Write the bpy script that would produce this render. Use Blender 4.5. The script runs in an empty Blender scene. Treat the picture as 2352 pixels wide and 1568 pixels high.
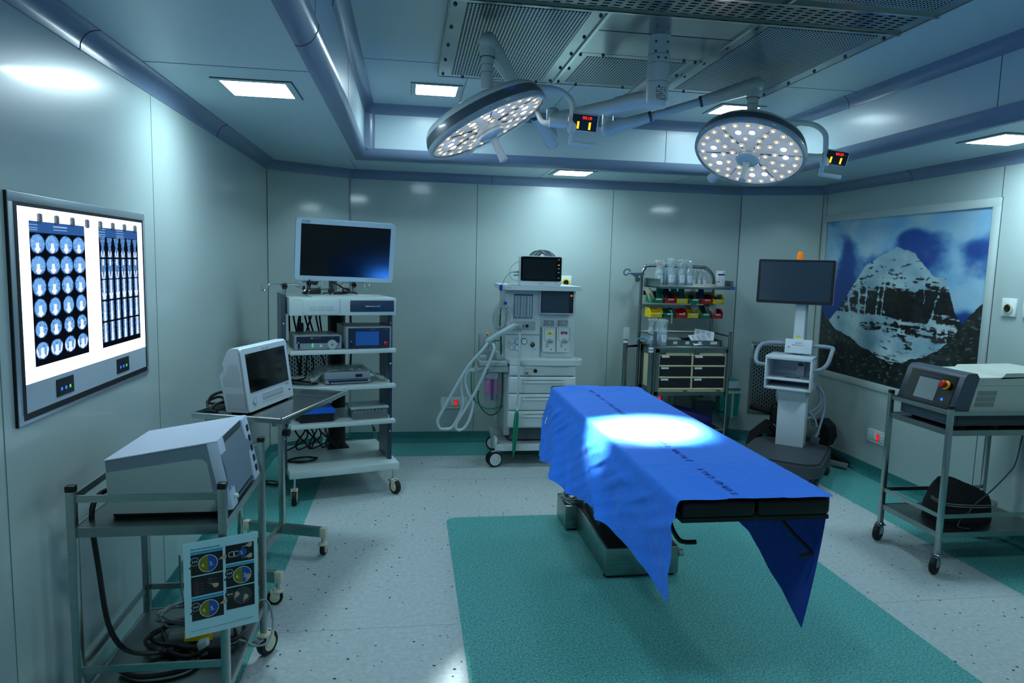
import bpy, bmesh, math, random
from mathutils import Vector, Matrix, noise
random.seed(7)
C = bpy.context.scene.collection
PI = math.pi
def R(d): return math.radians(d)
def lin(c):
    return tuple(((v/255)/12.92 if v/255 <= .04045 else ((v/255+.055)/1.055)**2.4) for v in c)
# ------------------------------------------------------------------ materials
MATS = {}
def mat(name, rgb=(200,200,200), rough=.5, metal=0, spec=.5, coat=0, coat_r=.1, emit=None, es=0, trans=0, alpha=1, ior=1.45, var=0, vscale=8, bump=0, bscale=60, stretch=None):
    if name in MATS: return MATS[name]
    m = bpy.data.materials.new(name); m.use_nodes = True
    nt = m.node_tree; b = nt.nodes['Principled BSDF']
    b.inputs['Base Color'].default_value = (*lin(rgb), 1)
    b.inputs['Roughness'].default_value = rough; b.inputs['Metallic'].default_value = metal
    b.inputs['Specular IOR Level'].default_value = spec
    b.inputs['Coat Weight'].default_value = coat; b.inputs['Coat Roughness'].default_value = coat_r
    b.inputs['Transmission Weight'].default_value = trans; b.inputs['Alpha'].default_value = alpha
    b.inputs['IOR'].default_value = ior
    if emit:
        b.inputs['Emission Color'].default_value = (*lin(emit), 1); b.inputs['Emission Strength'].default_value = es
    if var or bump:
        tc = nt.nodes.new('ShaderNodeTexCoord'); src = tc.outputs['Object']
        if stretch:
            mp = nt.nodes.new('ShaderNodeMapping'); mp.inputs['Scale'].default_value = stretch
            nt.links.new(src, mp.inputs[0]); src = mp.outputs[0]
        if var:
            n = nt.nodes.new('ShaderNodeTexNoise'); n.inputs['Scale'].default_value = vscale; n.inputs['Detail'].default_value = 4
            nt.links.new(src, n.inputs['Vector'])
            r = nt.nodes.new('ShaderNodeMapRange'); r.inputs['From Min'].default_value = .3; r.inputs['From Max'].default_value = .7
            r.inputs['To Min'].default_value = 1-var; r.inputs['To Max'].default_value = 1+var
            nt.links.new(n.outputs[0], r.inputs[0])
            mx = nt.nodes.new('ShaderNodeVectorMath'); mx.operation = 'SCALE'; mx.inputs[0].default_value = lin(rgb)
            nt.links.new(r.outputs[0], mx.inputs['Scale']); nt.links.new(mx.outputs[0], b.inputs['Base Color'])
        if bump:
            n2 = nt.nodes.new('ShaderNodeTexNoise'); n2.inputs['Scale'].default_value = bscale; n2.inputs['Detail'].default_value = 3
            nt.links.new(src, n2.inputs['Vector'])
            bp = nt.nodes.new('ShaderNodeBump'); bp.inputs['Strength'].default_value = bump; bp.inputs['Distance'].default_value = .01
            nt.links.new(n2.outputs[0], bp.inputs['Height']); nt.links.new(bp.outputs[0], b.inputs['Normal'])
    MATS[name] = m
    return m
def emis(name, rgb, s):
    if name in MATS: return MATS[name]
    m = bpy.data.materials.new(name); m.use_nodes = True; nt = m.node_tree
    nt.nodes.remove(nt.nodes['Principled BSDF'])
    e = nt.nodes.new('ShaderNodeEmission'); e.inputs[0].default_value = (*lin(rgb), 1); e.inputs[1].default_value = s
    nt.links.new(e.outputs[0], nt.nodes['Material Output'].inputs[0]); MATS[name] = m
    return m
def hole_mat(name, base, pitch, size, axes='XY', stagger=False, oval=False, metal=1, rough=.3, dark=(8,14,16), zig=0):
    """sheet punched with a regular grid of dark holes (object coordinates)"""
    if name in MATS: return MATS[name]
    m = mat(name, base, rough, metal); nt = m.node_tree; b = nt.nodes['Principled BSDF']
    N = nt.nodes.new; L = nt.links.new
    tc = N('ShaderNodeTexCoord'); sp = N('ShaderNodeSeparateXYZ'); L(tc.outputs['Object'], sp.inputs[0])
    def mth(op, a, bb=None, c=None):
        n = N('ShaderNodeMath'); n.operation = op
        for i, v in enumerate((a, bb, c)):
            if v is None: continue
            if isinstance(v, (int, float)): n.inputs[i].default_value = v
            else: L(v, n.inputs[i])
        return n.outputs[0]
    a, bq = sp.outputs['XYZ'.index(axes[0])], sp.outputs['XYZ'.index(axes[1])]
    u = mth('DIVIDE', a, pitch[0]); v = mth('DIVIDE', bq, pitch[1])
    if stagger:
        row = mth('FLOOR', u); odd = mth('MULTIPLY', mth('MODULO', mth('ABSOLUTE', row), 2.0), .5); v = mth('ADD', v, odd)
    fu = mth('ABSOLUTE', mth('SUBTRACT', mth('FRACT', u), .5)); fv = mth('ABSOLUTE', mth('SUBTRACT', mth('FRACT', v), .5))
    du = mth('DIVIDE', mth('MULTIPLY', fu, pitch[0]), size[0]/2); dv = mth('DIVIDE', mth('MULTIPLY', fv, pitch[1]), size[1]/2)
    p = 2 if oval else 6
    d = mth('ADD', mth('POWER', du, p), mth('POWER', dv, p))
    hole = mth('LESS_THAN', d, 1.0)
    mx = N('ShaderNodeMix'); mx.data_type = 'RGBA'; L(hole, mx.inputs['Factor'])
    mx.inputs['A'].default_value = (*lin(base), 1); mx.inputs['B'].default_value = (*lin(dark), 1)
    L(mx.outputs['Result'], b.inputs['Base Color'])
    inv = mth('SUBTRACT', 1.0, hole)
    L(mth('MULTIPLY', inv, metal), b.inputs['Metallic'])
    L(mth('MULTIPLY', inv, .5), b.inputs['Specular IOR Level'])
    return m
def attr_mat(name, kind='principled', rough=.4, coat=0, spec=.5):
    if name in MATS: return MATS[name]
    m = bpy.data.materials.new(name); m.use_nodes = True; nt = m.node_tree
    at = nt.nodes.new('ShaderNodeAttribute'); at.attribute_name = 'paint'
    b = nt.nodes['Principled BSDF']
    if kind == 'film':
        nt.nodes.remove(b); t = nt.nodes.new('ShaderNodeBsdfTransparent'); nt.links.new(at.outputs['Color'], t.inputs[0])
        nt.links.new(t.outputs[0], nt.nodes['Material Output'].inputs[0])
    else:
        nt.links.new(at.outputs['Color'], b.inputs['Base Color']); b.inputs['Roughness'].default_value = rough
        b.inputs['Coat Weight'].default_value = coat; b.inputs['Coat Roughness'].default_value = .03; b.inputs['Specular IOR Level'].default_value = spec
    MATS[name] = m
    return m
# ------------------------------------------------------------------ mesh builder
def align(p0, p1):
    z = (Vector(p1)-Vector(p0)); l = z.length; z.normalize()
    q = z.to_track_quat('Z', 'Y'); return Matrix.Translation(p0) @ q.to_matrix().to_4x4(), l
def smooth_path(pts, n=6, closed=False):
    P = [Vector(p) for p in pts]; out = []; m = len(P)
    rng = range(m if closed else m-1)
    for i in rng:
        if closed: p0, p1, p2, p3 = P[(i-1) % m], P[i], P[(i+1) % m], P[(i+2) % m]
        else: p0, p1, p2, p3 = P[max(i-1, 0)], P[i], P[i+1], P[min(i+2, m-1)]
        for k in range(n):
            t = k/n
            out.append(.5*((2*p1)+(-p0+p2)*t+(2*p0-5*p1+4*p2-p3)*t*t+(-p0+3*p1-3*p2+p3)*t**3))
    if not closed: out.append(P[-1])
    return out
class MB:
    def __init__(s, m=None):
        s.bm = bmesh.new(); s.mats = []; s.lay = s.bm.faces.layers.int.new('done'); s.M = Matrix(); s.m = m
    def idx(s, m):
        m = m or s.m
        if m not in s.mats: s.mats.append(m)
        return s.mats.index(m)
    def seal(s, m):
        i = s.idx(m)
        for f in s.bm.faces:
            if not f[s.lay]: f[s.lay] = 1; f.material_index = i
        return s
    def raw(s, vs, fs, m=None):
        v = [s.bm.verts.new(s.M @ Vector(p)) for p in vs]
        for f in fs:
            try: s.bm.faces.new([v[i] for i in f])
            except ValueError: pass
        return s.seal(m)
    def box(s, x0, x1, y0, y1, z0, z1, m=None, bev=0, seg=2, M=None):
        T = s.M @ (M or Matrix()) @ Matrix.Translation(((x0+x1)/2, (y0+y1)/2, (z0+z1)/2)) @ Matrix.Diagonal((abs(x1-x0), abs(y1-y0), abs(z1-z0), 1))
        r = bmesh.ops.create_cube(s.bm, size=1, matrix=T)
        if bev:
            es = list({e for v in r['verts'] for e in v.link_edges})
            bmesh.ops.bevel(s.bm, geom=es, offset=bev, segments=seg, affect='EDGES', profile=.5, clamp_overlap=True)
        return s.seal(m)
    def cbox(s, c, d, m=None, bev=0, seg=2, M=None):
        return s.box(c[0]-d[0]/2, c[0]+d[0]/2, c[1]-d[1]/2, c[1]+d[1]/2, c[2]-d[2]/2, c[2]+d[2]/2, m, bev, seg, M)
    def lathe(s, prof, M=None, n=24, m=None, cap=True):
        T = M or Matrix(); vs = []; fs = []
        for r, z in prof:
            for k in range(n):
                a = 2*PI*k/n; vs.append(T @ Vector((r*math.cos(a), r*math.sin(a), z)))
        for i in range(len(prof)-1):
            for k in range(n):
                fs.append((i*n+k, i*n+(k+1) % n, (i+1)*n+(k+1) % n, (i+1)*n+k))
        if cap:
            if prof[0][0] > 1e-5: fs.append(tuple(reversed(range(n))))
            if prof[-1][0] > 1e-5: fs.append(tuple((len(prof)-1)*n+k for k in range(n)))
        s.raw(vs, fs, m)
        return s
    def cyl(s, p0, p1, r, r2=None, m=None, n=16):
        T, l = align(p0, p1)
        return s.lathe([(r, 0), (r if r2 is None else r2, l)], T, n, m)
    def ball(s, c, r, m=None, n=12, sc=(1, 1, 1)):
        k = 8; prof = [(max(1e-6, r*math.sin(PI*i/k)), -r*math.cos(PI*i/k)) for i in range(k+1)]
        return s.lathe(prof, Matrix.Translation(c) @ Matrix.Diagonal((*sc, 1)), n, m, cap=False)
    def tube(s, pts, r, m=None, n=8, closed=False, sm=0, rs=None):
        P = smooth_path(pts, sm, closed) if sm else [Vector(p) for p in pts]
        k = len(P); vs = []; fs = []; up = None
        for i in range(k):
            a = P[(i-1) % k] if (closed or i > 0) else P[i]; b = P[(i+1) % k] if (closed or i < k-1) else P[i]
            t = (b-a).normalized() if (b-a).length > 1e-9 else Vector((0, 0, 1))
            if up is None:
                up = Vector((0, 0, 1)) if abs(t.z) < .9 else Vector((1, 0, 0))
            up = (up - t*up.dot(t)); up = up.normalized() if up.length > 1e-6 else t.orthogonal().normalized()
            w = t.cross(up); rr = rs[min(i, len(rs)-1)] if rs else r
            for j in range(n):
                an = 2*PI*j/n; vs.append(P[i]+rr*(math.cos(an)*up+math.sin(an)*w))
        for i in range(k if closed else k-1):
            for j in range(n):
                fs.append((i*n+j, ((i+1) % k)*n+j, ((i+1) % k)*n+(j+1) % n, i*n+(j+1) % n))
        if not closed: fs += [tuple(range(n)), tuple(reversed([(k-1)*n+j for j in range(n)]))]
        return s.raw(vs, fs, m)
    def bar(s, p0, p1, w, h=None, m=None, bev=0, up=(0, 0, 1)):
        """square section bar from p0 to p1, w sideways, h along up"""
        h = h or w; a = Vector(p0); b = Vector(p1); t = (b-a).normalized(); u = Vector(up)
        if abs(t.dot(u)) > .99: u = Vector((0, 1, 0))
        u = (u-t*u.dot(t)).normalized(); sd = t.cross(u)
        M = Matrix((( *sd, 0), (*u, 0), (*t, 0), (0, 0, 0, 1))).transposed(); M = Matrix.Translation(a) @ M
        return s.box(-w/2, w/2, -h/2, h/2, 0, (b-a).length, m, bev, 1, M)
    def prism(s, poly, h0, h1, m=None, M=None, bev=0):
        """2-D polygon (x,y) extruded from z=h0 to h1, then M"""
        T = M or Matrix(); n = len(poly)
        vs = [T @ Vector((x, y, h0)) for x, y in poly]+[T @ Vector((x, y, h1)) for x, y in poly]
        fs = [tuple(reversed(range(n))), tuple(range(n, 2*n))]+[(i, (i+1) % n, n+(i+1) % n, n+i) for i in range(n)]
        return s.raw(vs, fs, m)
    def disc(s, c, r, M=None, m=None, n=20):
        return s.lathe([(r, 0), (r, .0008)], (M or Matrix()) @ Matrix.Translation(c), n, m)
    def quad(s, a, b, c, d, m=None): return s.raw([a, b, c, d], [(0, 1, 2, 3)], m)
    def text(s, txt, size, M, m=None, al='LEFT', depth=.0004, sx=1):
        cu = bpy.data.curves.new('t', 'FONT'); cu.body = txt; cu.size = size; cu.align_x = al; cu.extrude = depth; cu.resolution_u = 3
        ob = bpy.data.objects.new('t', cu); me = bpy.data.meshes.new_from_object(ob)
        me.transform(s.M @ M @ Matrix.Diagonal((sx, 1, 1, 1)))
        s.bm.from_mesh(me); bpy.data.objects.remove(ob); bpy.data.meshes.remove(me); bpy.data.curves.remove(cu)
        for f in s.bm.faces:
            if not f[s.lay]: pass
        return s.seal(m)
    def build(s, name, parent=None, label=None, angle=35, loc=None, recalc=True):
        if recalc: bmesh.ops.recalc_face_normals(s.bm, faces=s.bm.faces)
        me = bpy.data.meshes.new(name)
        for e in s.bm.edges:
            if len(e.link_faces) == 2:
                try: e.smooth = e.calc_face_angle() < R(angle)
                except ValueError: e.smooth = True
        for f in s.bm.faces: f.smooth = True
        s.bm.faces.layers.int.remove(s.lay)
        s.bm.to_mesh(me); s.bm.free()
        for m in s.mats: me.materials.append(m)
        o = bpy.data.objects.new(name, me); C.objects.link(o)
        if parent: o.parent = parent
        if loc: o.location = loc
        if label: o['label'] = label
        return o
def tag(o, label, cat, group=None, kind=None):
    o['label'] = label; o['category'] = cat
    if group: o['group'] = group
    if kind: o['kind'] = kind
    return o
def thing(name, label, cat, loc=(0, 0, 0), rz=0, group=None, kind=None):
    o = bpy.data.objects.new(name, None); C.objects.link(o); o.empty_display_size = .05
    o.location = loc; o.rotation_euler = (0, 0, R(rz))
    return tag(o, label, cat, group, kind)
def copy_tree(o, parent=None):
    c = o.copy(); C.objects.link(c)
    if parent: c.parent = parent
    for ch in list(o.children): copy_tree(ch, c)
    return c
def struct(name, mb, label=None):
    o = mb.build(name); o['kind'] = 'structure'
    if label: o['label'] = label
    return o
def XYM(origin, xdir, ydir):
    """matrix whose local x,y are the given directions (text / decals on a face)"""
    x = Vector(xdir).normalized(); y = Vector(ydir).normalized(); z = x.cross(y)
    return Matrix.Translation(origin) @ Matrix(((*x, 0), (*y, 0), (*z, 0), (0, 0, 0, 1))).transposed()
def rrect(w, h, r, n=4, cx=0, cy=0):
    out = []
    for qx, qy, a0 in ((w/2-r, h/2-r, 0), (-w/2+r, h/2-r, 90), (-w/2+r, -h/2+r, 180), (w/2-r, -h/2+r, 270)):
        for k in range(n+1):
            a = R(a0+90*k/n); out.append((cx+qx+r*math.cos(a), cy+qy+r*math.sin(a)))
    return out
# palette
STEEL = mat('brushed_steel', (168,180,178), .28, 1, var=.12, vscale=30, stretch=(1, 1, 12))
STEEL2 = mat('polished_steel', (190,200,200), .15, 1)
STEELS = mat('satin_steel_sheet', (150,160,158), .36, 1, var=.1, vscale=6)
CHROME = mat('chrome', (215,222,225), .08, 1)
BLACK = mat('black_plastic', (14,16,19), .4)
BLACKR = mat('black_rubber', (12,13,15), .6)
LEATHER = mat('black_upholstery', (9,10,12), .38, bump=.05, bscale=300)
WHITE = mat('white_enamel', (205,217,217), .3, coat=.2)
WHITEP = mat('white_plastic', (198,212,214), .38)
GREYP = mat('mid_grey_plastic', (128,140,146), .45)
DGREY = mat('dark_grey_plastic', (62,72,80), .45)
LGREY = mat('light_grey_paint', (150,163,165), .4)
NAVY = mat('navy_blue_paint', (36,56,78), .4)
CREAM = mat('cream_plastic', (205,205,178), .45)
CABLE = mat('black_cable', (10,11,13), .45)
GCABLE = mat('grey_cable', (120,130,134), .5)
GLASSB = mat('dark_screen_glass', (4,6,9), .06, spec=.6)
RED = mat('red_plastic', (190,22,18), .35)
YELLOW = mat('yellow_plastic', (236,205,20), .4)
GREEN = mat('green_plastic', (0,120,85), .4)
TEAL = mat('teal_plastic', (0,135,125), .4)
BLUE = mat('bright_blue_plastic', (18,95,205), .35)
INKD = mat('dark_ink', (25,32,45), .6)
PAPER = mat('white_paper', (205,215,218), .6)
LEDRED = emis('red_led', (255,30,18), 3)
LEDAMB = emis('amber_led', (255,150,20), 3)
LEDBLU = emis('blue_led', (60,110,255), 1.2)
LEDGRN = emis('green_led', (90,235,120), .8)
CLEAR = None
def clear_mat(name, tint=(225,238,240), rough=.05, fac=.75):
    if name in MATS: return MATS[name]
    m = bpy.data.materials.new(name); m.use_nodes = True; nt = m.node_tree; b = nt.nodes['Principled BSDF']
    b.inputs['Base Color'].default_value = (*lin(tint), 1); b.inputs['Roughness'].default_value = rough; b.inputs['Specular IOR Level'].default_value = .9
    t = nt.nodes.new('ShaderNodeBsdfTransparent'); t.inputs[0].default_value = (*lin(tint), 1)
    mx = nt.nodes.new('ShaderNodeMixShader'); mx.inputs[0].default_value = fac
    nt.links.new(b.outputs[0], mx.inputs[1]); nt.links.new(t.outputs[0], mx.inputs[2]); nt.links.new(mx.outputs[0], nt.nodes['Material Output'].inputs[0])
    MATS[name] = m; return m
CLEAR = clear_mat('clear_plastic', fac=.84); FILMW = clear_mat('crinkled_plastic_film', (225,235,238), .08, .72)
TUBEW = clear_mat('milky_hose', (205,225,232), .3, .35)
def sm(a, b, x): t = max(0, min(1, (x-a)/(b-a))); return t*t*(3-2*t)
# ------------------------------------------------------------------ room shell
XL, XR, YB, YF = -1.105, 3.63, 6.11, -.9
ZS, ZC = 2.348, 2.742                     # soffit, recess ceiling
def wall_mat():
    m = mat('wall_panel', (166,184,182), .33, 0, .5, coat=.45, coat_r=.09); nt = m.node_tree
    return m
WALL = wall_mat()
CEILM = mat('ceiling_panel', (186,206,212), .38, coat=.15, coat_r=.15)
JOINT = mat('panel_joint', (40,58,62), .7)
JOINTL = mat('faint_panel_joint', (96,120,122), .6)
TRIM = mat('grey_blue_trim', (108,126,150), .3, coat=.3, coat_r=.15)
def floor_mat(name, base, fleck, dark, teal):
    m = mat(name, base, .6, 0, .3); nt = m.node_tree; b = nt.nodes['Principled BSDF']; N = nt.nodes.new; L = nt.links.new
    tc = N('ShaderNodeTexCoord')
    n = N('ShaderNodeTexNoise'); n.inputs['Scale'].default_value = 115 if teal else 45; n.inputs['Detail'].default_value = 3; L(tc.outputs['Object'], n.inputs['Vector'])
    cr = N('ShaderNodeValToRGB'); cr.color_ramp.elements[0].position = .38; cr.color_ramp.elements[1].position = .66
    cr.color_ramp.elements[0].color = (*lin(base), 1); cr.color_ramp.elements[1].color = (*lin(fleck), 1); L(n.outputs[0], cr.inputs[0])
    v = N('ShaderNodeTexVoronoi'); v.inputs['Scale'].default_value = 30 if teal else 26; L(tc.outputs['Object'], v.inputs['Vector'])
    # specks of uneven size: radius follows the cell's random value
    sx = N('ShaderNodeSeparateColor'); L(v.outputs['Color'], sx.inputs[0])
    rr = N('ShaderNodeMapRange'); rr.inputs['From Min'].default_value = .3 if teal else .12; rr.inputs['From Max'].default_value = 1; rr.inputs['To Min'].default_value = 0; rr.inputs['To Max'].default_value = .17 if not teal else .11
    L(sx.outputs[0], rr.inputs[0])
    n3 = N('ShaderNodeTexNoise'); n3.inputs['Scale'].default_value = 120; L(tc.outputs['Object'], n3.inputs['Vector'])
    ad = N('ShaderNodeMath'); ad.operation = 'MULTIPLY_ADD'; L(n3.outputs[0], ad.inputs[0]); ad.inputs[1].default_value = .14; L(v.outputs['Distance'], ad.inputs[2])
    sb = N('ShaderNodeMath'); sb.operation = 'SUBTRACT'; L(ad.outputs[0], sb.inputs[0]); sb.inputs[1].default_value = .07
    lt = N('ShaderNodeMath'); lt.operation = 'LESS_THAN'; L(sb.outputs[0], lt.inputs[0]); L(rr.outputs[0], lt.inputs[1])
    mx = N('ShaderNodeMix'); mx.data_type = 'RGBA'; L(lt.outputs[0], mx.inputs['Factor']); L(cr.outputs[0], mx.inputs['A']); mx.inputs['B'].default_value = (*lin(dark), 1)
    L(mx.outputs['Result'], b.inputs['Base Color'])
    return m
VINYLW = floor_mat('white_speckled_vinyl', (166,182,184), (180,194,196), (40,50,56), False)
VINYLT = floor_mat('teal_flecked_vinyl', (54,136,134), (108,182,178), (10,50,54), True)
COVE = floor_mat('teal_cove_vinyl', (30,100,102), (60,132,130), (8,44,46), True)
fl = MB(VINYLW)
fl.box(XL-.1, XR+.1, YF-.1, YB+.1, -.1, 0)
z = .0006
outer = [(XL, YF), (XL, 5.715), (-.505, YB), (3.01, YB), (XR, 5.8), (XR, YF)]
inner = [(-.62, YF), (-.62, 5.12), (-.36, 5.64), (2.8, 5.64), (3.09, 5.45), (3.09, YF)]
for i in range(5):
    fl.raw([(*outer[i], z), (*outer[i+1], z), (*inner[i+1], z), (*inner[i], z)], [(3, 2, 1, 0)], VINYLT)
mp = []
for cx, cy, a0 in ((2.19, 4.16, 0), (.31, 4.16, 90)):
    for k in range(6): a = R(a0+18*k); mp.append((cx+.07*math.cos(a), cy+.07*math.sin(a)))
mp += [(.24, .2), (2.26, .2)]
fl.raw([(x, y, z) for x, y in mp], [tuple(range(len(mp)))], VINYLT)
for y0 in (2.93, 5.0):
    for xa, xb in ((-.62, .24), (2.26, 3.09)) if y0 < 4 else ((-.62, 3.09),):
        fl.box(xa, xb, y0, y0+.002, 0, .0004, mat('vinyl_weld', (138,150,146), .6))
struct('floor', fl)
def wall(name, a, b, side_seams, hseams=(), th=.1, jm=None):
    a = Vector((*a, 0)); b = Vector((*b, 0)); d = (b-a).normalized(); l = (b-a).length
    n = Vector((d.y, -d.x, 0))               # outward for this winding
    M = Matrix.Translation(a) @ Matrix(((d.x, n.x, 0, 0), (d.y, n.y, 0, 0), (0, 0, 1, 0), (0, 0, 0, 1)))
    w = MB(WALL); w.M = M
    w.box(-.002, l+.002, -th, 0, 0, 2.45)
    for s in side_seams: w.box(s-.0016, s+.0016, -.001, .0012, .0, ZS, jm or JOINT)
    for (s0, s1, zz) in hseams: w.box(s0, s1, -.001, .0012, zz-.002, zz+.002, JOINT)
    return struct(name, w)
CORN = [(XL, YF), (XL, 5.715), (-.505, YB), (3.01, YB), (XR, 5.8), (XR, YF)]
# walking the walls with the room on the right-hand side
wall('wall_left', CORN[0], CORN[1], [2.06-YF, 3.263-YF, .86-YF, 6.613], jm=JOINTL)
wall('wall_back_left', CORN[1], CORN[2], [.003, .71])
wall('wall_back', CORN[2], CORN[3], [.003, 1.082, 2.298, 3.512])
wall('wall_back_right', CORN[3], CORN[4], [.003, .69])
wr = MB(WALL)
for y0, y1, z0, z1 in ((5.712, 5.83, 0, 2.45), (YF, 3.945, 0, 2.45), (3.945, 5.712, 0, .742), (3.945, 5.712, 2.032, 2.45)):
    wr.box(XR, XR+.1, y0, y1, z0, z1)
wr.box(XR+.03, XR+.1, 3.94, 5.72, .73, 2.04)
for y, z0, z1 in ((5.74, 2.086, ZS), (3.895, 2.086, ZS), (3.895, 0, .70), (3.885, .69, 2.09), (2.7, 0, ZS), (1.5, 0, ZS), (.3, 0, ZS)):
    wr.box(XR-.0012, XR+.001, y-.002, y+.002, z0, z1, JOINT)
for zz in (2.086, .690): wr.box(XR-.0012, XR+.001, 3.885, 5.77, zz-.002, zz+.002, JOINT)
struct('wall_right', wr)
wall('wall_front', (XR, YF), (XL, YF), [1.2, 2.4, 3.6])
# ceiling with the raised bay
ce = MB(CEILM)
rx0, rx1, ry0, ry1 = -.34, 2.86, .55, 5.41
for off, z0, z1 in ((.068, ZS, 2.423), (0, 2.423, 2.84)):
    ax0, ax1, ay0, ay1 = rx0-off, rx1+off, ry0-off, ry1+off
    ce.box(XL-.1, ax0, YF-.1, YB+.1, z0, z1); ce.box(ax1, XR+.1, YF-.1, YB+.1, z0, z1)
    ce.box(ax0, ax1, ay1, YB+.1, z0, z1); ce.box(ax0, ax1, YF-.1, ay0, z0, z1)
ce.box(rx0, rx1, ry0, ry1, ZC, 2.84)
for xa, xb, y, z in ((XL, rx0-.07, 3.0, ZS), (rx1+.07, XR, 3.05, ZS), (rx0, rx1, 4.2, ZC)):
    ce.box(xa, xb, y-.002, y+.002, z-.001, z+.001, JOINT)
for x, ya, yb, z in ((.345, 4.36, 5.41, ZC), (1.03, 4.36, 5.41, ZC), (-.45, 5.45, YB, ZS), (1.1, 5.45, YB, ZS), (2.3, 5.45, YB, ZS)):
    ce.box(x-.0015, x+.0015, ya, yb, z-.001, z+.001, JOINT)
for x in (.66, 2.0): ce.box(x-.002, x+.002, ry1-.001, ry1+.001, 2.42, 2.7, JOINT)
for y in (2.65, 4.0): ce.box(rx0-.001, rx0+.001, y-.002, y+.002, 2.42, 2.7, JOINT); ce.box(rx1-.001, rx1+.001, y-.85, y-.846, 2.42, 2.7, JOINT)
struct('ceiling', ce)
# ------- trims swept along the walls
def offset_poly(P, d, closed):
    n = len(P); out = []
    for i in range(n):
        p = Vector(P[i])
        prv = Vector(P[i-1]) if (closed or i > 0) else None; nxt = Vector(P[(i+1) % n]) if (closed or i < n-1) else None
        def nrm(a, b): t = (b-a).normalized(); return Vector((t.y, -t.x))
        if prv is None: out.append(p+nrm(p, nxt)*d); continue
        if nxt is None: out.append(p+nrm(prv, p)*d); continue
        n1, n2 = nrm(prv, p), nrm(p, nxt); out.append(p+(n1+n2)*(d/(1+n1.dot(n2))))
    return out
def sweep(P, prof, closed, names, m, joints=()):
    rings = [offset_poly(P, d, closed) for d, z in prof]; n = len(P)
    for i, nm in enumerate(names):
        if nm is None: continue
        j = (i+1) % n; b = MB(m); vs = []; fs = []
        for k, (d, z) in enumerate(prof):
            vs += [(*rings[k][i], z), (*rings[k][j], z)]
        for k in range(len(prof)-1): fs.append((2*k, 2*k+1, 2*k+3, 2*k+2))
        b.raw(vs, fs)
        L0 = (Vector(P[j])-Vector(P[i])).length
        for jj, s in joints:
            if jj != i: continue
            t = s/L0
            pts = [(*(rings[k][i].lerp(rings[k][j], t)), z) for k, (d, z) in enumerate(prof)]
            b.tube(pts, .0022, JOINT, 5)
        struct(nm, b)
RM = [(XL, YF), (XL, 5.715), (-.505, YB), (3.01, YB), (XR, 5.8), (XR, YF)]
cor = [(.0, 2.276)]+[(.004+.062*(1-math.cos(R(a)))*1.0+.0, 2.28+.066*math.sin(R(a))) for a in range(0, 91, 15)]
cor = [(-.001, 2.276), (.004, 2.277)]+[(.004+.06*(1-math.cos(R(a))), 2.279+.066*math.sin(R(a))) for a in range(15, 91, 15)]+[(.066, 2.349)]
sweep(RM, cor, True, ['trim_1', 'trim_2', 'trim_3', 'trim_4', 'trim_5', 'trim_6'], TRIM, joints=((0, 2.61-YF), (0, 5.2), (2, 1.2), (4, 1.1)))
sk = [(-.001, .092), (.004, .092), (.005, .05)]+[(.005+.04*(1-math.cos(R(a))), .041-.038*math.sin(R(a))) for a in range(15, 91, 15)]+[(.047, .0008)]
sweep(RM, sk, True, ['baseboard_left', 'baseboard_back_left', 'baseboard_back', 'baseboard_back_right', 'baseboard_right', 'baseboard_front'], COVE)
RB = [(rx0, ry0), (rx0, ry1), (rx1, ry1), (rx1, ry0)]
low = [(-.069, 2.346)]+[(-.066+.078*math.sin(R(a)), 2.424-.081*math.cos(R(a))) for a in range(10, 91, 16)]+[(.012, 2.427), (-.001, 2.427)]
sweep(RB, low, True, ['trim_7', 'trim_8', 'trim_9', 'trim_10'], TRIM, joints=((0, 2.1), (2, 2.6)))
upp = [(-.001, 2.674)]+[(.002+.066*(1-math.cos(R(a))), 2.676+.066*math.sin(R(a))) for a in range(0, 91, 15)]+[(.069, 2.743)]
sweep(RB, upp, True, ['trim_11', 'trim_12', 'trim_13', 'trim_14'], TRIM, joints=((0, 2.65), (2, 1.05)))
for i, (cx, cy, sx) in enumerate(((rx0, ry1, 1), (rx1, ry1, -1))):
    b = MB(TRIM); vs = []; fs = []
    pr = [(.0, .072)]+[(.072*(1-math.sin(R(a))), .072*(1-math.cos(R(a)))) for a in range(0, 91, 15)]
    pr = [(cx+sx*(.001+x), cy-.001-y) for x, y in [(.072*(1-math.cos(R(a))), .072*(1-math.sin(R(a)))) for a in range(0, 91, 15)]]
    for x, y in pr: vs += [(x, y, 2.42), (x, y, 2.68)]
    for k in range(len(pr)-1): fs.append((2*k, 2*k+2, 2*k+3, 2*k+1))
    b.raw(vs, fs); struct('trim_%d' % (15+i), b)
# ------- flush ceiling luminaires
LAMP = emis('luminaire_diffuser', (214,244,255), 66.0)
FRAME = mat('luminaire_frame', (176,196,200), .4)
lights = [((-.675, 3.35, ZS), 'square ceiling light panel left of the raised bay, above the film viewer wall'),
          ((.165, 4.84, ZC), 'small square ceiling light panel inside the raised bay, behind the left surgical lamp'),
          ((1.31, 5.655, ZS), 'square ceiling light panel over the anaesthesia machine, beside the back wall'),
          ((2.30, 4.88, ZC), 'square ceiling light panel partly hidden behind the right surgical lamp'),
          ((3.235, 3.48, ZS), 'square ceiling light panel over the right trolley, cut by the photo edge'),
          ((.165, 1.0, ZC), 'unseen square light panel added at the near left of the raised bay to light the near floor'), ((2.3, 1.0, ZC), 'unseen square light panel added at the near right of the raised bay to light the near floor')]  # the two near panels are unseen, added to light the near floor
LAMP2 = emis('luminaire_diffuser_dim', (214,244,255), 44.0)
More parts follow.
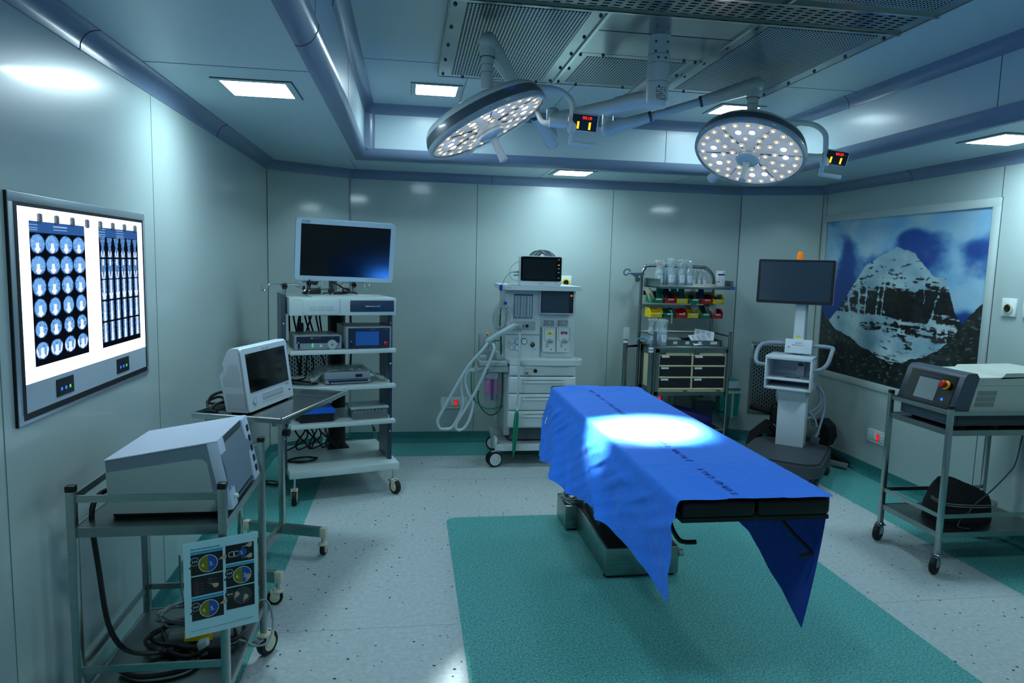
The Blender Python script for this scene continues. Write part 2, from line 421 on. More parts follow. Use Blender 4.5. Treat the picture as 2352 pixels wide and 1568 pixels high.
for p, lab in lights:
    t = thing('ceiling_light', lab, 'ceiling light', p, group='square ceiling lights')
    f = MB(FRAME)
    for a in range(4):
        f.M = Matrix.Rotation(a*PI/2, 4, 'Z'); f.box(-.165, .135, .135, .165, -.006, 0)
        f.box(-.168, .168, .165, .1675, -.0035, 0, JOINT)
    f.build('frame', t)
    d = MB(LAMP2 if p[1] > 4 else LAMP); d.prism(rrect(.27, .27, .02), -.004, -.001); d.build('diffuser', t)
# ------- ceiling laminar-flow diffuser
pz = 2.715
t = thing('laminar_flow_diffuser', 'large stainless perforated air diffuser hung under the raised ceiling', 'air diffuser', (1.205, 2.96, pz))
px0, px1, py0, py1 = -1.045, 1.045, -1.4, 1.4
PERF = hole_mat('perforated_steel', (168,180,180), (.0165, .0185), (.0095, .0125), 'XY', metal=.55)
SLOT = hole_mat('slotted_steel', (140,150,150), (.052, .03), (.032, .012), 'XY', stagger=True, rough=.2)
STM = mat('mirror_steel_sheet', (158,168,168), .2, 1, var=.12, vscale=4)
b = MB(STEELS); b.box(px0, px1, py0, py1, .004, .026); b.build('casing', t)
def panel(nm, x0, x1, y0, y1, ix, iy, m, fr=STM):
    b = MB(fr); b.box(x0+.003, x1-.003, y0+.003, y1-.003, -.004, .003)
    o = b.build(nm, t)
    if m:
        h = MB(m); h.box(x0+ix, x1-ix, y0+iy, y1-iy, -.0055, -.003); h.build('punched_field', o)
for sgn in (1, -1):
    ya, yb = (.12, 1.4) if sgn > 0 else (-1.4, -.12)
    panel('perforated_panel', -1.045, -.345, ya, yb, .075, .055, PERF)
    panel('perforated_panel', .345, 1.045, ya, yb, .075, .055, PERF)
    y2, y3 = (.745, 1.4) if sgn > 0 else (-1.4, -.745)
    panel('perforated_panel', -.345, .345, y2, y3, .065, .06, PERF)
    panel('solid_panel', -.345, .345, .12 if sgn > 0 else -.745, .385 if sgn > 0 else -.39, 0, 0, None)
    panel('solid_panel', -.345, .345, .39 if sgn > 0 else -.385, .745 if sgn > 0 else -.12, 0, 0, None)
panel('slotted_panel', -1.045, 1.045, -.12, .12, .06, .03, SLOT)
b = MB(STEEL2)
for x in (-.345, .345): b.box(x-.008, x+.008, -1.4, -.12, -.014, 0); b.box(x-.008, x+.008, .12, 1.4, -.014, 0)
for y in (-.12, .12): b.box(-1.045, 1.045, y-.008, y+.008, -.016, 0)
b.build('divider_bars', t)
b = MB(STEELS)
for x0, x1, y0, y1 in ((-1.049, -1.043, -1.4, 1.4), (1.043, 1.049, -1.4, 1.4), (-1.045, 1.045, 1.398, 1.404), (-1.045, 1.045, -1.404, -1.398)): b.box(x0, x1, y0, y1, -.006, .026)
b.build('edge_frame', t)
bolt = None
for x in (-1.02, -.37, -.32, .32, .37, 1.02):
    for y in (.2, .5, .78, 1.05, 1.34):
        if abs(x) == .32 and y < .7: continue
        if bolt is None:
            q = MB(DGREY); q.lathe([(.009, 0), (.009, -.004), (.005, -.009)], n=8); bolt = q.build('bolt', t, loc=(x, y, -.004))
        else:
            o = bolt.copy(); C.objects.link(o); o.parent = t; o.location = (x, y, -.004)
for y in (1.385, .745):
    for x in (-.9, -.62, -.45, -.2, .1, .25, .5, .75):
        if y < 1 and abs(x) > .345: continue
        o = bolt.copy(); C.objects.link(o); o.parent = t; o.location = (x, y+(-.0 if y > 1 else .02), -.004)
# ------------------------------------------------------------------ camera and render look
def camera():
    yaw, pit, rol = .148223, .111683, -.026168
    cy, sy, cp, sp = math.cos(yaw), math.sin(yaw), math.cos(pit), math.sin(pit)
    f = Vector((sy*cp, cy*cp, -sp)); r = Vector((cy, -sy, 0)); d = f.cross(r)
    cr, sr = math.cos(rol), math.sin(rol); r2 = cr*r+sr*d; d2 = -sr*r+cr*d
    cam = bpy.data.cameras.new('camera'); o = bpy.data.objects.new('camera', cam); C.objects.link(o)
    cam.sensor_width = 36; cam.lens = 1594.78/2352*36; cam.clip_start = .05
    M = Matrix(((r2.x, -d2.x, -f.x, 0), (r2.y, -d2.y, -f.y, 0), (r2.z, -d2.z, -f.z, 1.6), (0, 0, 0, 1)))
    o.matrix_world = M; bpy.context.scene.camera = o
camera()
sc = bpy.context.scene
sc.view_settings.view_transform = 'Standard'; sc.view_settings.exposure = .13; sc.view_settings.look = 'None'
w = bpy.data.worlds.new('world'); sc.world = w; w.use_nodes = True
w.node_tree.nodes['Background'].inputs[0].default_value = (.02, .03, .035, 1); w.node_tree.nodes['Background'].inputs[1].default_value = .2
sc.cycles.max_bounces = 10; sc.cycles.diffuse_bounces = 5; sc.cycles.glossy_bounces = 4; sc.cycles.transparent_max_bounces = 12; sc.cycles.transmission_bounces = 6
sc.cycles.sample_clamp_indirect = 6; sc.cycles.caustics_reflective = False; sc.cycles.caustics_refractive = False
# ------------------------------------------------------------------ operating table
BSTEEL = mat('table_base_steel', (150,165,162), .32, 1, var=.15, vscale=12, stretch=(1, 1, 8))
t = thing('operating_table', 'black padded operating table on a steel pedestal, draped in blue', 'operating table', (1.2, 3.6, 0))
t.rotation_euler = (0, 0, 0)
def L(x, y, z=0): return (x-1.2, y-3.6, z)
b = MB(BSTEEL); b.box(1.012-1.2, 1.405-1.2, 3.31-3.6, 4.1-3.6, .012, .158, bev=.004); b.build('base', t)
b = MB(mat('rubber_base_top', (16,18,20), .35)); b.box(1.022-1.2, 1.396-1.2, 3.32-3.6, 4.09-3.6, .157, .163, bev=.002); b.build('base_cover', t)
b = MB(BSTEEL); b.box(.945-1.2, 1.012-1.2, 3.955-3.6, 4.2-3.6, .012, .156, bev=.004); b.build('power_unit', t)
for x, y in ((1.03, 3.34), (1.37, 3.34), (1.03, 4.07), (1.37, 4.07), (.978, 4.17)):
    b = MB(BLACKR); b.cyl(L(x, y, 0), L(x, y, .014), .02); b.build('foot_pad', t)
b = MB(BSTEEL); b.box(1.05-1.2, 1.36-1.2, 3.59-3.6, 3.9-3.6, .16, .52, bev=.006); b.box(1.07-1.2, 1.34-1.2, 3.61-3.6, 3.88-3.6, .5, .70, bev=.006); b.build('pedestal_column', t)
b = MB(PAPER); b.M = XYM(L(1.0485, 3.83, .285), (0, -1, 0), (0, 0, 1)); b.box(0, .165, -.06, .0, 0, .001)
b.text('Staan', .045, Matrix.Translation((.018, -.045, .0012)), BLUE); b.build('maker_plate', t)
b = MB(STEELS); b.box(.89-1.2, 1.37-1.2, 2.3-3.6, 4.12-3.6, .70, .74, bev=.005); b.build('top_frame', t)
b = MB(STEEL2)
for x in (.852, 1.408):
    b.box(x-1.2-.006, x-1.2+.006, 3.0-3.6, 4.1-3.6, .735, .765); b.box(x-1.2-.006, x-1.2+.006, 2.3-3.6, 2.9-3.6, .735, .765)
    for y in (2.5, 3.2, 3.9): b.box(min(x, 1.13)-1.2 if x < 1 else 1.36-1.2, (.9 if x < 1 else x)-1.2, y-3.6-.012, y-3.6+.012, .742, .758)
b.build('side_rails', t)
for x0, x1, y0, y1 in ((.872, 1.128, 2.05, 2.62), (1.134, 1.392, 2.05, 2.62), (.868, 1.396, 2.63, 3.5), (.868, 1.396, 3.51, 3.82), (.868, 1.41, 3.83, 4.16)):
    b = MB(LEATHER); b.box(x0-1.2, x1-1.2, y0-3.6, y1-3.6, .795, .858, bev=.016, seg=3); b.box(x0-1.2+.004, x1-1.2-.004, y0-3.6+.004, y1-3.6-.004, .783, .797)
    b.build('cushion', t)
b = MB(BLACK); b.box(.89-1.2, 1.375-1.2, 2.4-3.6, 4.13-3.6, .738, .785); b.build('top_board', t)
b = MB(BLACK)
b.tube([L(.985, 2.45, .70), L(.99, 2.42, .63), L(1.012, 2.4, .585), L(1.04, 2.4, .571), L(1.083, 2.4, .570)], .009, sm=4); b.build('release_handle', t)
b = MB(BLACK); b.tube([L(1.30, 2.2, .735), L(1.34, 2.17, .685), L(1.385, 2.14, .637), L(1.37, 2.12, .632), L(1.33, 2.11, .630)], .007, sm=3); b.build('release_handle', t)
b = MB(STEEL2); b.cyl(L(1.404, 3.32, .12), L(1.43, 3.32, .12), .019, n=6); b.build('base_knob', t)
b = MB(STEEL2); b.box(.828-1.2, .846-1.2, 3.95-3.6, 4.03-3.6, .72, .765); b.cyl(L(.83, 3.98, .735), L(.8, 3.94, .665), .006); b.ball(L(.826, 3.98, .73), .012); b.build('rail_clamp', t)
# mains lead coiled on the power unit
b = MB(GCABLE)
for k in range(5):
    pts = []
    for i in range(14):
        a = 2*PI*i/14; pts.append((.985+(.045+.006*k)*math.cos(a)+.01*k, 4.06+(.085-.006*k)*math.sin(a), .166+.006*k+.012*math.sin(a*2+k)))
    b.tube(pts, .0045, closed=True, sm=3, n=6)
b.tube([(.945, 4.06, .18), (.93, 4.02, .2), (.96, 3.97, .19), (1.0, 3.98, .185), (1.02, 3.97, .19)], .0045, sm=4, n=6)
o = b.build('mains_lead'); tag(o, 'grey mains lead coiled on the steel power unit of the operating table', 'cable')
b = MB(DGREY); b.M = Matrix.Translation((1.03, 3.96, .184)) @ Matrix.Rotation(R(-35), 4, 'Z'); b.box(-.022, .026, -.018, .018, -.014, .014, bev=.005)
for y in (-.01, .01): b.box(.026, .044, y-.003, y+.003, -.003, .003, STEEL2)
b.box(.026, .046, -.003, .003, .004, .012, STEEL2); b.build('plug', o)
# ------------------------------------------------------------------ drape
def fn(x, y, z=0): return noise.noise(Vector((x, y, z)))
def ridge(v): return (1-min(1, abs(v)*2.2))**3
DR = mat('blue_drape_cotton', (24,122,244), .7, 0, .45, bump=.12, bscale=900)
nt = DR.node_tree; pb = nt.nodes['Principled BSDF']
n9 = nt.nodes.new('ShaderNodeTexNoise'); n9.inputs['Scale'].default_value = 9; n9.inputs['Detail'].default_value = 5; n9.inputs['Distortion'].default_value = 1.2
t9 = nt.nodes.new('ShaderNodeTexCoord'); b9 = nt.nodes.new('ShaderNodeBump'); b9.inputs['Strength'].default_value = .35; b9.inputs['Distance'].default_value = .02
nt.links.new(t9.outputs['Object'], n9.inputs['Vector']); nt.links.new(n9.outputs[0], b9.inputs['Height'])
for l in list(pb.inputs['Normal'].links): nt.links.new(l.from_node.outputs[0], b9.inputs['Normal']) if False else None
old = pb.inputs['Normal'].links[0].from_node; nt.links.new(b9.outputs[0], old.inputs['Normal']); pb.inputs['Sheen Weight'].default_value = .08
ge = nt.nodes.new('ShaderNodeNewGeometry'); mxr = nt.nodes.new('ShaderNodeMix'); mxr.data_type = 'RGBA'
mxr.inputs['A'].default_value = (*lin((24,122,244)), 1); mxr.inputs['B'].default_value = (*lin((10,62,168)), 1)  # inner face darker: shade inside the hang put into the colour
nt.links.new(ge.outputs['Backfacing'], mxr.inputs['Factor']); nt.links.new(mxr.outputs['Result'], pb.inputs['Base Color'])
tr = nt.nodes.new('ShaderNodeBsdfTranslucent'); tr.inputs[0].default_value = (*lin((16,60,190)), 1)
mxs = nt.nodes.new('ShaderNodeMixShader'); mxs.inputs[0].default_value = .04
nt.links.new(pb.outputs[0], mxs.inputs[1]); nt.links.new(tr.outputs[0], mxs.inputs[2]); nt.links.new(mxs.outputs[0], nt.nodes['Material Output'].inputs[0])
def interp(tab, y):
    for (a, va), (c, vc) in zip(tab, tab[1:]):
        if y <= c: return va+(vc-va)*max(0, min(1, (y-a)/(c-a)))
    return tab[-1][1]
# hem heights along the table, near end first
HL = [(2.03, .520), (2.12, .528), (2.25, .548), (2.44, .562), (2.67, .566), (2.95, .545), (3.2, .51), (3.4, .512), (3.6, .525), (3.85, .475), (4.0, .45), (4.12, .43)]
HR = [(2.03, .325), (2.10, .355), (2.22, .405), (2.36, .44), (2.45, .475), (2.6, .505), (2.75, .52), (3.2, .55), (4.12, .56)]
XLt, XRt, ZT = .862, 1.392, .866
def drape_pt(i, j, nu, nv):
    v = j/nv; y = 2.035+(4.05-2.035)*v
    u = i/nu
    hl = ZT-interp(HL, y); hr = ZT-interp(HR, y); rad = .022
    Ls, Rs = -hl, (XRt-XLt)+hr
    # denser sampling on hangs is not needed: uniform by arc
    s = Ls+(Rs-Ls)*u
    big = fn(y*2.2, .3)*.5+fn(y*5, 7.1)*.3
    if s < 0:
        d = -s/max(hl, .01); dep = -s
        flare = .045+.05*math.exp(-((y-3.3)/.30)**2)+.006*math.sin(y*7)
        g = .15+.85*sm(2.1, 2.75, y)
        x = XLt-.016-g*(flare*d**1.1+.02*d*fn(y*6, 3.3))
        # folds running down the hang
        x -= g*d*(.045*ridge(fn(y*1.9+d*.9, 11.2)*1.4)+.022*ridge(fn(y*3.5+d*1.8, 4.4)*1.3))+.006*d*fn(y*7, d*3)
        x -= .010*math.sin(min(1, d*1.6)*PI)*ridge(fn(y*4.2-d*2.6, 51)*1.5)
        x -= .004*ridge(fn(y*7-d*5, 21))
        z = ZT-rad*.6-dep
        if dep < .035: k = dep/.035; x = XLt-.02*math.sin(k*PI/2)*.8; z = ZT-.035*(1-math.cos(k*PI/2)); x -= .4*d*0
        if dep >= .035:
            k = min(1, (dep-.035)/.05); x = (XLt-.016)*(1-k)+x*k; z = ZT-dep
        yy = y+.02*d*fn(y*4, 8)+(.0 if v < .94 else .03*d)
        return (x, yy, z)
    if s > XRt-XLt:
        dep = s-(XRt-XLt); d = dep/max(hr, .01)
        g = sm(2.1, 2.9, y); x = XRt+.010+g*(.02*d+.02*d*fn(y*4, 31)+.012*d*ridge(fn(y*5, 41)))
        z = ZT-dep
        if dep < .035: k = dep/.035; x = XRt+.014*math.sin(k*PI/2); z = ZT-.035*(1-math.cos(k*PI/2))
        return (x, y+(.045+.10*d**1.4)*max(0, 1-v*2.5), z)
    x = XLt+s; q = min(s, XRt-XLt-s)
    z = ZT+.0012*fn(x*14, y*9, 2)+.0022*ridge(fn(x*3.2+y*1.1, y*2.4-x*2, 5))*.8
    # soft fold lines left from the folded pack
    for yc, wob in ((2.42, .02), (2.78, .015), (3.32, .02), (3.7, .02)):
        z += .0042*math.exp(-(((y-yc)+wob*fn(x*7, yc))/.006)**2)*(.5+.5*fn(x*5, yc*3))
    for xc in (1.03, 1.21):
        z += .0032*math.exp(-((x-xc+.006*fn(y*5, xc))/.005)**2)
    z += .012*ridge(fn(x*2.2-y*2.5, 77, y*.7))*max(0, (y-3.7)/.4)
    # raised bunching towards the far end
    z += .03*math.exp(-((y-3.97)/.06)**2)*(.5+.5*fn(x*6, 9))*min(1, q/.08)
    return (x, y+(.03*fn(x*3.5, 61)+.0 if v > .97 else 0)+(.008*fn(x*9, 5) if v < .01 else 0), max(z, ZT-.001))
nu, nv = 150, 230
vs = [drape_pt(i, j, nu, nv) for j in range(nv+1) for i in range(nu+1)]
fs = [(j*(nu+1)+i, j*(nu+1)+i+1, (j+1)*(nu+1)+i+1, (j+1)*(nu+1)+i) for j in range(nv) for i in range(nu)]
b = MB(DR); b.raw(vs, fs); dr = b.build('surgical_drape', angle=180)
tag(dr, 'bright blue cotton surgical drape spread over the operating table, lit by a white spot', 'drape')
STITCH = mat('stitched_navy_thread', (10,22,120), .8)
def stitch(y0, txt):
    for k, ch in enumerate(txt):
        y = y0+.034*k
        if ch == ' ' or y > 3.98: continue
        b = MB(STITCH); x = 1.072+.010*fn(y*3, 2)
        M = XYM((x, y, ZT+.0030+.003*(y > 3.7)), (.03+.3*fn(y*6, 4), 1, 0), (-1, .03+.3*fn(y*6, 4), 0)); b.text(ch, .032, M, depth=.0003, sx=1.25); b.build('stitched_letter', dr)
stitch(2.07, 'SURGICALS')
stitch(2.46, 'JAINA SURGICALS')
stitch(3.28, 'SURGICALS JAINA SURGIC')
# ------------------------------------------------------------------ surgical lamps
LWHITE = mat('lamp_white_enamel', (200,216,220), .28, coat=.4, coat_r=.1)
LFACE = mat('lamp_face', (205,208,212), .45, emit=(230,232,240), es=.22)
LGLASS = clear_mat('lamp_cover_glass', (238,244,246), .03, .86)
LEDW = emis('warm_white_led', (255,244,222), 9)
LEDC = emis('cool_white_led', (235,246,255), 14)
LRING = mat('led_reflector_ring', (235,225,200), .3, .0, emit=(255,236,200), es=1.1)
LBR = mat('led_amber_cup', (150,132,100), .4)
SEAMD = mat('dark_seam', (30,38,44), .6)
t = thing('surgical_light_column', 'white ceiling column carrying the arms of both surgical lamps', 'ceiling column', (1.19, 3.38, 2.377))
b = MB(LWHITE); b.lathe([(.001, 0), (.044, 0), (.05, .008), (.051, .03), (.053, .03), (.053, .335), (.06, .34), (.078, .352), (.078, .362)], n=32); b.build('column_tube', t)
b = MB(mat('ceiling_rosette', (60,66,68), .35, .8)); b.lathe([(.085, .35), (.088, .337+.02)], n=32); b.build('rosette', t)
b = MB(SEAMD)
for z in (.118, .205, .245): b.lathe([(.0535, z), (.0535, z+.0016)], n=32, cap=False)
b.build('joint_lines', t)
b = MB(DGREY)
for z, a in ((.3, -60), (.3, -125), (.255, -60), (.255, -125), (.225, -70), (.225, -110), (.09, -100)):
    b.lathe([(.006, 0), (.006, .003), (.003, .004)], Matrix.Rotation(R(a), 4, 'Z') @ Matrix.Translation((.0525, 0, z)) @ Matrix.Rotation(R(90), 4, 'Y'), 8)
b.build('screws', t)
b = MB(INKD)
for r in range(7):
    for c in range(9):
        if random.random() < .3: continue
        a = R(-112+c*6.5); zz = .085-.009*r
        b.M = Matrix.Rotation(a, 4, 'Z') @ Matrix.Translation((.0532, 0, zz)) @ Matrix.Rotation(R(90), 4, 'Y'); b.box(-.0018, .0018, -.0026, .0026, -.0002, .0005)
b.M = Matrix(); b.build('rating_label', t)
def lamp(label, arm_z, elbow, low, top, head, n, ctl, knob_dir, nm):
    """arm from the column to the elbow, spring arm low->top, drop shaft, yoke and head aimed along n"""
    t = thing('surgical_lamp', label, 'surgical lamp', (1.19, 3.38, arm_z))
    O = Vector((1.19, 3.38, arm_z)); q = lambda p: tuple(Vector(p)-O)
    e = Vector(elbow); d = (e-O); d.z = 0; dn = d.normalized()
    b = MB(LWHITE)
    b.cyl(q(O+dn*.02), q(O+dn*.26), .042, .04, n=20); b.cyl(q(O+dn*.25), q(e), .033, .033, n=20)
    b.cyl(q((e.x, e.y, arm_z+.045)), q((e.x, e.y, low[2]-.0)), .036, n=20); b.ball(q((e.x, e.y, arm_z+.045)), .036, sc=(1, 1, .4))
    b.build('extension_arm', t)
    lo, tp = Vector(low), Vector(top); sd = (tp-lo).normalized()
    b = MB(LWHITE)
    b.ball(q(lo), .045); b.cyl(q(lo), q(lo+sd*.26), .043, .03, n=20)
    b.cyl(q(lo+sd*.26), q(tp-sd*.3), .024, n=20); b.cyl(q(tp-sd*.3), q(tp), .03, .045, n=20); b.ball(q(tp), .046)
    b.build('spring_arm', t)
    for s in (lo+sd*.258, tp-sd*.302):
        b = MB(DGREY); b.cyl(q(s-sd*.008), q(s+sd*.008), .0315, n=20); b.build('arm_ring', t)
    hx, hy, hz = head; sz = tp.z
    b = MB(LWHITE); b.cyl(q((hx, hy, sz)), q((hx, hy, sz-.07)), .037, n=20); b.cyl(q((hx, hy, sz-.07)), q((hx, hy, sz-.215)), .03, n=20)
    b.build('drop_shaft', t)
    for z in (.07, .105, .14):
        b = MB(SEAMD); b.cyl(q((hx, hy, sz-z)), q((hx, hy, sz-z-.0015)), .0305 if z > .07 else .0375, n=20); b.build('shaft_joint', t)
    cx, cy, cz = ctl; zt = sz-.19
    k = Vector((cx-hx, cy-hy, 0)).normalized()
    pts = [Vector((hx, hy, zt))+k*.02, Vector((hx, hy, zt))+k*.15, Vector((cx, cy, zt))-k*.16, Vector((cx, cy, zt-.01))-k*.07, Vector((cx, cy, zt-.05))-k*.012, Vector((cx, cy, zt-.1)), Vector((cx, cy, cz+.01))]
    b = MB(LWHITE); b.tube([q(p) for p in pts], .015, sm=6, n=14); b.build('outer_yoke', t)
    # pivot block + inner yoke behind the head
    n = Vector(n).normalized(); H = Vector(head); P = Vector(ctl)-k*.0
    b = MB(LWHITE); b.cyl(q(P-k*.03), q(P-k*.115), .024, n=20); b.box(-.02, .02, -.02, .02, -.045, .035, bev=.008, M=Matrix.Translation(q(P)))
    b.build('pivot_block', t)
    back = -n
    kp = (k-n*k.dot(n)).normalized(); spn = n.cross(kp).normalized()
    if spn.y < 0: spn = -spn
    s0 = P-k*.1
    b = MB(LWHITE); b.tube([q(s0), q(s0-k*.03+spn*.05+back*.02), q(H+kp*.30+spn*.19+back*.05), q(H+kp*.17+spn*.295+back*.04), q(H+kp*.04+spn*.345+back*.02), q(H-kp*.05+spn*.345+back*.01)], .014, sm=6, n=12)
    b.build('inner_yoke', t)
    b = MB(LWHITE); b.cyl(q(H-kp*.05+spn*.29), q(H-kp*.06+spn*.385), .03, n=20); b.build('pivot_cap', t)
    # head: local -Z is the beam
    M = Matrix.Translation(q(head)) @ (n.to_track_quat('-Z', 'Y')).to_matrix().to_4x4()
    hb = MB(LWHITE); hb.M = M; hb.lathe([(.001, .098), (.12, .095), (.22, .084), (.275, .068), (.292, .05), (.296, .038)], n=64, cap=False); ho = hb.build('head_shell', t, angle=60)
    hb = MB(mat('lamp_rim_slate', (74,88,98), .35, coat=.3)); hb.M = M; hb.lathe([(.2965, .038), (.305, .015), (.308, -.006)], n=64, cap=False); hb.build('rim_band', ho)
    hb = MB(mat('lamp_rim_pale', (150,168,176), .25, coat=.5)); hb.M = M; hb.lathe([(.308, -.006), (.307, -.018), (.300, -.028), (.289, -.029)], n=64, cap=False); hb.build('cover_ring', ho)
    hb = MB(LFACE); hb.M = M; hb.lathe([(.29, -.020), (.06, -.014), (.001, -.014)], n=64, cap=False); hb.build('lamp_face', ho)
    hb = MB(SEAMD); hb.M = M
    for a in range(6):
        r1 = Matrix.Rotation(R(60*a+12), 4, 'Z'); hb.box(.06, .287, -.001, .001, -.022, -.015, M=r1)
    hb.build('segment_lines', ho)
    hb = MB(LGLASS); hb.M = M; hb.lathe([(.300, -.024), (.285, -.040), (.2, -.044), (.06, -.046)], n=64, cap=False); hb.build('cover_glass', ho)
    led = None
    for r, cnt, ph in ((.258, 24, 0), (.198, 17, 5), (.142, 12, 9), (.09, 6, 20)):
        for a in range(cnt):
            ang = R(360*a/cnt+ph); cool = (r == .198 and (a % 4 in (0, 1)))
            X = M @ Matrix.Translation((r*math.cos(ang), r*math.sin(ang), -.021))
            if led is None: led = {}
            if cool not in led:
                l = MB(SEAMD); l.lathe([(.0185, -.0005), (.0185, -.001)], n=16)
                l.lathe([(.0165, -.0012), (.0165, -.0022)], n=16, m=LEDC if cool else LRING); l.lathe([(.0135, -.0024), (.0135, -.0032)], n=14, m=LEDC if cool else LBR)
                l.lathe([(.0095, -.0034), (.0095, -.0045)], n=14, m=LEDC if cool else LRING); l.lathe([(.0062, -.0047), (.0055, -.0055)], n=12, m=LEDC if cool else LEDW)
                o = l.build('led_lens', ho); led[cool] = o
            else:
                o = led[cool].copy(); C.objects.link(o); o.parent = ho
            o.matrix_local = X
    hb = MB(LWHITE); hb.M = M; hb.lathe([(.066, -.03), (.066, -.062), (.058, -.07), (.05, -.074), (.001, -.076)], n=32); hub = hb.build('centre_hub', ho)
    hb = MB(WHITEP); hb.M = M; hb.lathe([(.02, -.07), (.017, -.1), (.019, -.16), (.021, -.196), (.012, -.2), (.001, -.2)], n=20); hb.build('sterile_handle', hub)
    hb = MB(SEAMD); hb.M = M; hb.lathe([(.0665, -.046), (.0665, -.048)], n=32, cap=False); hb.build('hub_line', hub)
    # control box hanging at the pivot, its face turned to the door end of the room
    cp = Vector(ctl)+Vector((.055, -.03, 0))
    X = Matrix.Translation(q(cp)) @ Matrix.Rotation(R(-14), 4, 'Z') @ Matrix.Rotation(R(16), 4, 'X') @ Matrix.Rotation(R(-6 if nm == 'a' else -8), 4, 'Y').inverted()
    hb = MB(LWHITE); hb.M = X; hb.box(-.066, .066, 0, .032, -.042, .042, bev=.006); co = hb.build('control_box', t)
    hb = MB(mat('control_panel_film', (20,38,52), .3)); hb.M = X; hb.box(-.06, .06, -.0012, .0005, -.037, .037)
    hb.M = X @ XYM((-.012, -.0014, .016), (1, 0, 0), (0, 0, 1)); hb.text('00:18' if nm == 'a' else '00:20', .02, Matrix(), LEDRED)
    hb.M = X @ XYM((.03, -.0014, .018), (1, 0, 0), (0, 0, 1)); hb.text('Staan', .011, Matrix(), mat('dim_print', (70,92,108), .5))
    hb.M = X
    for x in (-.03, .026): hb.box(x-.005, x+.005, -.002, -.001, -.03, .004, LEDAMB); hb.box(x-.005, x+.005, -.002, -.001, .004, .012, BLACK)
    hb.box(-.052, -.045, -.002, -.001, -.008, .004, BLACK)
    hb.build('display_panel', co)
    hb = MB(LWHITE); hb.M = X; hb.box(-.066, -.044, .012, .03, -.115, -.03, bev=.006); hb.cyl((-.055, .02, -.105), (.062, .02, -.105), .013, n=14); hb.build('grip_handle', co)
    return t, H, n
l1 = lamp('left surgical lamp tilted edge-on, LED disc under a long jointed arm', 2.432, (.80, 4.02, 2.43), (.80, 4.02, 2.30), (.357, 3.4, 2.635), (.354, 3.4, 2.263), (.451, -.10, -.882), (.775, 3.4, 2.285), 0, 'a')
l2 = lamp('right surgical lamp facing the camera, round disc full of lit LEDs', 2.515, (1.17, 4.18, 2.515), (1.17, 4.16, 2.415), (1.912, 3.8, 2.63), (1.902, 3.8, 2.268), (-.339, -.318, -.869), (2.365, 3.8, 2.25), 0, 'b')
for (t, H, n), pw, TGT in ((l1, 30, Vector((1.04, 2.98, .87))), (l2, 26, Vector((1.10, 3.01, .87)))):
    ld = bpy.data.lights.new('lamp_beam', 'SPOT'); ld.energy = pw*100; ld.spot_size = R(17 if pw == 30 else 14.5); ld.spot_blend = .45; ld.shadow_soft_size = .12; ld.color = (.93, .98, 1)
    o = bpy.data.objects.new('lamp_beam', ld); C.objects.link(o)
    aim = (TGT-H).normalized(); p = H+n*.23
    o.location = p; o.rotation_euler = (TGT-p).to_track_quat('-Z', 'Y').to_euler()
# ------------------------------------------------------------------ film viewer on the left wall
ALU = mat('anodised_frame', (168,182,190), .35, .6)
XP = emis('viewer_light_panel', (240,246,255), 2.0)
t = thing('film_viewer', 'wall light box on the left wall glowing white, two films clipped to it', 'x-ray film viewer', (XL, 2.63, 1.43))
def vbox(b, y0, y1, z0, z1, x0, x1, m=None, bev=0): b.box(x0, x1, y0-2.63, y1-2.63, z0-1.43, z1-1.43, m, bev)
b = MB(ALU)
for y0, y1, z0, z1 in ((2.122, 3.132, 1.735, 1.765), (2.122, 3.132, 1.097, 1.127), (2.122, 2.155, 1.125, 1.737), (3.105, 3.132, 1.125, 1.737)): vbox(b, y0, y1, z0, z1, .0, .007, bev=.002)
b.build('frame', t)
b = MB(BLACK)
for y0, y1, z0, z1 in ((2.152, 3.108, 1.727, 1.738), (2.152, 3.108, 1.109, 1.128), (2.152, 2.168, 1.128, 1.727), (3.100, 3.108, 1.128, 1.727), (2.118, 2.123, 1.097, 1.765)): vbox(b, y0, y1, z0, z1, .0, .008)
b.build('gasket', t)
b = MB(XP); vbox(b, 2.166, 3.102, 1.212, 1.729, 0, .006); b.build('light_panel', t)
b = MB(mat('viewer_lower_panel', (168,184,196), .3, coat=.5)); vbox(b, 2.166, 3.102, 1.126, 1.212, 0, .0062); b.build('lower_panel', t)
for y in (2.4, 2.86):
    b = MB(mat('touch_panel', (14,24,32), .15)); vbox(b, y-.056, y+.056, 1.143, 1.198, .006, .0085)
    for k, m in enumerate((LEDBLU, LEDBLU, LEDGRN)): b.lathe([(.006, 0), (.006, .0006)], Matrix.Translation((.0085, y-2.63-.026+.028*k, 1.165-1.43)) @ Matrix.Rotation(R(90), 4, 'Y'), 12, m)
    b.build('touch_switch', t)
for y in (2.275, 2.376, 2.479, 2.584, 2.687, 2.792, 2.899, 3.004):
    b = MB(mat('clip_plastic', (120,125,132), .4)); b.cbox((.015, y-2.63, 1.697-1.43), (.012, .016, .03), bev=.005); b.build('film_clip', t)
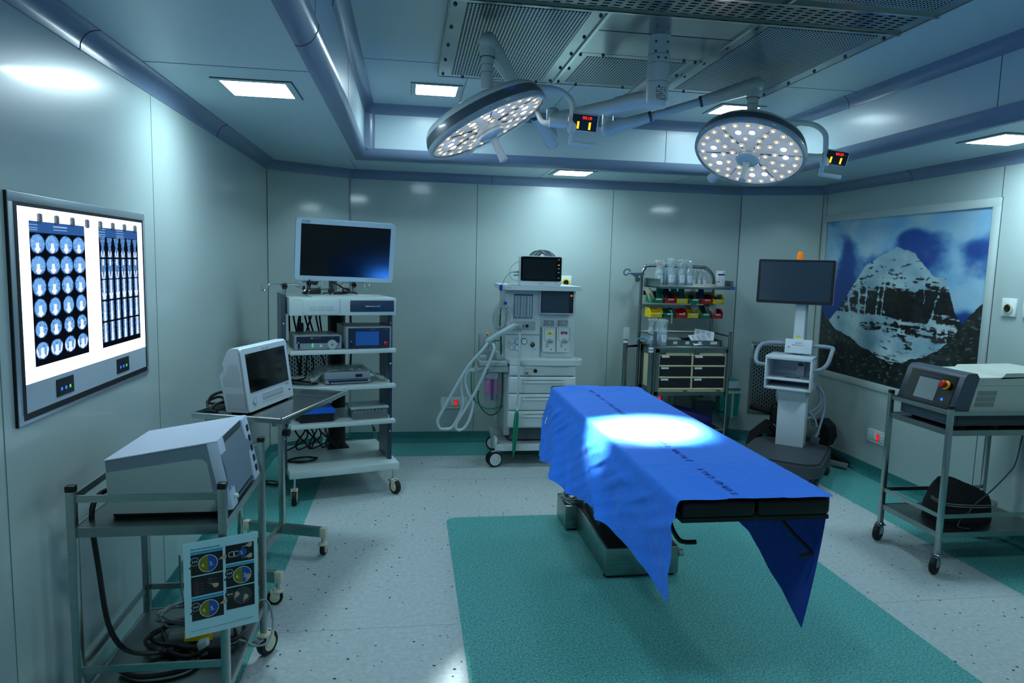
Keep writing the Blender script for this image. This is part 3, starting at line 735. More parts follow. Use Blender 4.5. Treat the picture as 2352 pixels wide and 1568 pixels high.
def paint_grid(name, ny, nz, P, color, m, flip=False, gain=1):
    """grid P(u,v) coloured per corner by color(u,v)"""
    vs = [P(i/ny, j/nz) for j in range(nz+1) for i in range(ny+1)]
    fs = [(j*(ny+1)+i, j*(ny+1)+i+1, (j+1)*(ny+1)+i+1, (j+1)*(ny+1)+i) for j in range(nz) for i in range(ny)]
    me = bpy.data.meshes.new(name); me.from_pydata(vs, [], [f[::-1] if flip else f for f in fs])
    ca = me.color_attributes.new('paint', 'FLOAT_COLOR', 'POINT')
    buf = []
    for j in range(nz+1):
        for i in range(ny+1): buf += [*(gain*x for x in lin(color(i/ny, j/nz))), 1]
    ca.data.foreach_set('color', buf); me.materials.append(m)
    o = bpy.data.objects.new(name, me); C.objects.link(o); return o
FILM = attr_mat('radiograph_film', 'film')
def mixc(a, b, t): return tuple(a[i]+(b[i]-a[i])*t for i in range(3))
def axial(u, v):
    base = (10, 14, 22)
    if v > .92:
        c = (50, 92, 150)
        if (u < .14 and .93 < v < .985 and int(v*170) % 3 == 0) or (.4 < u < .66 and .945 < v < .985 and int(v*130) % 3 == 0): c = (150, 190, 230)
        return c
    gx, gy = u*4, (v-.03)/.89*6; i, j = int(gx), int(gy); row = 5-j
    x, y = (gx-i-.5)*2, (gy-j-.5)*2
    w = (.98, .98, .9, .84, .82, .88)[max(0, min(5, row))]
    rr = math.hypot(x/w, y/(.9 if row < 4 else .82))+.05*fn(x*3+i*7, y*3+j*5)
    if rr > 1 or v < .03: return base
    n = fn(x*4+i*3.1, y*4+j*2.3)
    c = mixc((88, 148, 215), (150, 200, 245), .5+.5*n)
    if row > 3 and fn(x*6+i, y*6+j*9, 3) > .32: c = (24, 40, 66)
    if row < 3 and math.hypot(x, y-.1) > .62 and fn(x*7+i, y*7+j*4, 8) > .38: c = (16, 26, 44)
    if abs(x) < .22 and -.72 < y < .12+.1*row*.3: c = (245, 250, 255)
    if abs(x)+abs(y+.5) < .4: c = (250, 252, 255)
    if row == 5 and abs(abs(x)-.62-(y+.3)*.25) < .1 and -.6 < y < .3: c = (245, 250, 255)
    if rr > .93: c = (60, 105, 165)
    return c
def coronal(u, v):
    if v > .925:
        return (150, 190, 230) if ((u < .16 or .42 < u < .62) and int(v*150) % 3 == 0) else (50, 92, 150)
    gx, gy = u*6, (v-.04)/.885*5; i, j = int(gx), int(gy); x, y = (gx-i-.5)*2, (gy-j-.5)*2; row = 4-j
    if v < .04 or abs(x) > .86 or abs(y) > .92: return (8, 12, 20)
    half = .34+.36*sm(.0, .9, abs(y+.05)) if row == 0 else .66
    n = fn(x*5+i*4, y*6+j*7)
    if abs(x) > half+.06*n: return (12, 20, 34)
    c = mixc((42, 80, 130), (130, 185, 235), .5+.6*n)
    if row >= 1 and abs(x) < .24-.04*math.sin(y*14) and y > (.3 if row == 1 else -.95) - (0 if row > 1 else .0): c = mixc(c, (250, 252, 255), .9)
    if row in (0, 1, 2) and y < -.3 and abs(abs(x)-.22-(y+.8)*.5) < .13: c = (248, 252, 255)
    if row in (3, 4) and y < -.1 and abs(x) < .3: c = mixc(c, (250, 252, 255), .75+.25*n)
    return c
def film(y0, y1, z0, z1, fnc, lab, ny, nz):
    o = paint_grid('radiograph_film', ny, nz, lambda u, v: ((0, (u-.5)*(y1-y0), (v-.5)*(z1-z0))), fnc, FILM, gain=.5)
    o.location = (XL+.0125, (y0+y1)/2, (z0+z1)/2)
    tag(o, lab, 'x-ray film', 'films on the light box')
film(2.217, 2.566, 1.258, 1.688, axial, 'left film on the light box, four columns of round body slices', 150, 200)
film(2.675, 3.032, 1.258, 1.69, coronal, 'right film on the light box, five rows of narrow spine slices', 150, 190)
# ------------------------------------------------------------------ steel trolleys
def caster(parent, x, y, ztop, r=.05, w=.026, body=CREAM, tyre=BLACKR, hub=CREAM, yaw=0, pedal=True, off=.02):
    c = MB(body); M = Matrix.Translation((x, y, 0)) @ Matrix.Rotation(R(yaw), 4, 'Z'); c.M = M
    c.cyl((0, 0, ztop), (0, 0, r*2+.004), .009, m=STEEL2); c.lathe([(.02, r*2+.004), (.026, r*2-.006), (.024, r*2-.012)], n=16)
    for s in (-1, 1): c.box(-.016+off*.5, .018+off, s*(w/2+.003)-.003, s*(w/2+.003)+.003, r*.8, r*2-.006, bev=.002)
    c.box(-.018, .022+off, -w/2-.004, w/2+.004, r*2-.012, r*2-.002, bev=.003)
    o = c.build('caster', parent)
    q = MB(tyre); q.M = M @ Matrix.Translation((off, 0, r)) @ Matrix.Rotation(R(90), 4, 'X')
    q.lathe([(r*.55, -w/2), (r*.92, -w/2), (r, -w/2+.006), (r, w/2-.006), (r*.92, w/2), (r*.55, w/2)], n=24)
    q.lathe([(r*.62, -w/2-.002), (r*.62, w/2+.002)], n=20, m=hub); q.build('wheel', o)
    if pedal:
        q = MB(GREYP); q.M = M; q.box(-.05, -.012, -.016, .016, r*1.55, r*1.7, bev=.003); q.build('brake_pedal', o)
    return o
def trolley(label, x0, x1, y0, y1, rz, zt, lean=0, cast=dict()):
    cx, cy = (x0+x1)/2, (y0+y1)/2; w, d = (x1-x0)/2, (y1-y0)/2
    t = thing('steel_trolley', label, 'trolley', (cx, cy, 0), rz)
    s = .0125
    for sx in (-1, 1):
        for sy in (-1, 1):
            b = MB(STEEL); b.box(sx*w-s, sx*w+s, sy*d-s, sy*d+s, .10, zt-.018, bev=.002); o = b.build('leg', t)
            b = MB(BLACK); b.box(sx*w-s-.0008, sx*w+s+.0008, sy*d-s-.0008, sy*d+s+.0008, zt-.02, zt, bev=.003); b.build('end_cap', o)
            caster(t, sx*w, sy*d, .12, **cast)
    for zz, nm in ((zt-.135, 'upper_shelf'), (.222, 'lower_shelf')):
        b = MB(STEELS); b.box(-w, w, -d, d, zz-.006, zz, mat('shelf_steel', (128,140,140), .3, 1, var=.1, vscale=5))
        for sx in (-1, 1): b.box(sx*w-.004, sx*w+.004, -d+s, d-s, zz-.028, zz+.002); 
        for sy in (-1, 1): b.box(-w+s, w-s, sy*d-.004, sy*d+.004, zz-.028, zz+.002)
        b.build(nm, t)
        rails = [((-w+s, -d), (w-s, -d)), ((-w, -d+s), (-w, d-s)), ((-w+s, d), (w-s, d))] + ([((w, -d+s), (w, d-s))] if False else [])
        for a, c in rails:
            b = MB(STEEL); b.bar((*a, zz+.092), (*c, zz+.092), .008, .022); b.build('guard_rail', t)
    return t
trolley('stainless two-shelf trolley in the left foreground, grey generator on top and cables below', -1.0, -.567, 2.19, 2.755, 0, .905, cast=dict(r=.05, w=.03, yaw=60))
trolley('stainless two-shelf trolley at the right carrying the grey laser console', 2.825, 3.5, 3.215, 3.675, 0, .918, cast=dict(r=.052, w=.026, body=mat('zinc_plate', (150,165,175), .25, 1), hub=BLACKR, yaw=-150))
# ---- generator with touch screen on the left trolley
GENW = mat('pale_lilac_white', (188,202,222), .38); GENB = mat('slate_grey_shell', (112,128,140), .42); GENS = mat('sage_side_panel', (152,172,170), .45)
t = thing('surgical_generator', 'white and grey generator with a slanted touch screen on the left foreground trolley', 'electrosurgical generator', (-.77, 2.46, .772))
def side_prof(y, prof): return [(x+.77, z-.772) for x, z in prof]
PX = lambda: XYM((0, 0, 0), (1, 0, 0), (0, 0, 1))
body = side_prof(0, [(-.925, .79), (-.935, .955), (-.605, 1.012), (-.575, .925), (-.56, .80), (-.575, .784)])
b = MB(GENB); b.prism(body, -.19, .19, M=PX()); b.build('shell', t)
b = MB(GENW)
for (xa, za), (xb, zb) in (((-.938, .958), (-.601, 1.0155)),):
    b.raw([(xa+.77, -.192, za-.772), (xb+.77, -.192, zb-.772), (xb+.77, .192, zb-.772), (xa+.77, .192, za-.772), (xa+.77, -.192, za-.775), (xb+.77, -.192, zb-.775), (xb+.77, .192, zb-.775), (xa+.77, .192, za-.775)], [(0, 1, 2, 3), (4, 7, 6, 5), (0, 4, 5, 1), (1, 5, 6, 2), (2, 6, 7, 3), (3, 7, 4, 0)])
b.build('top_cover', t)
sp = side_prof(0, [(-.928, .785), (-.933, .918), (-.665, .957), (-.645, .955), (-.632, .942), (-.605, .785)])
for s in (-1, 1):
    b = MB(GENS); b.prism(sp, -.001, .002, M=Matrix.Translation((0, s*.1915, 0)) @ PX()); b.build('side_panel', t)
b = MB(BLACK); b.box(-.15, .18, -.18, .18, .0, .014); b.build('foot', t)
fx = Vector((-.605+.77, 0, 1.012-.772)); fb = Vector((-.562+.77, 0, .80-.772)); up = (fx-fb).normalized(); FN = Vector((up.z, 0, -up.x))
FM = Matrix.Translation(fb) @ Matrix(((0, up.x, FN.x, 0), (1, 0, 0, 0), (0, up.z, FN.z, 0), (0, 0, 0, 1)))
b = MB(GENW); b.M = FM; b.box(-.192, -.125, -.012, .218, -.03, .006, bev=.004); b.build('front_bezel', t)
b = MB(GENW); b.M = FM; b.box(.115, .192, -.012, .218, -.03, .010, bev=.004); b.build('socket_bezel', t)
b = MB(mat('touch_glass', (24,42,48), .12, coat=.5)); b.M = FM; b.box(-.125, .115, .002, .205, -.005, .003); scr = b.build('touch_screen', t)
b = MB(DGREY); b.M = FM; b.box(-.127, .117, -.004, .004, -.004, .005); b.box(-.127, .117, .203, .215, -.02, .004); b.build('screen_edge', scr)
for k in range(5):
    b = MB(BLACK); b.M = FM; b.box(.145, .172, .012+.038*k, .036+.038*k, .008, .0125, bev=.002); b.build('instrument_socket', t)
b = MB(PAPER); b.M = FM; b.box(-.17, -.15, .10, .16, .006, .0068)
b.build('sticker', t)
b = MB(WHITEP); b.M = FM; b.lathe([(.008, .006), (.009, .012), (.006, .018)], Matrix.Translation((-.15, .02, 0)), 14); b.build('return_plug', t)
b = MB(LEDBLU); b.M = FM; b.lathe([(.003, .006), (.003, .0075)], Matrix.Translation((-.16, .055, 0)), 10); b.build('power_light', t)
# ---- laminated instruction card
t = thing('instruction_card', 'laminated sheet of operating steps hung on the left trolley post', 'instruction card', (-.5665, 2.16, .59), 23.6)
CW, CH = .206, .292
b = MB(mat('laminated_sheet', (160,205,214), .25, coat=.6)); b.box(-CW/2, CW/2, -.0005, .0005, -CH/2, CH/2); b.box(-CW/2-.004, CW/2+.004, -.0003, .0003, -CH/2-.004, CH/2+.004, mat('laminate_edge', (175,205,212), .2, alpha=1)); b.build('sheet', t)
FMc = XYM((0, -.0006, 0), (1, 0, 0), (0, 0, 1))
CBAR = mat('cyan_print', (30,140,175), .4); CDK = mat('screen_print_black', (10,15,19), .3); COLV = mat('olive_print', (104,108,28), .4); CBL = mat('blue_print', (28,70,150), .4); CWH = mat('print_white', (190,215,215), .5); CYL = mat('print_yellow', (215,225,40), .4); CSK = mat('skin_print', (176,150,132), .5); COR = mat('orange_print', (120,72,40), .5); CGR = mat('print_grey', (60,72,76), .4)
b = MB(CDK); b.M = FMc
def rect(x0, x1, y0, y1, m, h=.0004): b.box(x0, x1, y0, y1, 0, h, m)
b.text('Optional operating steps', .0085, Matrix.Translation((-.088, .124, .0002)), CGR)
def hand(x, y, a=0):
    M = Matrix.Translation((x, y, .0012)) @ Matrix.Rotation(R(a), 4, 'Z')
    b.prism([(0, 0), (.012, .006), (.022, .010), (.026, .004), (.022, -.006), (.012, -.005), (.010, -.001)], 0, .0003, CSK, M)
def dial(x, y, hx, hy, ha, dim=False):
    b.lathe([(.0135, 0), (.0135, .0006)], Matrix.Translation((x-.034, y+.012, 0)), 20, CWH if not dim else CGR); b.lathe([(.0125, .0007), (.0125, .0008)], Matrix.Translation((x-.034, y+.012, 0)), 20, mat('dial_dark', (26,36,40), .4))
    b.lathe([(.0275, 0), (.0275, .0006)], Matrix.Translation((x+.004, y, 0)), 28, CWH if not dim else CGR)
    for s, m in ((1, COLV), (-1, CBL)):
        pts = [(x+.004, y+s*0)]; pts = [(x+.004-s*.0258*math.sin(R(a)), y+.0258*math.cos(R(a))) for a in range(0, 181, 15)]
        b.prism(pts, .0007, .0009, m if not dim else mat('dial_dim', (40,56,60), .3))
    for k in range(3): b.box(x-.041+.006*k, x-.038+.006*k, y+.010, y+.014, .0009, .001, CWH)
    b.lathe([(.004, 0), (.004, .0007)], Matrix.Translation((x-.046, y-.006, 0)), 10, CGR)
    if not dim:
        b.text('4.', .017, Matrix.Translation((x-.016, y-.009, .001)), CYL); b.text('5.', .018, Matrix.Translation((x+.007, y-.008, .001)), CWH)
    hand(hx, hy, ha)
lx0, lx1, rx0_, rx1_ = -.087, .004, .012, .096
rect(lx0, lx1, .112, .119, CBAR); rect(lx0, lx1, .044, .110, CDK); dial(-.042, .076, -.01, .082, 10)
rect(lx0, lx1, -.022, .040, CDK)
rect(lx0, lx1, -.034, -.026, CBAR); rect(lx0, lx1, -.100, -.036, CDK); dial(-.042, -.068, -.01, -.062, 10)
rect(rx0_, rx1_, .062, .120, CDK); rect(rx0_, rx1_, .052, .058, CBAR); rect(rx0_, rx1_, -.014, .050, CDK); dial(.056, .018, .07, -.006, 60)
rect(rx0_, rx1_, -.088, -.018, CDK); dial(.056, -.05, .062, -.072, 60, True); hand(.036, -.058, 60)
b.prism(rrect(.032, .018, .008, cx=.036, cy=.090), .0004, .0007, CWH); b.prism(rrect(.029, .015, .007, cx=.036, cy=.090), .0007, .0009, CDK); b.box(.035, .0385, .084, .096, .0009, .001, CWH)
b.lathe([(.0125, .0005), (.0125, .0008)], Matrix.Translation((.062, .091, 0)), 24, CBL); b.text('5.', .014, Matrix.Translation((.055, .086, .001)), CWH)
for dy in (.017, -.016): b.lathe([(.005, .0005), (.005, .0008)], Matrix.Translation((.063, .091+dy, 0)), 12, CGR)
hand(.066, .108, 10); hand(.066, .072, 10)
for x0, x1, y0, y1 in ((-.078, -.067, -.016, .024), (-.040, -.030, .010, .028)):
    b.box(x0, x1, y0, y1, .0004, .0006, COR); b.box(x0+.001, x1-.001, y0+.001, y1-.001, .0006, .0007, CDK)
    k = y0+.005
    while k < y1: b.lathe([(.0032, .0007), (.0032, .0008)], Matrix.Translation(((x0+x1)/2, k, 0)), 10, mat('print_slate', (34,52,78), .5)); b.box(x1+.003, x1+.016, k-.001, k+.001, .0004, .0005, CGR); k += .009
hand(-.034, .010, -30)
b.box(-.09, .09, -.132, -.1313, .0, .0003, CGR); b.box(.03, .09, -.128, -.1275, .0, .0003, CGR)
b.build('printed_steps', t)
b = MB(GCABLE); b.tube([(.0, .0, .138), (.012, .004, .15), (.02, .012, .165), (.02, .02, .19)], .0008, sm=4, n=5); b.build('hanging_wire', t)
# ---- cables and odds on the lower shelf of the left trolley
LZ = .224
def cable(name, label, pts, r, m, sm_=5, cat='cable', group=None, plugs=()):
    b = MB(m); b.tube(pts, r, sm=sm_, n=8); o = b.build(name); tag(o, label, cat, group)
    return o
cable('power_cable', 'thick black cable dropping from the generator to the lower shelf of the left trolley',
 [(-.92, 2.33, .85), (-.965, 2.30, .84), (-.98, 2.27, .78), (-.965, 2.27, .60), (-.955, 2.30, .40), (-.93, 2.36, .28), (-.86, 2.40, LZ+.016), (-.78, 2.44, LZ+.012), (-.72, 2.41, LZ+.011), (-.70, 2.33, LZ+.011), (-.76, 2.28, LZ+.011), (-.86, 2.27, LZ+.011), (-.93, 2.31, LZ+.011)], .0085, CABLE)
pts = []
for k in range(34):
    a = k*.58; rr = .115+.03*math.sin(k*1.3); pts.append((-.745+1.05*rr*math.cos(a)*1.1, 2.50+rr*math.sin(a)*.95, LZ+.012+.0028*(k % 7)+(.02 if k % 9 == 4 else 0)))
cable('coiled_cable', 'tangled black cable coiled on the lower shelf of the left trolley', pts, .0072, CABLE, 4)
pts = []
for k in range(30):
    a = k*.62+.6; rr = .088+.012*math.sin(k*2.1); pts.append((-.80+rr*math.cos(a)*1.15, 2.60+rr*math.sin(a)*.85, LZ+.042+.0032*(k % 8)))
cable('coiled_cable', 'thin grey cable coil lying behind the black cable on the left trolley', pts, .0042, GCABLE, 4)
cable('signal_cable', 'thin pale grey cable looping outside the left trolley near its caster', [(-.86, 2.70, .46), (-.855, 2.69, .36), (-.84, 2.67, .30), (-.80, 2.64, .262), (-.70, 2.62, LZ+.02), (-.62, 2.66, LZ+.03), (-.545, 2.69, .27), (-.512, 2.66, .20), (-.515, 2.58, .16), (-.55, 2.50, .19), (-.59, 2.46, LZ+.014), (-.66, 2.44, LZ+.01)], .0042, GCABLE)
t = thing('cable_pack', 'clear bag of grey leads with a yellow label on the left trolley', 'bagged accessory', (-.735, 2.54, LZ))
b = MB(FILMW); b.box(-.11, .11, -.05, .05, .001, .034, bev=.014); b.build('bag', t)
b = MB(YELLOW); b.box(-.05, .045, -.055, -.049, .005, .04); b.box(-.05, .045, -.053, .04, .036, .039); b.build('yellow_label', t)
t = thing('adapter_plug', 'small white tagged plug adapter beside the front post of the left trolley', 'plug adapter', (-.672, 2.395, LZ))
b = MB(BLACK); b.box(.0, .055, -.03, .03, .001, .045, bev=.006); b.build('adapter_body', t)
b = MB(WHITEP); b.M = Matrix.Rotation(R(-15), 4, 'Y'); b.box(-.028, .006, -.012, .022, .008, .058, bev=.004); b.build('white_tag', t)
b = MB(STEEL2); b.tube([(-.02, 0, .012), (-.045, -.004, .01), (-.055, .01, .008), (-.045, .022, .008)], .003, sm=3); b.build('lead_end', t)
t = thing('accessory_bag', 'small clear bag with blue contents on the left trolley behind the card', 'bagged accessory', (-.63, 2.53, LZ))
b = MB(FILMW); b.box(-.03, .035, -.03, .03, .001, .045, bev=.013); b.build('bag', t)
b = MB(BLUE); b.box(-.022, .004, -.02, .015, .006, .036, bev=.006); b.build('contents', t)
# ------------------------------------------------------------------ mayo stand with display unit
t = thing('instrument_stand', 'stainless tray stand beside the left wall holding the white display unit', 'mayo stand', (-.68, 3.30, 0), -18)
# local frame: x across tray, y along tray (away from the camera)
b = MB(STEELS); b.box(-.21, .21, -.20, .49, .888, .893, mat('tray_steel', (120,132,132), .22, 1, var=.1, vscale=5))
b.build('tray', t)
b = MB(STEEL2)
ring = [(-.212, -.202), (.212, -.202), (.212, .492), (-.212, .492)]
for z, r in ((.908, .006),):
    for i in range(4): b.cyl((*ring[i], z), (*ring[(i+1) % 4], z), r)
for i in range(4):
    a, c = Vector((*ring[i], 0)), Vector((*ring[(i+1) % 4], 0))
    b.raw([(a.x, a.y, .889), (c.x, c.y, .889), (c.x, c.y, .908), (a.x, a.y, .908)], [(0, 1, 2, 3)])
b.build('tray_rim', t)
b = MB(STEEL)
for x in (-.16, .16): b.bar((x, -.17, .876), (x, .47, .876), .02, .02)
b.bar((-.17, .40, .872), (.17, .40, .872), .025, .025); b.bar((-.20, -.1, .876), (.20, -.1, .876), .02, .02); b.build('tray_carrier', t)
PXL = -.15; PYL = .49
def lc(x, y):
    a = R(18); dx, dy = x+.68, y-3.30; return (math.cos(a)*dx-math.sin(a)*dy, math.sin(a)*dx+math.cos(a)*dy)
p = lc(-.675, 3.80)
b = MB(STEEL); b.box(p[0]-.014, p[0]+.014, p[1]-.014, p[1]+.014, .15, .715, bev=.002); b.build('outer_post', t)
b = MB(STEEL2); b.box(p[0]-.0105, p[0]+.0105, p[1]-.0105, p[1]+.0105, .70, .872, bev=.002); b.build('inner_post', t)
q = lc(-.83, 3.52); b = MB(STEEL2); b.box(q[0]-.010, q[0]+.010, q[1]-.010, q[1]+.010, .14, .872, bev=.002); b.build('second_post', t)
b = MB(BLACK); b.cyl((p[0]+.012, p[1], .665), (p[0]+.045, p[1], .665), .02, n=10); b.build('locking_knob', t)
b = MB(STEEL); e0, e1 = lc(-.872, 3.865), lc(-.447, 3.722); f0 = lc(-.685, 3.795); f1 = lc(-.76, 3.24); g0, g1 = lc(-.96, 3.32), lc(-.585, 3.195)
b.bar((*e0, .13), (*e1, .13), .03, .05); b.bar((*f0, .128), (*f1, .128), .026, .046); b.bar((*g0, .13), (*g1, .13), .03, .05); b.build('base_frame', t)
for a in (e0, e1, g0, g1):
    b = MB(CREAM); b.cbox((a[0], a[1], .13), (.034, .034, .054), bev=.004); b.build('end_cap', t)
for a, yw in ((e0, 20), (e1, 95), (g0, 30), (g1, 200)): caster(t, a[0]*.97, a[1]-.004, .11, r=.036, w=.022, yaw=yw, pedal=False, off=.014)
# display unit
DU = mat('display_unit_white', (196,212,220), .35); DUH = hole_mat('display_unit_grille', (196,212,220), (.0062, .0062), (.0032, .0032), 'YZ', stagger=True, metal=0, rough=.4, oval=True, dark=(80,98,105))
t = thing('display_unit', 'white boxy display unit with a dark screen on the tray stand', 'medical display', (-.712, 3.203, .897), 73.43)
lean = .04/.29
prof = [(0, 0), (.108, .0), (.137, .155), (.128, .178), (.121, .178), (.12, .195), (.135, .20), (.135, .208), (.095, .287), (.088, .292), (.046, .294), (.036, .286)]
prof = [(0, .004), (.105, .004), (.108, .02), (.135, .165), (.122, .185), (.116, .186), (.116, .212), (.126, .214), (.098, .278), (.086, .291), (.046, .294), (.037, .286)]
b = MB(DU); b.prism(prof, .0, .437, M=XYM((0, 0, 0), (0, 1, 0), (0, 0, 1)) ); b.build('housing', t)
up = Vector((0, .04, .285)).normalized(); FD = XYM((0, -.0005, .004), (1, 0, 0), up)
b = MB(DU); b.M = FD; b.prism(rrect(.437, .287, .012, cx=.2185, cy=.1435), -.008, .006); b.build('front_bezel', t)
b = MB(GLASSB); b.M = FD; b.box(.032, .408, .085, .262, .005, .0075); b.build('screen', t)
b = MB(mat('button_grey', (150,164,172), .4)); b.M = FD
b.prism(rrect(.205, .026, .008, cx=.235, cy=.049), .006, .0066)
for k in range(9):
    b.lathe([(.0085, .0066), (.0085, .0072)], Matrix.Translation((.147+.022*k, .049, 0)), 12, DU); b.lathe([(.0035, .0072), (.0035, .0074)], Matrix.Translation((.147+.022*k, .049, 0)), 8, GREYP)
b.box(.13, .34, .026, .0275, .006, .0066); b.build('button_strip', t)
b = MB(GREYP); b.M = FD; b.lathe([(.017, .006), (.0165, .008)], Matrix.Translation((.058, .045, 0)), 20); b.lathe([(.013, .008), (.013, .0086)], Matrix.Translation((.058, .045, 0)), 20, DU); b.build('power_button', t)
b = MB(LEDBLU); b.M = FD; b.lathe([(.0035, .006), (.0035, .0068)], Matrix.Translation((.085, .062, 0)), 10); b.build('power_light', t)
b = MB(BLACK); b.M = FD; b.box(.395, .408, .035, .042, .006, .0068); b.text('HD 1080P', .009, Matrix.Translation((.365, .068, .0062)), GREYP); b.build('port', t)
b = MB(mat('logo_orange', (205,150,60), .5)); b.M = FD; b.text('fiber', .013, Matrix.Translation((.185, .268, .0062)), sx=1.1); b.text('optics', .013, Matrix.Translation((.218, .268, .0062)), mat('logo_grey_blue', (130,160,185), .5), sx=1.1); b.build('maker_mark', t)
b = MB(DUH)
for poly in ([(.014, .014), (.097, .014), (.108, .085), (.104, .09), (.018, .09), (.012, .08)], [(.028, .118), (.112, .118), (.122, .15), (.098, .185), (.096, .21), (.085, .222), (.052, .222), (.046, .215)]):
    b.prism(poly, -.0008, .002, M=XYM((-.0002, 0, 0), (0, 1, 0), (0, 0, 1)))
b.build('vent_grille', t)
b = MB(BLACK)
for x in (.03, .40): b.box(x-.012, x+.012, .012, .09, -.0035, .005)
b.build('feet', t)
pts = [(-.79, 3.33, .94), (-.84, 3.33, .975), (-.90, 3.33, .955), (-.91, 3.30, .912), (-.85, 3.27, .905), (-.82, 3.29, .93), (-.87, 3.34, .95), (-.93, 3.36, .92), (-.90, 3.40, .905), (-.84, 3.38, .92), (-.80, 3.36, .935), (-.86, 3.30, .93), (-.89, 3.27, .905), (-.85, 3.22, .904)]
cable('display_cable', 'black cable bunched on the tray behind the white display unit', pts, .0065, CABLE)
# ------------------------------------------------------------------ endoscopy tower
TW = mat('tower_white_paint', (186,204,205), .35, coat=.2); TG = mat('tower_grey_profile', (110,122,128), .4, .2)
TL = (-.742, 4.546, 0); TP = 16
def tthing(name, label, cat, x, y, z, rz=0, group=None):
    a = R(TP); return thing(name, label, cat, (TL[0]+math.cos(a)*x-math.sin(a)*y, TL[1]+math.sin(a)*x+math.cos(a)*y, z), TP+rz, group)
t = thing('equipment_tower', 'tall white equipment cart with dark blue columns, shelves and a big monitor above', 'equipment cart', TL, TP)
def slab(nm, x0, x1, y0, y1, z0, z1, lip=.0, bev=.004):
    b = MB(TW); b.box(x0, x1, y0, y1, z0, z1, bev=bev); return b.build(nm, t)
slab('base_shelf', -.024, .698, -.05, .63, .181, .228)
for z0 in (.505, .748, .987):
    b = MB(TW); b.box(-.02, .64, .0, .44, z0+.004, z0+.024); b.box(-.012, .669, -.05, .0, z0, z0+.027, bev=.003)
    for x in (-.02, .636): b.box(x, x+.004, .0, .40, z0+.02, z0+.044)
    b.build('shelf', t)
b = MB(TW); b.box(-.015, .667, -.05, .44, 1.238, 1.352, bev=.004); top = b.build('drawer_housing', t)
b = MB(TW); b.prism(rrect(.42, .30, .03, cx=.335, cy=.12), 1.352, 1.361); b.build('monitor_base_plate', t)
b = MB(NAVY); b.box(.363, .652, -.054, -.049, 1.262, 1.336, bev=.002); d = b.build('drawer', top)
b = MB(CHROME); b.tube([(.462, -.056, 1.30), (.464, -.072, 1.30), (.49, -.075, 1.30), (.507, -.077, 1.30), (.524, -.075, 1.30), (.55, -.072, 1.30), (.552, -.056, 1.30)], .005, rs=[.007, .007, .0045, .0065, .0045, .007, .007], n=10)
for x in (.463, .551): b.ball((x, -.062, 1.30), .009)
b.build('handle', top)
b = MB(TW); b.box(.065, .292, -.058, -.05, 1.243, 1.342, bev=.003); b.build('switch_panel', top)
b = MB(mat('switch_rocker', (170,190,194), .3)); 
for k in range(6):
    b = MB(mat('switch_rocker', (172,192,196), .3)); x = .108+.0235*k+.006*(k//2); b.box(x, x+.019, -.0605, -.0575, 1.272, 1.304, bev=.001); b.box(x, x+.019, -.061, -.058, 1.3, 1.3035, WHITEP); b.build('switch', top)
b = MB(JOINT); b.box(.006, .058, -.0505, -.0495, 1.338, 1.339); b.box(.30, .3012, -.0505, -.0495, 1.25, 1.342); b.build('vent_slot', top)
for x in (-.0525, .6415):
    b = MB(TG); b.box(x, x+.027, .06, .30, .228, 1.368 if x < 0 else 1.30); c = b.build('side_column', t)
    b = MB(NAVY); b.box(x-.0005, x+.0275, .045, .061, .228, 1.368 if x < 0 else 1.30, bev=.004); b.build('column_cover', c)
    for z in (.43, .90, 1.18):
        b = MB(CHROME); b.lathe([(.006, 0), (.006, .003), (.002, .005)], Matrix.Translation((x+.0135, .045, z)) @ Matrix.Rotation(R(90), 4, 'X'), 10); b.build('screw', c)
CYL = mat('dark_column_paint', (17,19,19), .55, var=.5, vscale=6)
b = MB(CYL); b.cyl((.375, .50, .232), (.375, .50, 1.23), .062, n=28); b.box(.30, .452, .425, .575, .228, .236); b.build('centre_column', t)
for x, y in ((.012, .0), (.672, .0), (.012, .57), (.672, .57)):
    caster(t, x, y, .185, r=.052, w=.03, yaw=-70 if x > .3 else -100, off=.018)
# drip hooks on top
def hook_stand(x, y, z0, zr, w0, w1, nm='hook_bar'):
    b = MB(STEEL2); b.cyl((x, y, z0), (x, y, zr+.012), .012, n=12); po = b.build('hook_pole', t)
    b = MB(CHROME); b.tube([(x-w0, y, zr-.002), (x-w0, y, zr-.028), (x-w0+.012, y, zr-.04), (x-w0+.03, y, zr-.03), (x-w0+.038, y, zr-.006), (x-w0+.055, y, zr), (x, y, zr), (x+w1-.055, y, zr), (x+w1-.038, y, zr-.006), (x+w1-.03, y, zr-.03), (x+w1-.012, y, zr-.04), (x+w1, y, zr-.028), (x+w1, y, zr-.002)], .0045, sm=4); b.build('hook_bar', po)
    b = MB(BLACK)
    b.prism([((.021 if k % 2 == 0 else .015)*math.cos(PI*k/6), (.021 if k % 2 == 0 else .015)*math.sin(PI*k/6)) for k in range(12)], -.02, .0, M=Matrix.Translation((x, y-.012, zr-.012)) @ Matrix.Rotation(R(90), 4, 'X').inverted()); b.build('star_knob', po)
hook_stand(-.03, .08, 1.352, 1.43, .135, .135); hook_stand(.475, .40, 1.352, 1.432, .12, .115); hook_stand(.17, .42, 1.352, 1.438, .085, .09)
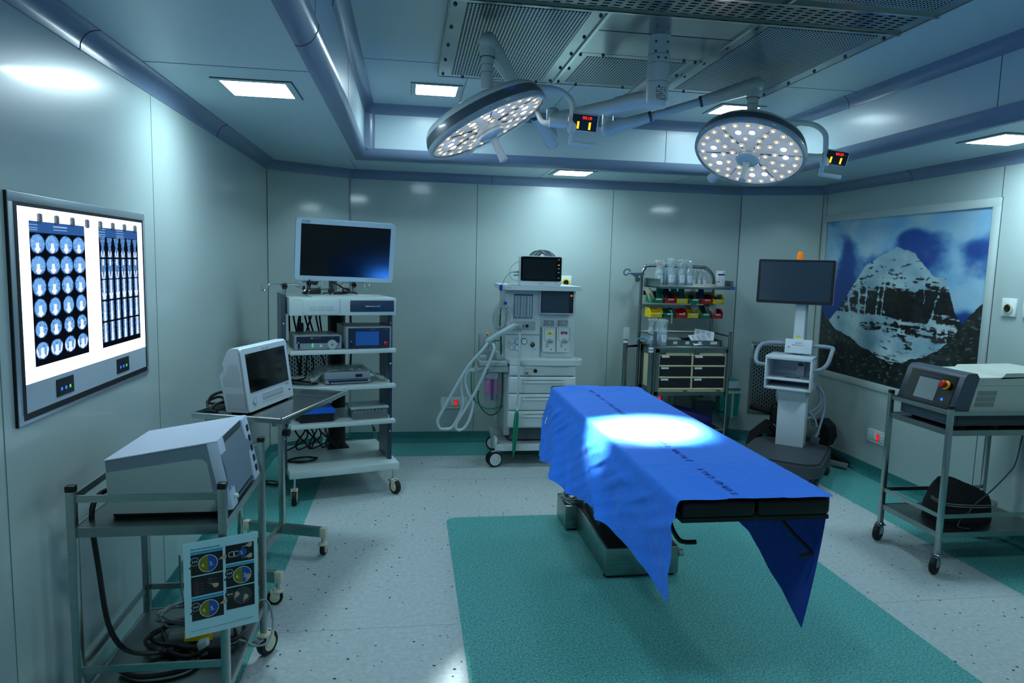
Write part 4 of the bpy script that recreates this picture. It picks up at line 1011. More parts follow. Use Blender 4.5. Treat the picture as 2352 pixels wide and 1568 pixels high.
# monitor post and the monitor itself
b = MB(TG); b.cyl((.315, .30, 1.352), (.315, .30, 1.60), .028, n=20); b.build('monitor_post', t)
LM = (-.45, 4.86, 1.452)
t2 = thing('monitor', 'large white-framed medical monitor with a dark screen above the equipment cart', 'monitor', LM, 16)
TILT = Matrix.Rotation(R(7), 4, 'X') @ Matrix.Rotation(R(1.2), 4, 'Y')
MW = mat('monitor_white', (176,204,222), .35)
b = MB(MW); b.M = TILT @ XYM((.012, 0, .2035), (1, 0, 0), (0, 0, 1)); b.prism(rrect(.66, .405, .022), -.032, .014); b.prism(rrect(.44, .26, .03), -.06, -.03); b.build('housing', t2)
b = MB(mat('monitor_glass', (3,4,8), .13, spec=.7)); b.M = TILT @ XYM((.012, 0, .2035), (1, 0, 0), (0, 0, 1)); b.box(-.297, .297, -.172, .169, .013, .0155); b.build('screen', t2)
b = MB(mat('logo_navy', (20,24,66), .5)); b.M = TILT @ XYM((.012, 0, .2035), (1, 0, 0), (0, 0, 1)); b.text('STORZ', .019, Matrix.Translation((-.293, .178, .0145)), sx=.9); b.box(-.294, -.237, .1745, .1755, .0142, .0148); b.build('maker_mark', t2)
b = MB(GREYP); b.M = TILT @ XYM((.012, 0, .2035), (1, 0, 0), (0, 0, 1))
for k in range(7): b.box(.115+.022*k, .124+.022*k, -.1905, -.189, .0142, .0146)
b.build('button_marks', t2)
b = MB(BLACK); b.M = TILT; b.box(-.06, .06, .05, .075, .09, .2); b.build('mount', t2)
# devices on the shelves
DEV = mat('device_grey', (140,152,152), .4); DEVF = mat('device_front_grey', (124,140,152), .4); DEVP = mat('device_dark_panel', (26,36,54), .35); DEVW = mat('device_print_white', (190,205,210), .5)
def device(name, label, cat, x0, x1, z0, z1, y0, d, front=DEVF):
    t = tthing(name, label, cat, x0, y0, z0); w, h = x1-x0, z1-z0
    b = MB(DEV); b.box(0, w, .004, d, .004, h, bev=.003); b.build('case', t)
    b = MB(front); b.box(.0, w, -.003, .006, .003, h, bev=.003); b.build('front_panel', t)
    b = MB(BLACKR)
    for x in (.03, w-.03): b.box(x-.012, x+.012, .02, .05, 0, .005)
    b.box(.03, w-.03, d-.05, d-.02, 0, .005); b.build('feet', t)
    return t, w, h
FR = lambda x, z: XYM((x, -.0036, z), (1, 0, 0), (0, 0, 1))
def storz(t, x, z, s, nm='maker_mark', m=None):
    b = MB(m or DEVW); b.M = FR(x, z); b.text('STORZ', s, Matrix(), sx=.95, depth=.0006); b.box(-.003, s*2.9, -.003, -.0022, 0, .0006); b.build(nm, t)
t3, w, h = device('light_source', 'low grey light source with a round silver dial, left on the cart top shelf', 'light source', .02, .318, 1.013, 1.105, .0, .30)
b = MB(DEVP); b.box(.012, .285, -.005, -.002, .045, .087); b.build('dark_strip', t3); storz(t3, .022, .070, .014)
b = MB(mat('dial_silver', (165,182,186), .35, .2)); b.lathe([(.032, 0), (.032, .008), (.030, .012), (.001, .012)], Matrix.Translation((.235, -.003, .033)) @ Matrix.Rotation(R(90), 4, 'X'), 32); dl = b.build('light_guide_dial', t3)
b = MB(BLACK); b.lathe([(.005, .0125), (.005, .0135)], Matrix.Translation((.235, -.003, .033)) @ Matrix.Rotation(R(90), 4, 'X'), 12); b.build('dial_port', dl)
b = MB(LEDGRN); b.M = FR(.112, .03); b.prism([(-.009, .003), (.009, .003), (.0, .014)], 0, .001); b.build('up_button', t3)
b = MB(LEDGRN); b.M = FR(.112, .03); b.prism([(-.009, -.002), (0, -.013), (.009, -.002)], 0, .001); b.build('down_button', t3)
b = MB(BLACK); b.M = FR(.027, .026); b.box(-.006, .006, -.016, .016, 0, .002); b.build('power_switch', t3)
b = MB(DEVW); b.M = FR(.165, .026); b.box(-.008, .008, -.008, .008, 0, .001); b.build('mode_button', t3)
b = MB(LEDBLU); b.M = FR(.025, .050); b.lathe([(.0035, .001), (.0035, .002)], n=10); b.build('power_light', t3)
b = MB(GREYP); b.M = FR(.12, .074); b.text('power LED 175', .007, Matrix.Translation((.0, 0, .002))); b.box(-.02, -.004, .0, .004, .0014, .002, DEVW); b.text('SCB', .007, Matrix.Translation((.11, 0, .002))); b.build('panel_print', t3)
t3, w, h = device('insufflator', 'taller grey unit with blue touch screen and red knob on the cart top shelf', 'insufflator', .346, .648, 1.013, 1.158, .0, .33)
b = MB(DEVP); b.box(.014, .29, -.005, -.002, .003, .137); b.build('dark_face', t3); storz(t3, .025, .116, .014)
b = MB(mat('blue_display', (24,66,122), .3, emit=(24,66,130), es=.35)); b.M = FR(.14, .068); b.box(-.077, .077, -.046, .046, 0, .002); b.build('touch_screen', t3)
b = MB(RED); b.lathe([(.0135, 0), (.0135, .008), (.008, .013), (.001, .014)], Matrix.Translation((.262, -.004, .035)) @ Matrix.Rotation(R(90), 4, 'X'), 20); b.build('gas_knob', t3)
b = MB(BLACK); b.M = FR(.034, .022); b.box(-.007, .007, -.016, .016, 0, .002); b.build('power_switch', t3)
b = MB(LEDBLU); b.M = FR(.034, .05); b.lathe([(.0035, .001), (.0035, .002)], n=10); b.build('power_light', t3)
b = MB(GREYP); b.M = FR(.16, .126); b.text('endoflator 50', .007, Matrix.Translation((0, 0, .002))); b.text('SCB', .007, Matrix.Translation((.105, 0, .002))); b.build('panel_print', t3)
t3, w, h = device('camera_control_unit', 'slim grey camera unit with dark stripe, lower of two stacked on the middle shelf', 'camera control unit', .217, .517, .775, .805, .03, .30)
b = MB(DEVP); b.box(.02, .28, -.005, -.002, .015, .028); b.build('dark_strip', t3); storz(t3, .03, .018, .011)
b = MB(LEDBLU); b.M = FR(.045, .008); b.lathe([(.003, .001), (.003, .002)], n=10); b.build('power_light', t3)
b = MB(BLACK); b.M = FR(.03, .008); b.box(-.004, .004, -.005, .005, 0, .002); b.build('power_switch', t3)
t3, w, h = device('video_recorder', 'plain grey unit with a small black display, stacked on the STORZ camera unit under plastic', 'video recorder', .212, .514, .806, .855, .03, .30)
b = MB(BLACK); b.M = FR(.225, .024); b.box(-.022, .022, -.009, .009, 0, .002); b.build('display', t3)
b = MB(GREYP); b.M = FR(.03, .02); b.lathe([(.003, 0), (.003, .002)], n=10); b.build('indicator', t3)
# crinkled film lying over the recorder
vs = []; fs = []; nx, ny = 44, 26
for j in range(ny+1):
    for i in range(nx+1):
        u, v = i/nx, j/ny; x = .13+.49*u; y = .036+.29*v
        e = max(0, .214-x, x-.516); f = max(0, .0-y)
        z = .858+.010*abs(fn(u*7, v*5, 3))+.006*abs(fn(u*14, v*11, 5)) - min(.06, e*.9)*(1+.5*fn(v*9, 1)) - min(.03, f*1.0)+.008*math.exp(-((u-.45)/.25)**2)
        vs.append((x, y-.0, max(z, .79)+.01*fn(u*20, v*20)))
    
fs = [(j*(nx+1)+i, j*(nx+1)+i+1, (j+1)*(nx+1)+i+1, (j+1)*(nx+1)+i) for j in range(ny) for i in range(nx)]
b = MB(FILMW); b.raw(vs, fs); o = b.build('plastic_sheet', angle=20); o.location = TL; o.rotation_euler = (0, 0, R(TP)); tag(o, 'crinkled clear plastic sheet draped over the grey recorder on the middle shelf', 'plastic sheet')
t3 = tthing('storage_box', 'black box with a bright blue lid on the lower shelf of the equipment cart', 'storage box', .052, .02, .532)
b = MB(BLACK); b.prism([(0, 0), (.215, 0), (.222, .058), (-.006, .058)], 0, .21, M=XYM((0, .21, 0), (1, 0, 0), (0, 0, 1)) ); b.build('box_body', t3)
b = MB(BLUE); b.prism([(-.008, .056), (.224, .056), (.226, .078), (.215, .092), (.0, .092), (-.010, .078)], -.006, .216, M=XYM((0, .21, 0), (1, 0, 0), (0, 0, 1))); b.box(-.024, -.006, .03, .05, .04, .062); b.build('lid', t3)
t3 = tthing('clear_box', 'clear plastic box with scalloped dark liner on the shelf right of the blue lid', 'storage box', .392, .02, .532)
b = MB(CLEAR); b.prism([(0, 0), (.235, 0), (.245, .07), (-.01, .07)], 0, .19, M=XYM((0, .19, 0), (1, 0, 0), (0, 0, 1))); b.build('box_body', t3)
b = MB(mat('dark_liner', (28,40,54), .5)); b.box(.008, .228, .005, .185, .003, .046); b.build('liner', t3)
for k in range(9):
    b = MB(CLEAR); b.box(.014+.024*k, .024+.024*k, -.002, .004, .044, .062); b.build('rim_tab', t3)
b = MB(clear_mat('clear_lid', (205,222,226), .08, .5)); b.box(-.012, .247, -.012, .20, .068, .082, bev=.005); b.build('lid', t3)
# camera head and leads on top
t3 = tthing('camera_head', 'black camera head and clamp lying on top of the equipment cart under the monitor', 'camera head', .12, .14, 1.362)
b = MB(BLACK); b.lathe([(.018, 0), (.028, .004), (.028, .03), (.02, .036)], Matrix.Translation((-.03, 0, .03)) @ Matrix.Rotation(R(90), 4, 'Y'), 16); b.build('coupler', t3)
b = MB(BLACK); b.box(.02, .088, -.02, .02, .004, .044, bev=.008); b.box(.015, .02, -.01, .02, .004, .10); b.build('camera_body', t3)
b = MB(BLACK); b.prism([(.02, .088), (.075, .088), (.058, .064), (.038, .064)], -.02, .02, M=XYM((0, 0, 0), (1, 0, 0), (0, 0, 1))); b.build('mount_foot', t3)
b = MB(STEEL2); b.cyl((.088, 0, .032), (.135, 0, .034), .008); b.cyl((.0, 0, .03), (.02, 0, .03), .012); b.build('adapter', t3)
b = MB(BLACK); b.box(.135, .175, -.012, .012, .016, .042, bev=.004); b.prism([(.09, .0), (.11, .016), (.16, .016), (.15, .0), (.145, .008), (.115, .008)], -.008, .008, M=XYM((0, 0, 0), (1, 0, 0), (0, 0, 1))); b.build('clip', t3)
def tcable(label, pts, r=.005, name='device_cable', m=CABLE, group=None, s=5):
    o = cable(name, label, pts, r, m, s, group=group); o.location = TL; o.rotation_euler = (0, 0, R(TP)); return o
tcable('looped black lead lying on top of the equipment cart, right of the camera head', [(.29, .15, 1.395), (.275, .15, 1.43), (.285, .15, 1.443), (.31, .15, 1.435), (.36, .15, 1.405), (.395, .15, 1.385), (.38, .15, 1.372), (.33, .15, 1.369), (.30, .16, 1.370), (.33, .17, 1.378), (.385, .17, 1.376), (.40, .16, 1.395), (.37, .16, 1.405), (.355, .16, 1.39), (.38, .16, 1.38), (.425, .15, 1.378), (.45, .15, 1.37)], .0055)
# vertical leads behind the shelves
lab = 'one of the black leads hanging behind the shelves of the equipment cart'
gl = 'black leads behind the equipment cart shelves'
for x, dx, z0, z1, k in ((.03, .0, 1.24, 1.09, 0), (.055, .02, 1.24, 1.10, 1), (.10, -.02, 1.24, 1.13, 2), (.13, .03, 1.24, 1.10, 3), (.155, .03, 1.24, 1.10, 4), (.18, -.04, 1.24, 1.10, 5), (.205, .02, 1.24, 1.10, 6), (.23, .012, 1.24, 1.10, 7)):
    tcable(lab, [(x, .33, z0), (x+dx*.2, .345, (z0*2+z1)/3), (x+dx, .33, z1)], .0058, group=gl)
gl2 = 'black leads above the middle shelf'
for x, dx, k in ((.02, -.01, 0), (.06, .02, 1), (.12, -.01, 2), (.16, .02, 3), (.175, -.02, 4), (.22, .03, 5)):
    tcable('one of the black leads looping down onto the middle shelf of the equipment cart', [(x, .36, .985), (x+dx, .37, .92), (x+dx*1.6, .36, .85), (x+dx*.5+.02*math.sin(k*2), .33, .80)], .0055, group=gl2)
tcable('black lead lying in a loop on the middle shelf, left of the stacked units', [(.0, .30, .80), (.03, .24, .785), (.10, .16, .781), (.15, .10, .781), (.17, .06, .781), (.12, .04, .781), (.04, .08, .781), (.0, .14, .781), (.05, .22, .781), (.11, .25, .785), (.13, .30, .80), (.14, .34, .86)], .0058)
gl3 = 'black leads tangled above the base shelf'
for k in range(6):
    x = .02+.045*k
    tcable('one of the black leads tangled below the lower shelf of the equipment cart', [(x, .30, .50), (x-.03+.02*k % .05, .28, .42), (x+.05*(1 if k % 2 else -1), .26, .34), (x+.09*(1 if k % 2 else -.3), .27, .29), (x+.12, .30, .37), (x+.06, .32, .5)], .0055, group=gl3)
tcable('black lead coiled flat on the base shelf of the equipment cart', [(.0+.09*math.cos(a*.9)*(1+.15*math.sin(a*2.3))+.09, .20+.055*math.sin(a*.9), .236+.002*(a % 3)) for a in range(16)], .0058)
tcable('black lead lying on the floor behind the left end of the equipment cart', [(-.16, .45, .1), (-.12, .42, .03), (-.06, .40, .02), (-.05, .45, .02), (-.11, .5, .02), (-.15, .44, .02), (-.05, .36, .02)], .005)
tcable('two thin leads hanging at the right of the black column', [(.46, .42, 1.2), (.465, .42, 1.0), (.458, .42, .8), (.455, .42, .70)], .007)
tcable('thin lead hooping under the middle shelf above the clear box', [(.42, .36, .745), (.45, .34, .70), (.52, .34, .692), (.58, .36, .71), (.60, .38, .745)], .003)
t3 = tthing('power_adapter', 'grey plug adapter hanging behind the light source', 'plug adapter', .10, .33, 1.13)
b = MB(DGREY); b.box(-.022, .022, -.014, .014, -.03, .032, bev=.008); b.build('adapter_body', t3)
b = MB(CABLE); b.cyl((0, 0, .03), (0, 0, .108), .006); b.build('lead', t3)
# bent-tube stool behind the tower
t3 = thing('tubular_stool', 'chrome bent-tube legs standing behind the equipment cart', 'stool', (-.45, 5.55, 0))
b = MB(CHROME)
for s in (-1, 1): b.tube([(s*.22, -.12, .01), (s*.22, -.12, .02), (s*.19, -.1, .25), (s*.15, -.08, .34), (0, -.07, .36)], .012, sm=4)
b.tube([(-.2, -.11, .2), (.2, -.11, .2)], .008); b.build('legs', t3)
b = MB(DGREY); b.lathe([(.15, .36), (.16, .38), (.15, .4), (.001, .405)], Matrix.Translation((0, -.0, 0)), 24); b.build('seat', t3)
# ------------------------------------------------------------------ return-air grilles on the chamfered corners
GR = hole_mat('slotted_return_grille', (128,140,138), (.021, .034), (.0095, .021), 'XZ', stagger=True, rough=.35, metal=.85)
def grille(label, A, B, s0, s1):
    a = Vector((*A, 0)); d = (Vector((*B, 0))-a).normalized(); ang = math.degrees(math.atan2(d.y, d.x)); p = a+d*((s0+s1)/2)
    t = thing('return_air_grille', label, 'air grille', (p.x, p.y, .6), ang); w = (s1-s0)/2
    b = MB(STEELS); b.box(-w, w, -.012, -.001, -.335, .335, bev=.003); b.box(-w, w, -.03, -.002, .325, .337); b.build('frame', t)
    b = MB(GR); b.box(-w+.02, w-.02, -.0135, -.011, -.31, .31); b.build('slotted_plate', t)
grille('slotted steel air grille low in the right corner behind the white monitor cart', CORN[3], CORN[4], .165, .56)
grille('slotted steel air grille low in the left corner behind the equipment cart', CORN[1], CORN[2], .14, .55)
# ------------------------------------------------------------------ anaesthesia machine
AW = mat('machine_white', (196,210,214), .35, coat=.15); AG = mat('machine_grey', (140,154,160), .42); AP = mat('machine_inset_grey', (158,172,178), .4)
AX, AY = 1.02, 5.3
t = thing('anaesthesia_machine', 'white anaesthesia machine with drawers, flow tubes and screens against the back wall', 'anaesthesia machine', (AX, AY, 0))
def ab(b, x0, x1, y0, y1, z0, z1, m=None, bev=0, seg=2): b.box(x0-AX, x1-AX, y0, y1, z0, z1, m, bev, seg); return b
AM = Matrix.Translation((-AX, 0, 0))
def face(x, y, z): return XYM((x-AX, y, z), (1, 0, 0), (0, 0, 1))
b = MB(AW); ab(b, .765, 1.325, .15, .62, .845, 1.40, bev=.012); b.build('upper_body', t)
b = MB(AW); ab(b, .752, 1.035, .128, .16, .845, 1.392, bev=.008); b.build('flow_face', t)
b = MB(AW); b.M = AM; b.prism([(.70, .12), (.715, .05), (.78, .01), (1.28, .01), (1.34, .04), (1.345, .12), (1.33, .62), (.72, .62)], 1.397, 1.433); tp = b.build('top_shelf', t)
b = MB(GREYP); b.M = face(.745, .012, 1.41); b.text('mindray', .020, Matrix.Translation((.0, 0, .001))); b.M = face(1.185, .012, 1.412); b.text('WATO EX-35', .012, Matrix.Translation((.02, 0, .001))); b.build('maker_mark', tp)
# flow tubes window
b = MB(mat('flow_window', (150,172,180), .15, coat=.5)); ab(b, .818, .968, .124, .13, 1.168, 1.362); fw = b.build('flowmeter_window', t)
b = MB(DGREY)
for x0, x1, z0, z1 in ((.818, .968, 1.352, 1.362), (.818, .8205, 1.168, 1.362), (.965, .968, 1.168, 1.362)): ab(b, x0, x1, .1225, .127, z0, z1)
b.build('window_frame', fw)
for k in range(3):
    for s in (0, 1):
        x = .828+.049*k+.023*s
        b = MB(mat('flow_tube_glass', (178,196,204), .1, coat=.4)); ab(b, x, x+.010, .120, .125, 1.172, 1.35); ft = b.build('flow_tube', fw)
        b = MB(mat('dark_red_float', (70,16,18), .4)); ab(b, x+.002, x+.008, .118, .121, 1.172, 1.182)
        for q in range(9): ab(b, x-.004, x-.001, .1225, .1242, 1.20+.016*q, 1.204+.016*q, INKD)
        b.build('float', ft)
    b = MB(DGREY); x = .8655+.049*k; 
    if k < 2: ab(b, x, x+.0015, .1215, .125, 1.172, 1.352); b.build('divider', fw)
b = MB(AP); ab(b, .79, .995, .122, .13, 1.075, 1.145, bev=.004); kn = b.build('needle_valve_panel', t)
for x, m in ((.845, DGREY), (.885, BLUE), (.925, BLACK)):
    b = MB(m); b.lathe([(.012, 0), (.012, .016), (.009, .02)], Matrix.Translation((x-AX, .122, 1.112)) @ Matrix.Rotation(R(90), 4, 'X'), 16); b.build('valve_knob', kn)
b = MB(JOINT); ab(b, .757, 1.03, .1262, .1285, 1.039, 1.042); b.build('panel_gap', t)
# gauges
GF = mat('gauge_face', (205,220,224), .3); GB = mat('gauge_blue_ring', (40,130,200), .4)
def gauge(x, z, r, ring, nm='pressure_gauge'):
    g = MB(ring); T = Matrix.Translation((x-AX, .1275, z)) @ Matrix.Rotation(R(90), 4, 'X'); g.lathe([(r, 0), (r, .004), (r-.004, .006)], T, 24); o = g.build(nm, t)
    g = MB(GF); g.lathe([(r-.004, .0062), (r-.004, .007)], T, 24); g.prism([(-.002, -.002), (.006, .010), (.002, -.002)], .0072, .008, mat('gauge_green', (60,150,90), .4), T); g.build('dial_face', o)
for x, z, r, m in ((.807, .987, .016, GF), (.856, .986, .024, GB), (.908, .987, .024, BLACK), (.807, .935, .016, AP), (.857, .935, .024, GB)): gauge(x, z, r, m)
b = MB(BLACK); b.lathe([(.018, 0), (.017, .012), (.014, .016), (.001, .016)], Matrix.Translation((.977-AX, .128, .960)) @ Matrix.Rotation(R(90), 4, 'X'), 20); k0 = b.build('selector_knob', t)
b = MB(WHITEP); b.M = face(.977, .112, .960) @ Matrix.Rotation(R(40), 4, 'Z'); b.box(-.002, .002, 0, .016, 0, .001); b.build('pointer', k0)
b = MB(BLUE); b.lathe([(.004, 0), (.004, .001)], Matrix.Translation((1.002-AX, .1278, .922)) @ Matrix.Rotation(R(90), 4, 'X'), 10); b.build('indicator_dot', t)
# ventilator screen
b = MB(AW); ab(b, 1.018, 1.305, .085, .15, 1.21, 1.40, bev=.008); vs_ = b.build('screen_housing', t)
b = MB(BLACK); ab(b, 1.026, 1.288, .082, .087, 1.22, 1.393); b.build('screen_bezel', vs_)
b = MB(mat('vent_screen', (52,68,80), .12, coat=.6)); ab(b, 1.031, 1.252, .0805, .083, 1.226, 1.389); b.build('screen', vs_)
b = MB(mat('amber_key', (220,130,40), .4, emit=(230,130,30), es=.5)); ab(b, 1.262, 1.280, .0805, .083, 1.352, 1.364); b.build('alarm_key', vs_)
for z in (1.33, 1.305, 1.28): 
    b = MB(DGREY); ab(b, 1.264, 1.277, .0805, .083, z, z+.008); b.build('key', vs_)
# back panel recess and vaporisers
b = MB(AG); ab(b, 1.035, 1.30, .20, .215, .86, 1.21); b.build('recess_panel', t)
b = MB(AG); ab(b, 1.028, 1.040, .13, .22, .86, 1.10); b.build('recess_cheek', t)
def vapor(x, label, m):
    v = thing('vaporizer', label, 'vaporizer', (x, AY+.165, .905), group=None)
    def vb(b, *a, **k): b.box(*a, **k); return b
    b = MB(AW); b.prism([(-.054, .19), (-.047, .203), (.047, .203), (.054, .19), (.054, .02), (.046, 0), (-.046, 0), (-.054, .02)], -.03, .05, M=XYM((0, .0, 0), (1, 0, 0), (0, 0, 1))); b.build('body', v)
    b = MB(AG); b.prism(rrect(.078, .06, .015, cy=-.008), .202, .252); b.build('control_dial', v)
    b = MB(WHITEP); b.lathe([(.007, 0), (.007, .001)], Matrix.Translation((.004, -.0385, .235)) @ Matrix.Rotation(R(90), 4, 'X'), 14); b.build('zero_mark', v)
    b = MB(DGREY); b.M = XYM((0, -.0505, 0), (1, 0, 0), (0, 0, 1))
    fr = [(-.040, .195), (.046, .195), (.050, .19), (.050, .10), (.03, .075), (-.015, .075), (-.040, .10)]
    for i in range(len(fr)): p, q = fr[i], fr[(i+1) % len(fr)]; b.tube([(*p, 0), (*q, 0)], .0012, n=4)
    b.build('panel_outline', v)
    b = MB(m); b.box(-.022, .030, -.052, -.050, .143, .164); lb = b.build('agent_label', v)
    b = MB(INKD if m is not MAG else WHITEP); b.box(-.006, .016, -.0528, -.0518, .146, .152); b.build('label_print', lb)
    b = MB(GREYP); b.M = XYM((-.028, -.0508, .176), (1, 0, 0), (0, 0, 1)); b.text('mindray', .011, Matrix()); b.text('V60', .008, Matrix.Translation((.058, 0, 0))); b.build('maker_mark', v)
    b = MB(AG); b.lathe([(.02, 0), (.017, .014), (.010, .018), (.010, .028), (.001, .03)], Matrix.Translation((.008, -.05, .092)) @ Matrix.Rotation(R(72), 4, 'X'), 18); b.build('filler_cap', v)
    b = MB(AP); b.box(-.022, -.006, -.0515, -.0495, .035, .07, bev=.001); b.build('sight_glass', v)
    b = MB(BLACK); b.lathe([(.005, 0), (.005, .001)], Matrix.Translation((.020, -.0505, .02)) @ Matrix.Rotation(R(90), 4, 'X'), 10); b.build('drain_screw', v)
    b = MB(AG); b.box(-.03, .03, .03, .05, -.0, .02); b.build('back_mount', v)
MAG = mat('magenta_label', (140,20,90), .5)
vapor(1.108, 'left vaporizer with a yellow label on the anaesthesia machine', YELLOW)
vapor(1.224, 'right vaporizer with a purple label on the anaesthesia machine', MAG)
# work surface
b = MB(AW); b.M = AM
b.prism([(.735, .60), (.735, .12), (.752, .05), (.79, .01), (1.20, -.02), (1.32, .0), (1.345, .02), (1.372, .06), (1.372, .16), (1.34, .20), (1.335, .60)], .812, .852); ws = b.build('work_surface', t)
b = MB(AG); b.M = AM; b.prism([(1.325, .05), (1.355, .07), (1.355, .13), (1.325, .16)], .851, .853); b.build('handle_hole', ws)
b = MB(mat('slot_dark', (60,66,66), .5)); ab(b, 1.235, 1.30, .15, .165, .852, .854); b.build('slot', ws)
b = MB(AP); b.prism(rrect(.036, .028, .012), 0, .004, M=face(.862, .0, .828)); b.M = face(.850, -.004, .823); b.text('O2+', .011, Matrix.Translation((.0, .0, .0005)), GREYP); b.build('flush_button', ws)
# lower cabinet
b = MB(AW); ab(b, .772, 1.322, .04, .60, .30, .815, bev=.015, seg=3); cab = b.build('cabinet', t)
b = MB(mat('cabinet_side_grey', (150,166,168), .42)); ab(b, .748, .80, .055, .6, .24, .84, bev=.01); b.build('side_cheek', t)
b = MB(AW); ab(b, .778, 1.312, .008, .06, .726, .812, bev=.012, seg=3); ap = b.build('apl_panel', t)
b = MB(BLACK); b.lathe([(.015, 0), (.014, .014), (.001, .015)], Matrix.Translation((.983-AX, .008, .768)) @ Matrix.Rotation(R(90), 4, 'X'), 18); b.build('toggle_knob', ap)
b = MB(STEEL2); b.lathe([(.011, 0), (.011, .022), (.009, .022)], Matrix.Translation((.912-AX, .008, .748)) @ Matrix.Rotation(R(80), 4, 'X'), 16); b.build('gas_outlet', ap)
b = MB(mat('orange_line', (190,150,105), .5)); b.M = face(.0, .0072, .0)
for p, q in (((.915, .785), (.96, .785)), ((.96, .785), (.957, .760)), ((.915, .785), (.918, .775)), ((.930, .765), (.945, .750)), ((.945, .75), (.945, .735)), ((.93, .735), (.98, .735))): b.tube([(*p, 0), (*q, 0)], .0012, n=4)
b.build('printed_lines', ap)
for z0, z1 in ((.588, .72), (.452, .584), (.315, .448)):
    b = MB(AW); ab(b, .775, 1.312, .0, .05, z0, z1, bev=.012, seg=3); d = b.build('drawer', t)
    b = MB(AG); b.M = face(1.05, -.001, (z1-.028)); b.prism([(-.17, .0), (-.12, .006), (.12, .006), (.17, 0), (.12, -.010), (-.12, -.010)], -.004, .0015); b.build('pull_recess', d)
    b = MB(AW); ab(b, .885, 1.215, -.010, .004, z1-.052, z1-.034, bev=.005); b.build('pull_lip', d)
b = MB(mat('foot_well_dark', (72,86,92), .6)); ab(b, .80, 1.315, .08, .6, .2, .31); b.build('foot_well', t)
b = MB(AW); b.M = AM; b.prism([(.672, .08), (.685, .0), (.72, -.03), (1.34, -.03), (1.39, .02), (1.39, .62), (.70, .62)], .137, .178); bs = b.build('base_plate', t)
b = MB(AP); b.M = AM; b.prism([(.70, .07), (.73, .01), (1.33, .01), (1.35, .05), (1.35, .3), (.71, .3)], .178, .185); b.build('base_tray', bs)
for sx in (-1, 1):
    b = MB(AW); x = .685 if sx < 0 else 1.365; ab(b, x-.012, x+.012, -.0, .10, .17, .235, bev=.01); b.build('base_end', bs)
def big_caster(x, y, yaw):
    c = MB(AW); M = Matrix.Translation((x-AX, y, 0)) @ Matrix.Rotation(R(yaw), 4, 'Z'); c.M = M; c.cyl((0, 0, .05), (0, 0, .14), .022); c.box(-.01, .05, -.012, .012, .06, .125, bev=.008); o = c.build('caster', t)
    for s in (-1, 1):
        q = MB(BLACKR); q.M = M @ Matrix.Translation((.028, s*.021, .062)) @ Matrix.Rotation(R(90), 4, 'X'); q.lathe([(.05, -.012), (.06, -.010), (.062, 0), (.06, .010), (.05, .012)], n=28); q.lathe([(.048, -.013), (.048, .013)], n=28, m=AW); q.build('wheel', o)
    q = MB(DGREY); q.M = M; q.box(-.07, -.02, -.02, .02, .115, .128, bev=.004); q.build('brake_pedal', o)
big_caster(.702, .03, 195); big_caster(.755, .52, 165); big_caster(1.355, .03, -15); big_caster(1.345, .52, 20)
b = MB(AW); ab(b, .715, .765, .48, .58, .24, .31, bev=.008); b.build('rear_bumper', t)
# breathing system on the left
ABM = mat('absorber_grey', (150,168,172), .35); t2 = thing('absorber_assembly', 'grey breathing system block with a clear canister of pink granules beside the anaesthesia machine', 'absorber', (.65, AY+.10, .75))
def q2(x, y, z): return (x-.65, y-.10, z-.75)
b = MB(ABM); b.M = Matrix.Translation((-.65, -.10, -.75)); b.box(.535, .765, .0, .2, .80, .845, bev=.012); b.box(.545, .772, .01, .19, .755, .80, bev=.006); b.build('block', t2)
b = MB(ABM); b.lathe([(.03, 0), (.033, .012), (.03, .03), (.018, .04), (.001, .042)], Matrix.Translation(q2(.575, .05, .845)), 20); b.build('valve_dome', t2)
b = MB(ABM); b.lathe([(.018, 0), (.018, .06), (.024, .062), (.024, .075), (.018, .078), (.014, .08), (.014, .20)], Matrix.Translation(q2(.625, .06, .845)), 20); b.build('bag_arm_post', t2)
b = MB(ABM); b.M = Matrix.Translation((-.65, -.10, -.75)); b.box(.675, .735, .03, .1, .845, .885, bev=.01); b.build('sensor_cover', t2)
b = MB(ABM); b.cyl(q2(.545, .06, .785), q2(.50, .04, .775), .014); b.cyl(q2(.55, .02, .78), q2(.51, -.03, .77), .014); b.build('hose_ports', t2)
b = MB(BLACK); b.cyl(q2(.765, .03, .815), q2(.795, .03, .815), .009, n=10); b.ball(q2(.60, .0, .778), .014); b.build('latch_knob', t2)
b = MB(ABM); b.lathe([(.06, 0), (.07, -.02), (.066, -.06), (.056, -.062)], Matrix.Translation(q2(.65, .1, .757)), 28); b.build('canister_holder', t2)
b = MB(clear_mat('canister_plastic', (240,240,248), .06, .93)); b.lathe([(.056, -.058), (.056, -.235), (.05, -.243), (.001, -.243)], Matrix.Translation(q2(.65, .1, .757)), 32, cap=False); cn = b.build('canister', t2)
PK = mat('pink_granules', (236,140,200), .8, var=.35, vscale=140); b = MB(PK); b.lathe([(.052, -.06), (.052, -.185)], Matrix.Translation(q2(.65, .1, .757)), 28); b.build('granules', cn)
b = MB(mat('canister_core', (80,72,110), .4)); b.lathe([(.013, -.06), (.013, -.225)], Matrix.Translation(q2(.652, .036, .757)), 12); b.build('core_tube', cn)
b = MB(AG); b.M = Matrix.Translation((-.65, -.10, -.75)); b.box(.74, .80, .05, .15, .70, .80, bev=.006); b.build('mount', t2)
b = MB(AG); b.M = Matrix.Translation((-.65, -.10, -.75)); b.box(.56, .69, .22, .32, .845, 1.03, bev=.01); sb = b.build('suction_box', t2)
b = MB(YELLOW); b.ball(q2(.628, .24, 1.035), .012); b.build('yellow_cap', sb)
b = MB(RED); b.ball(q2(.622, .23, 1.022), .011); b.build('red_cap', sb)
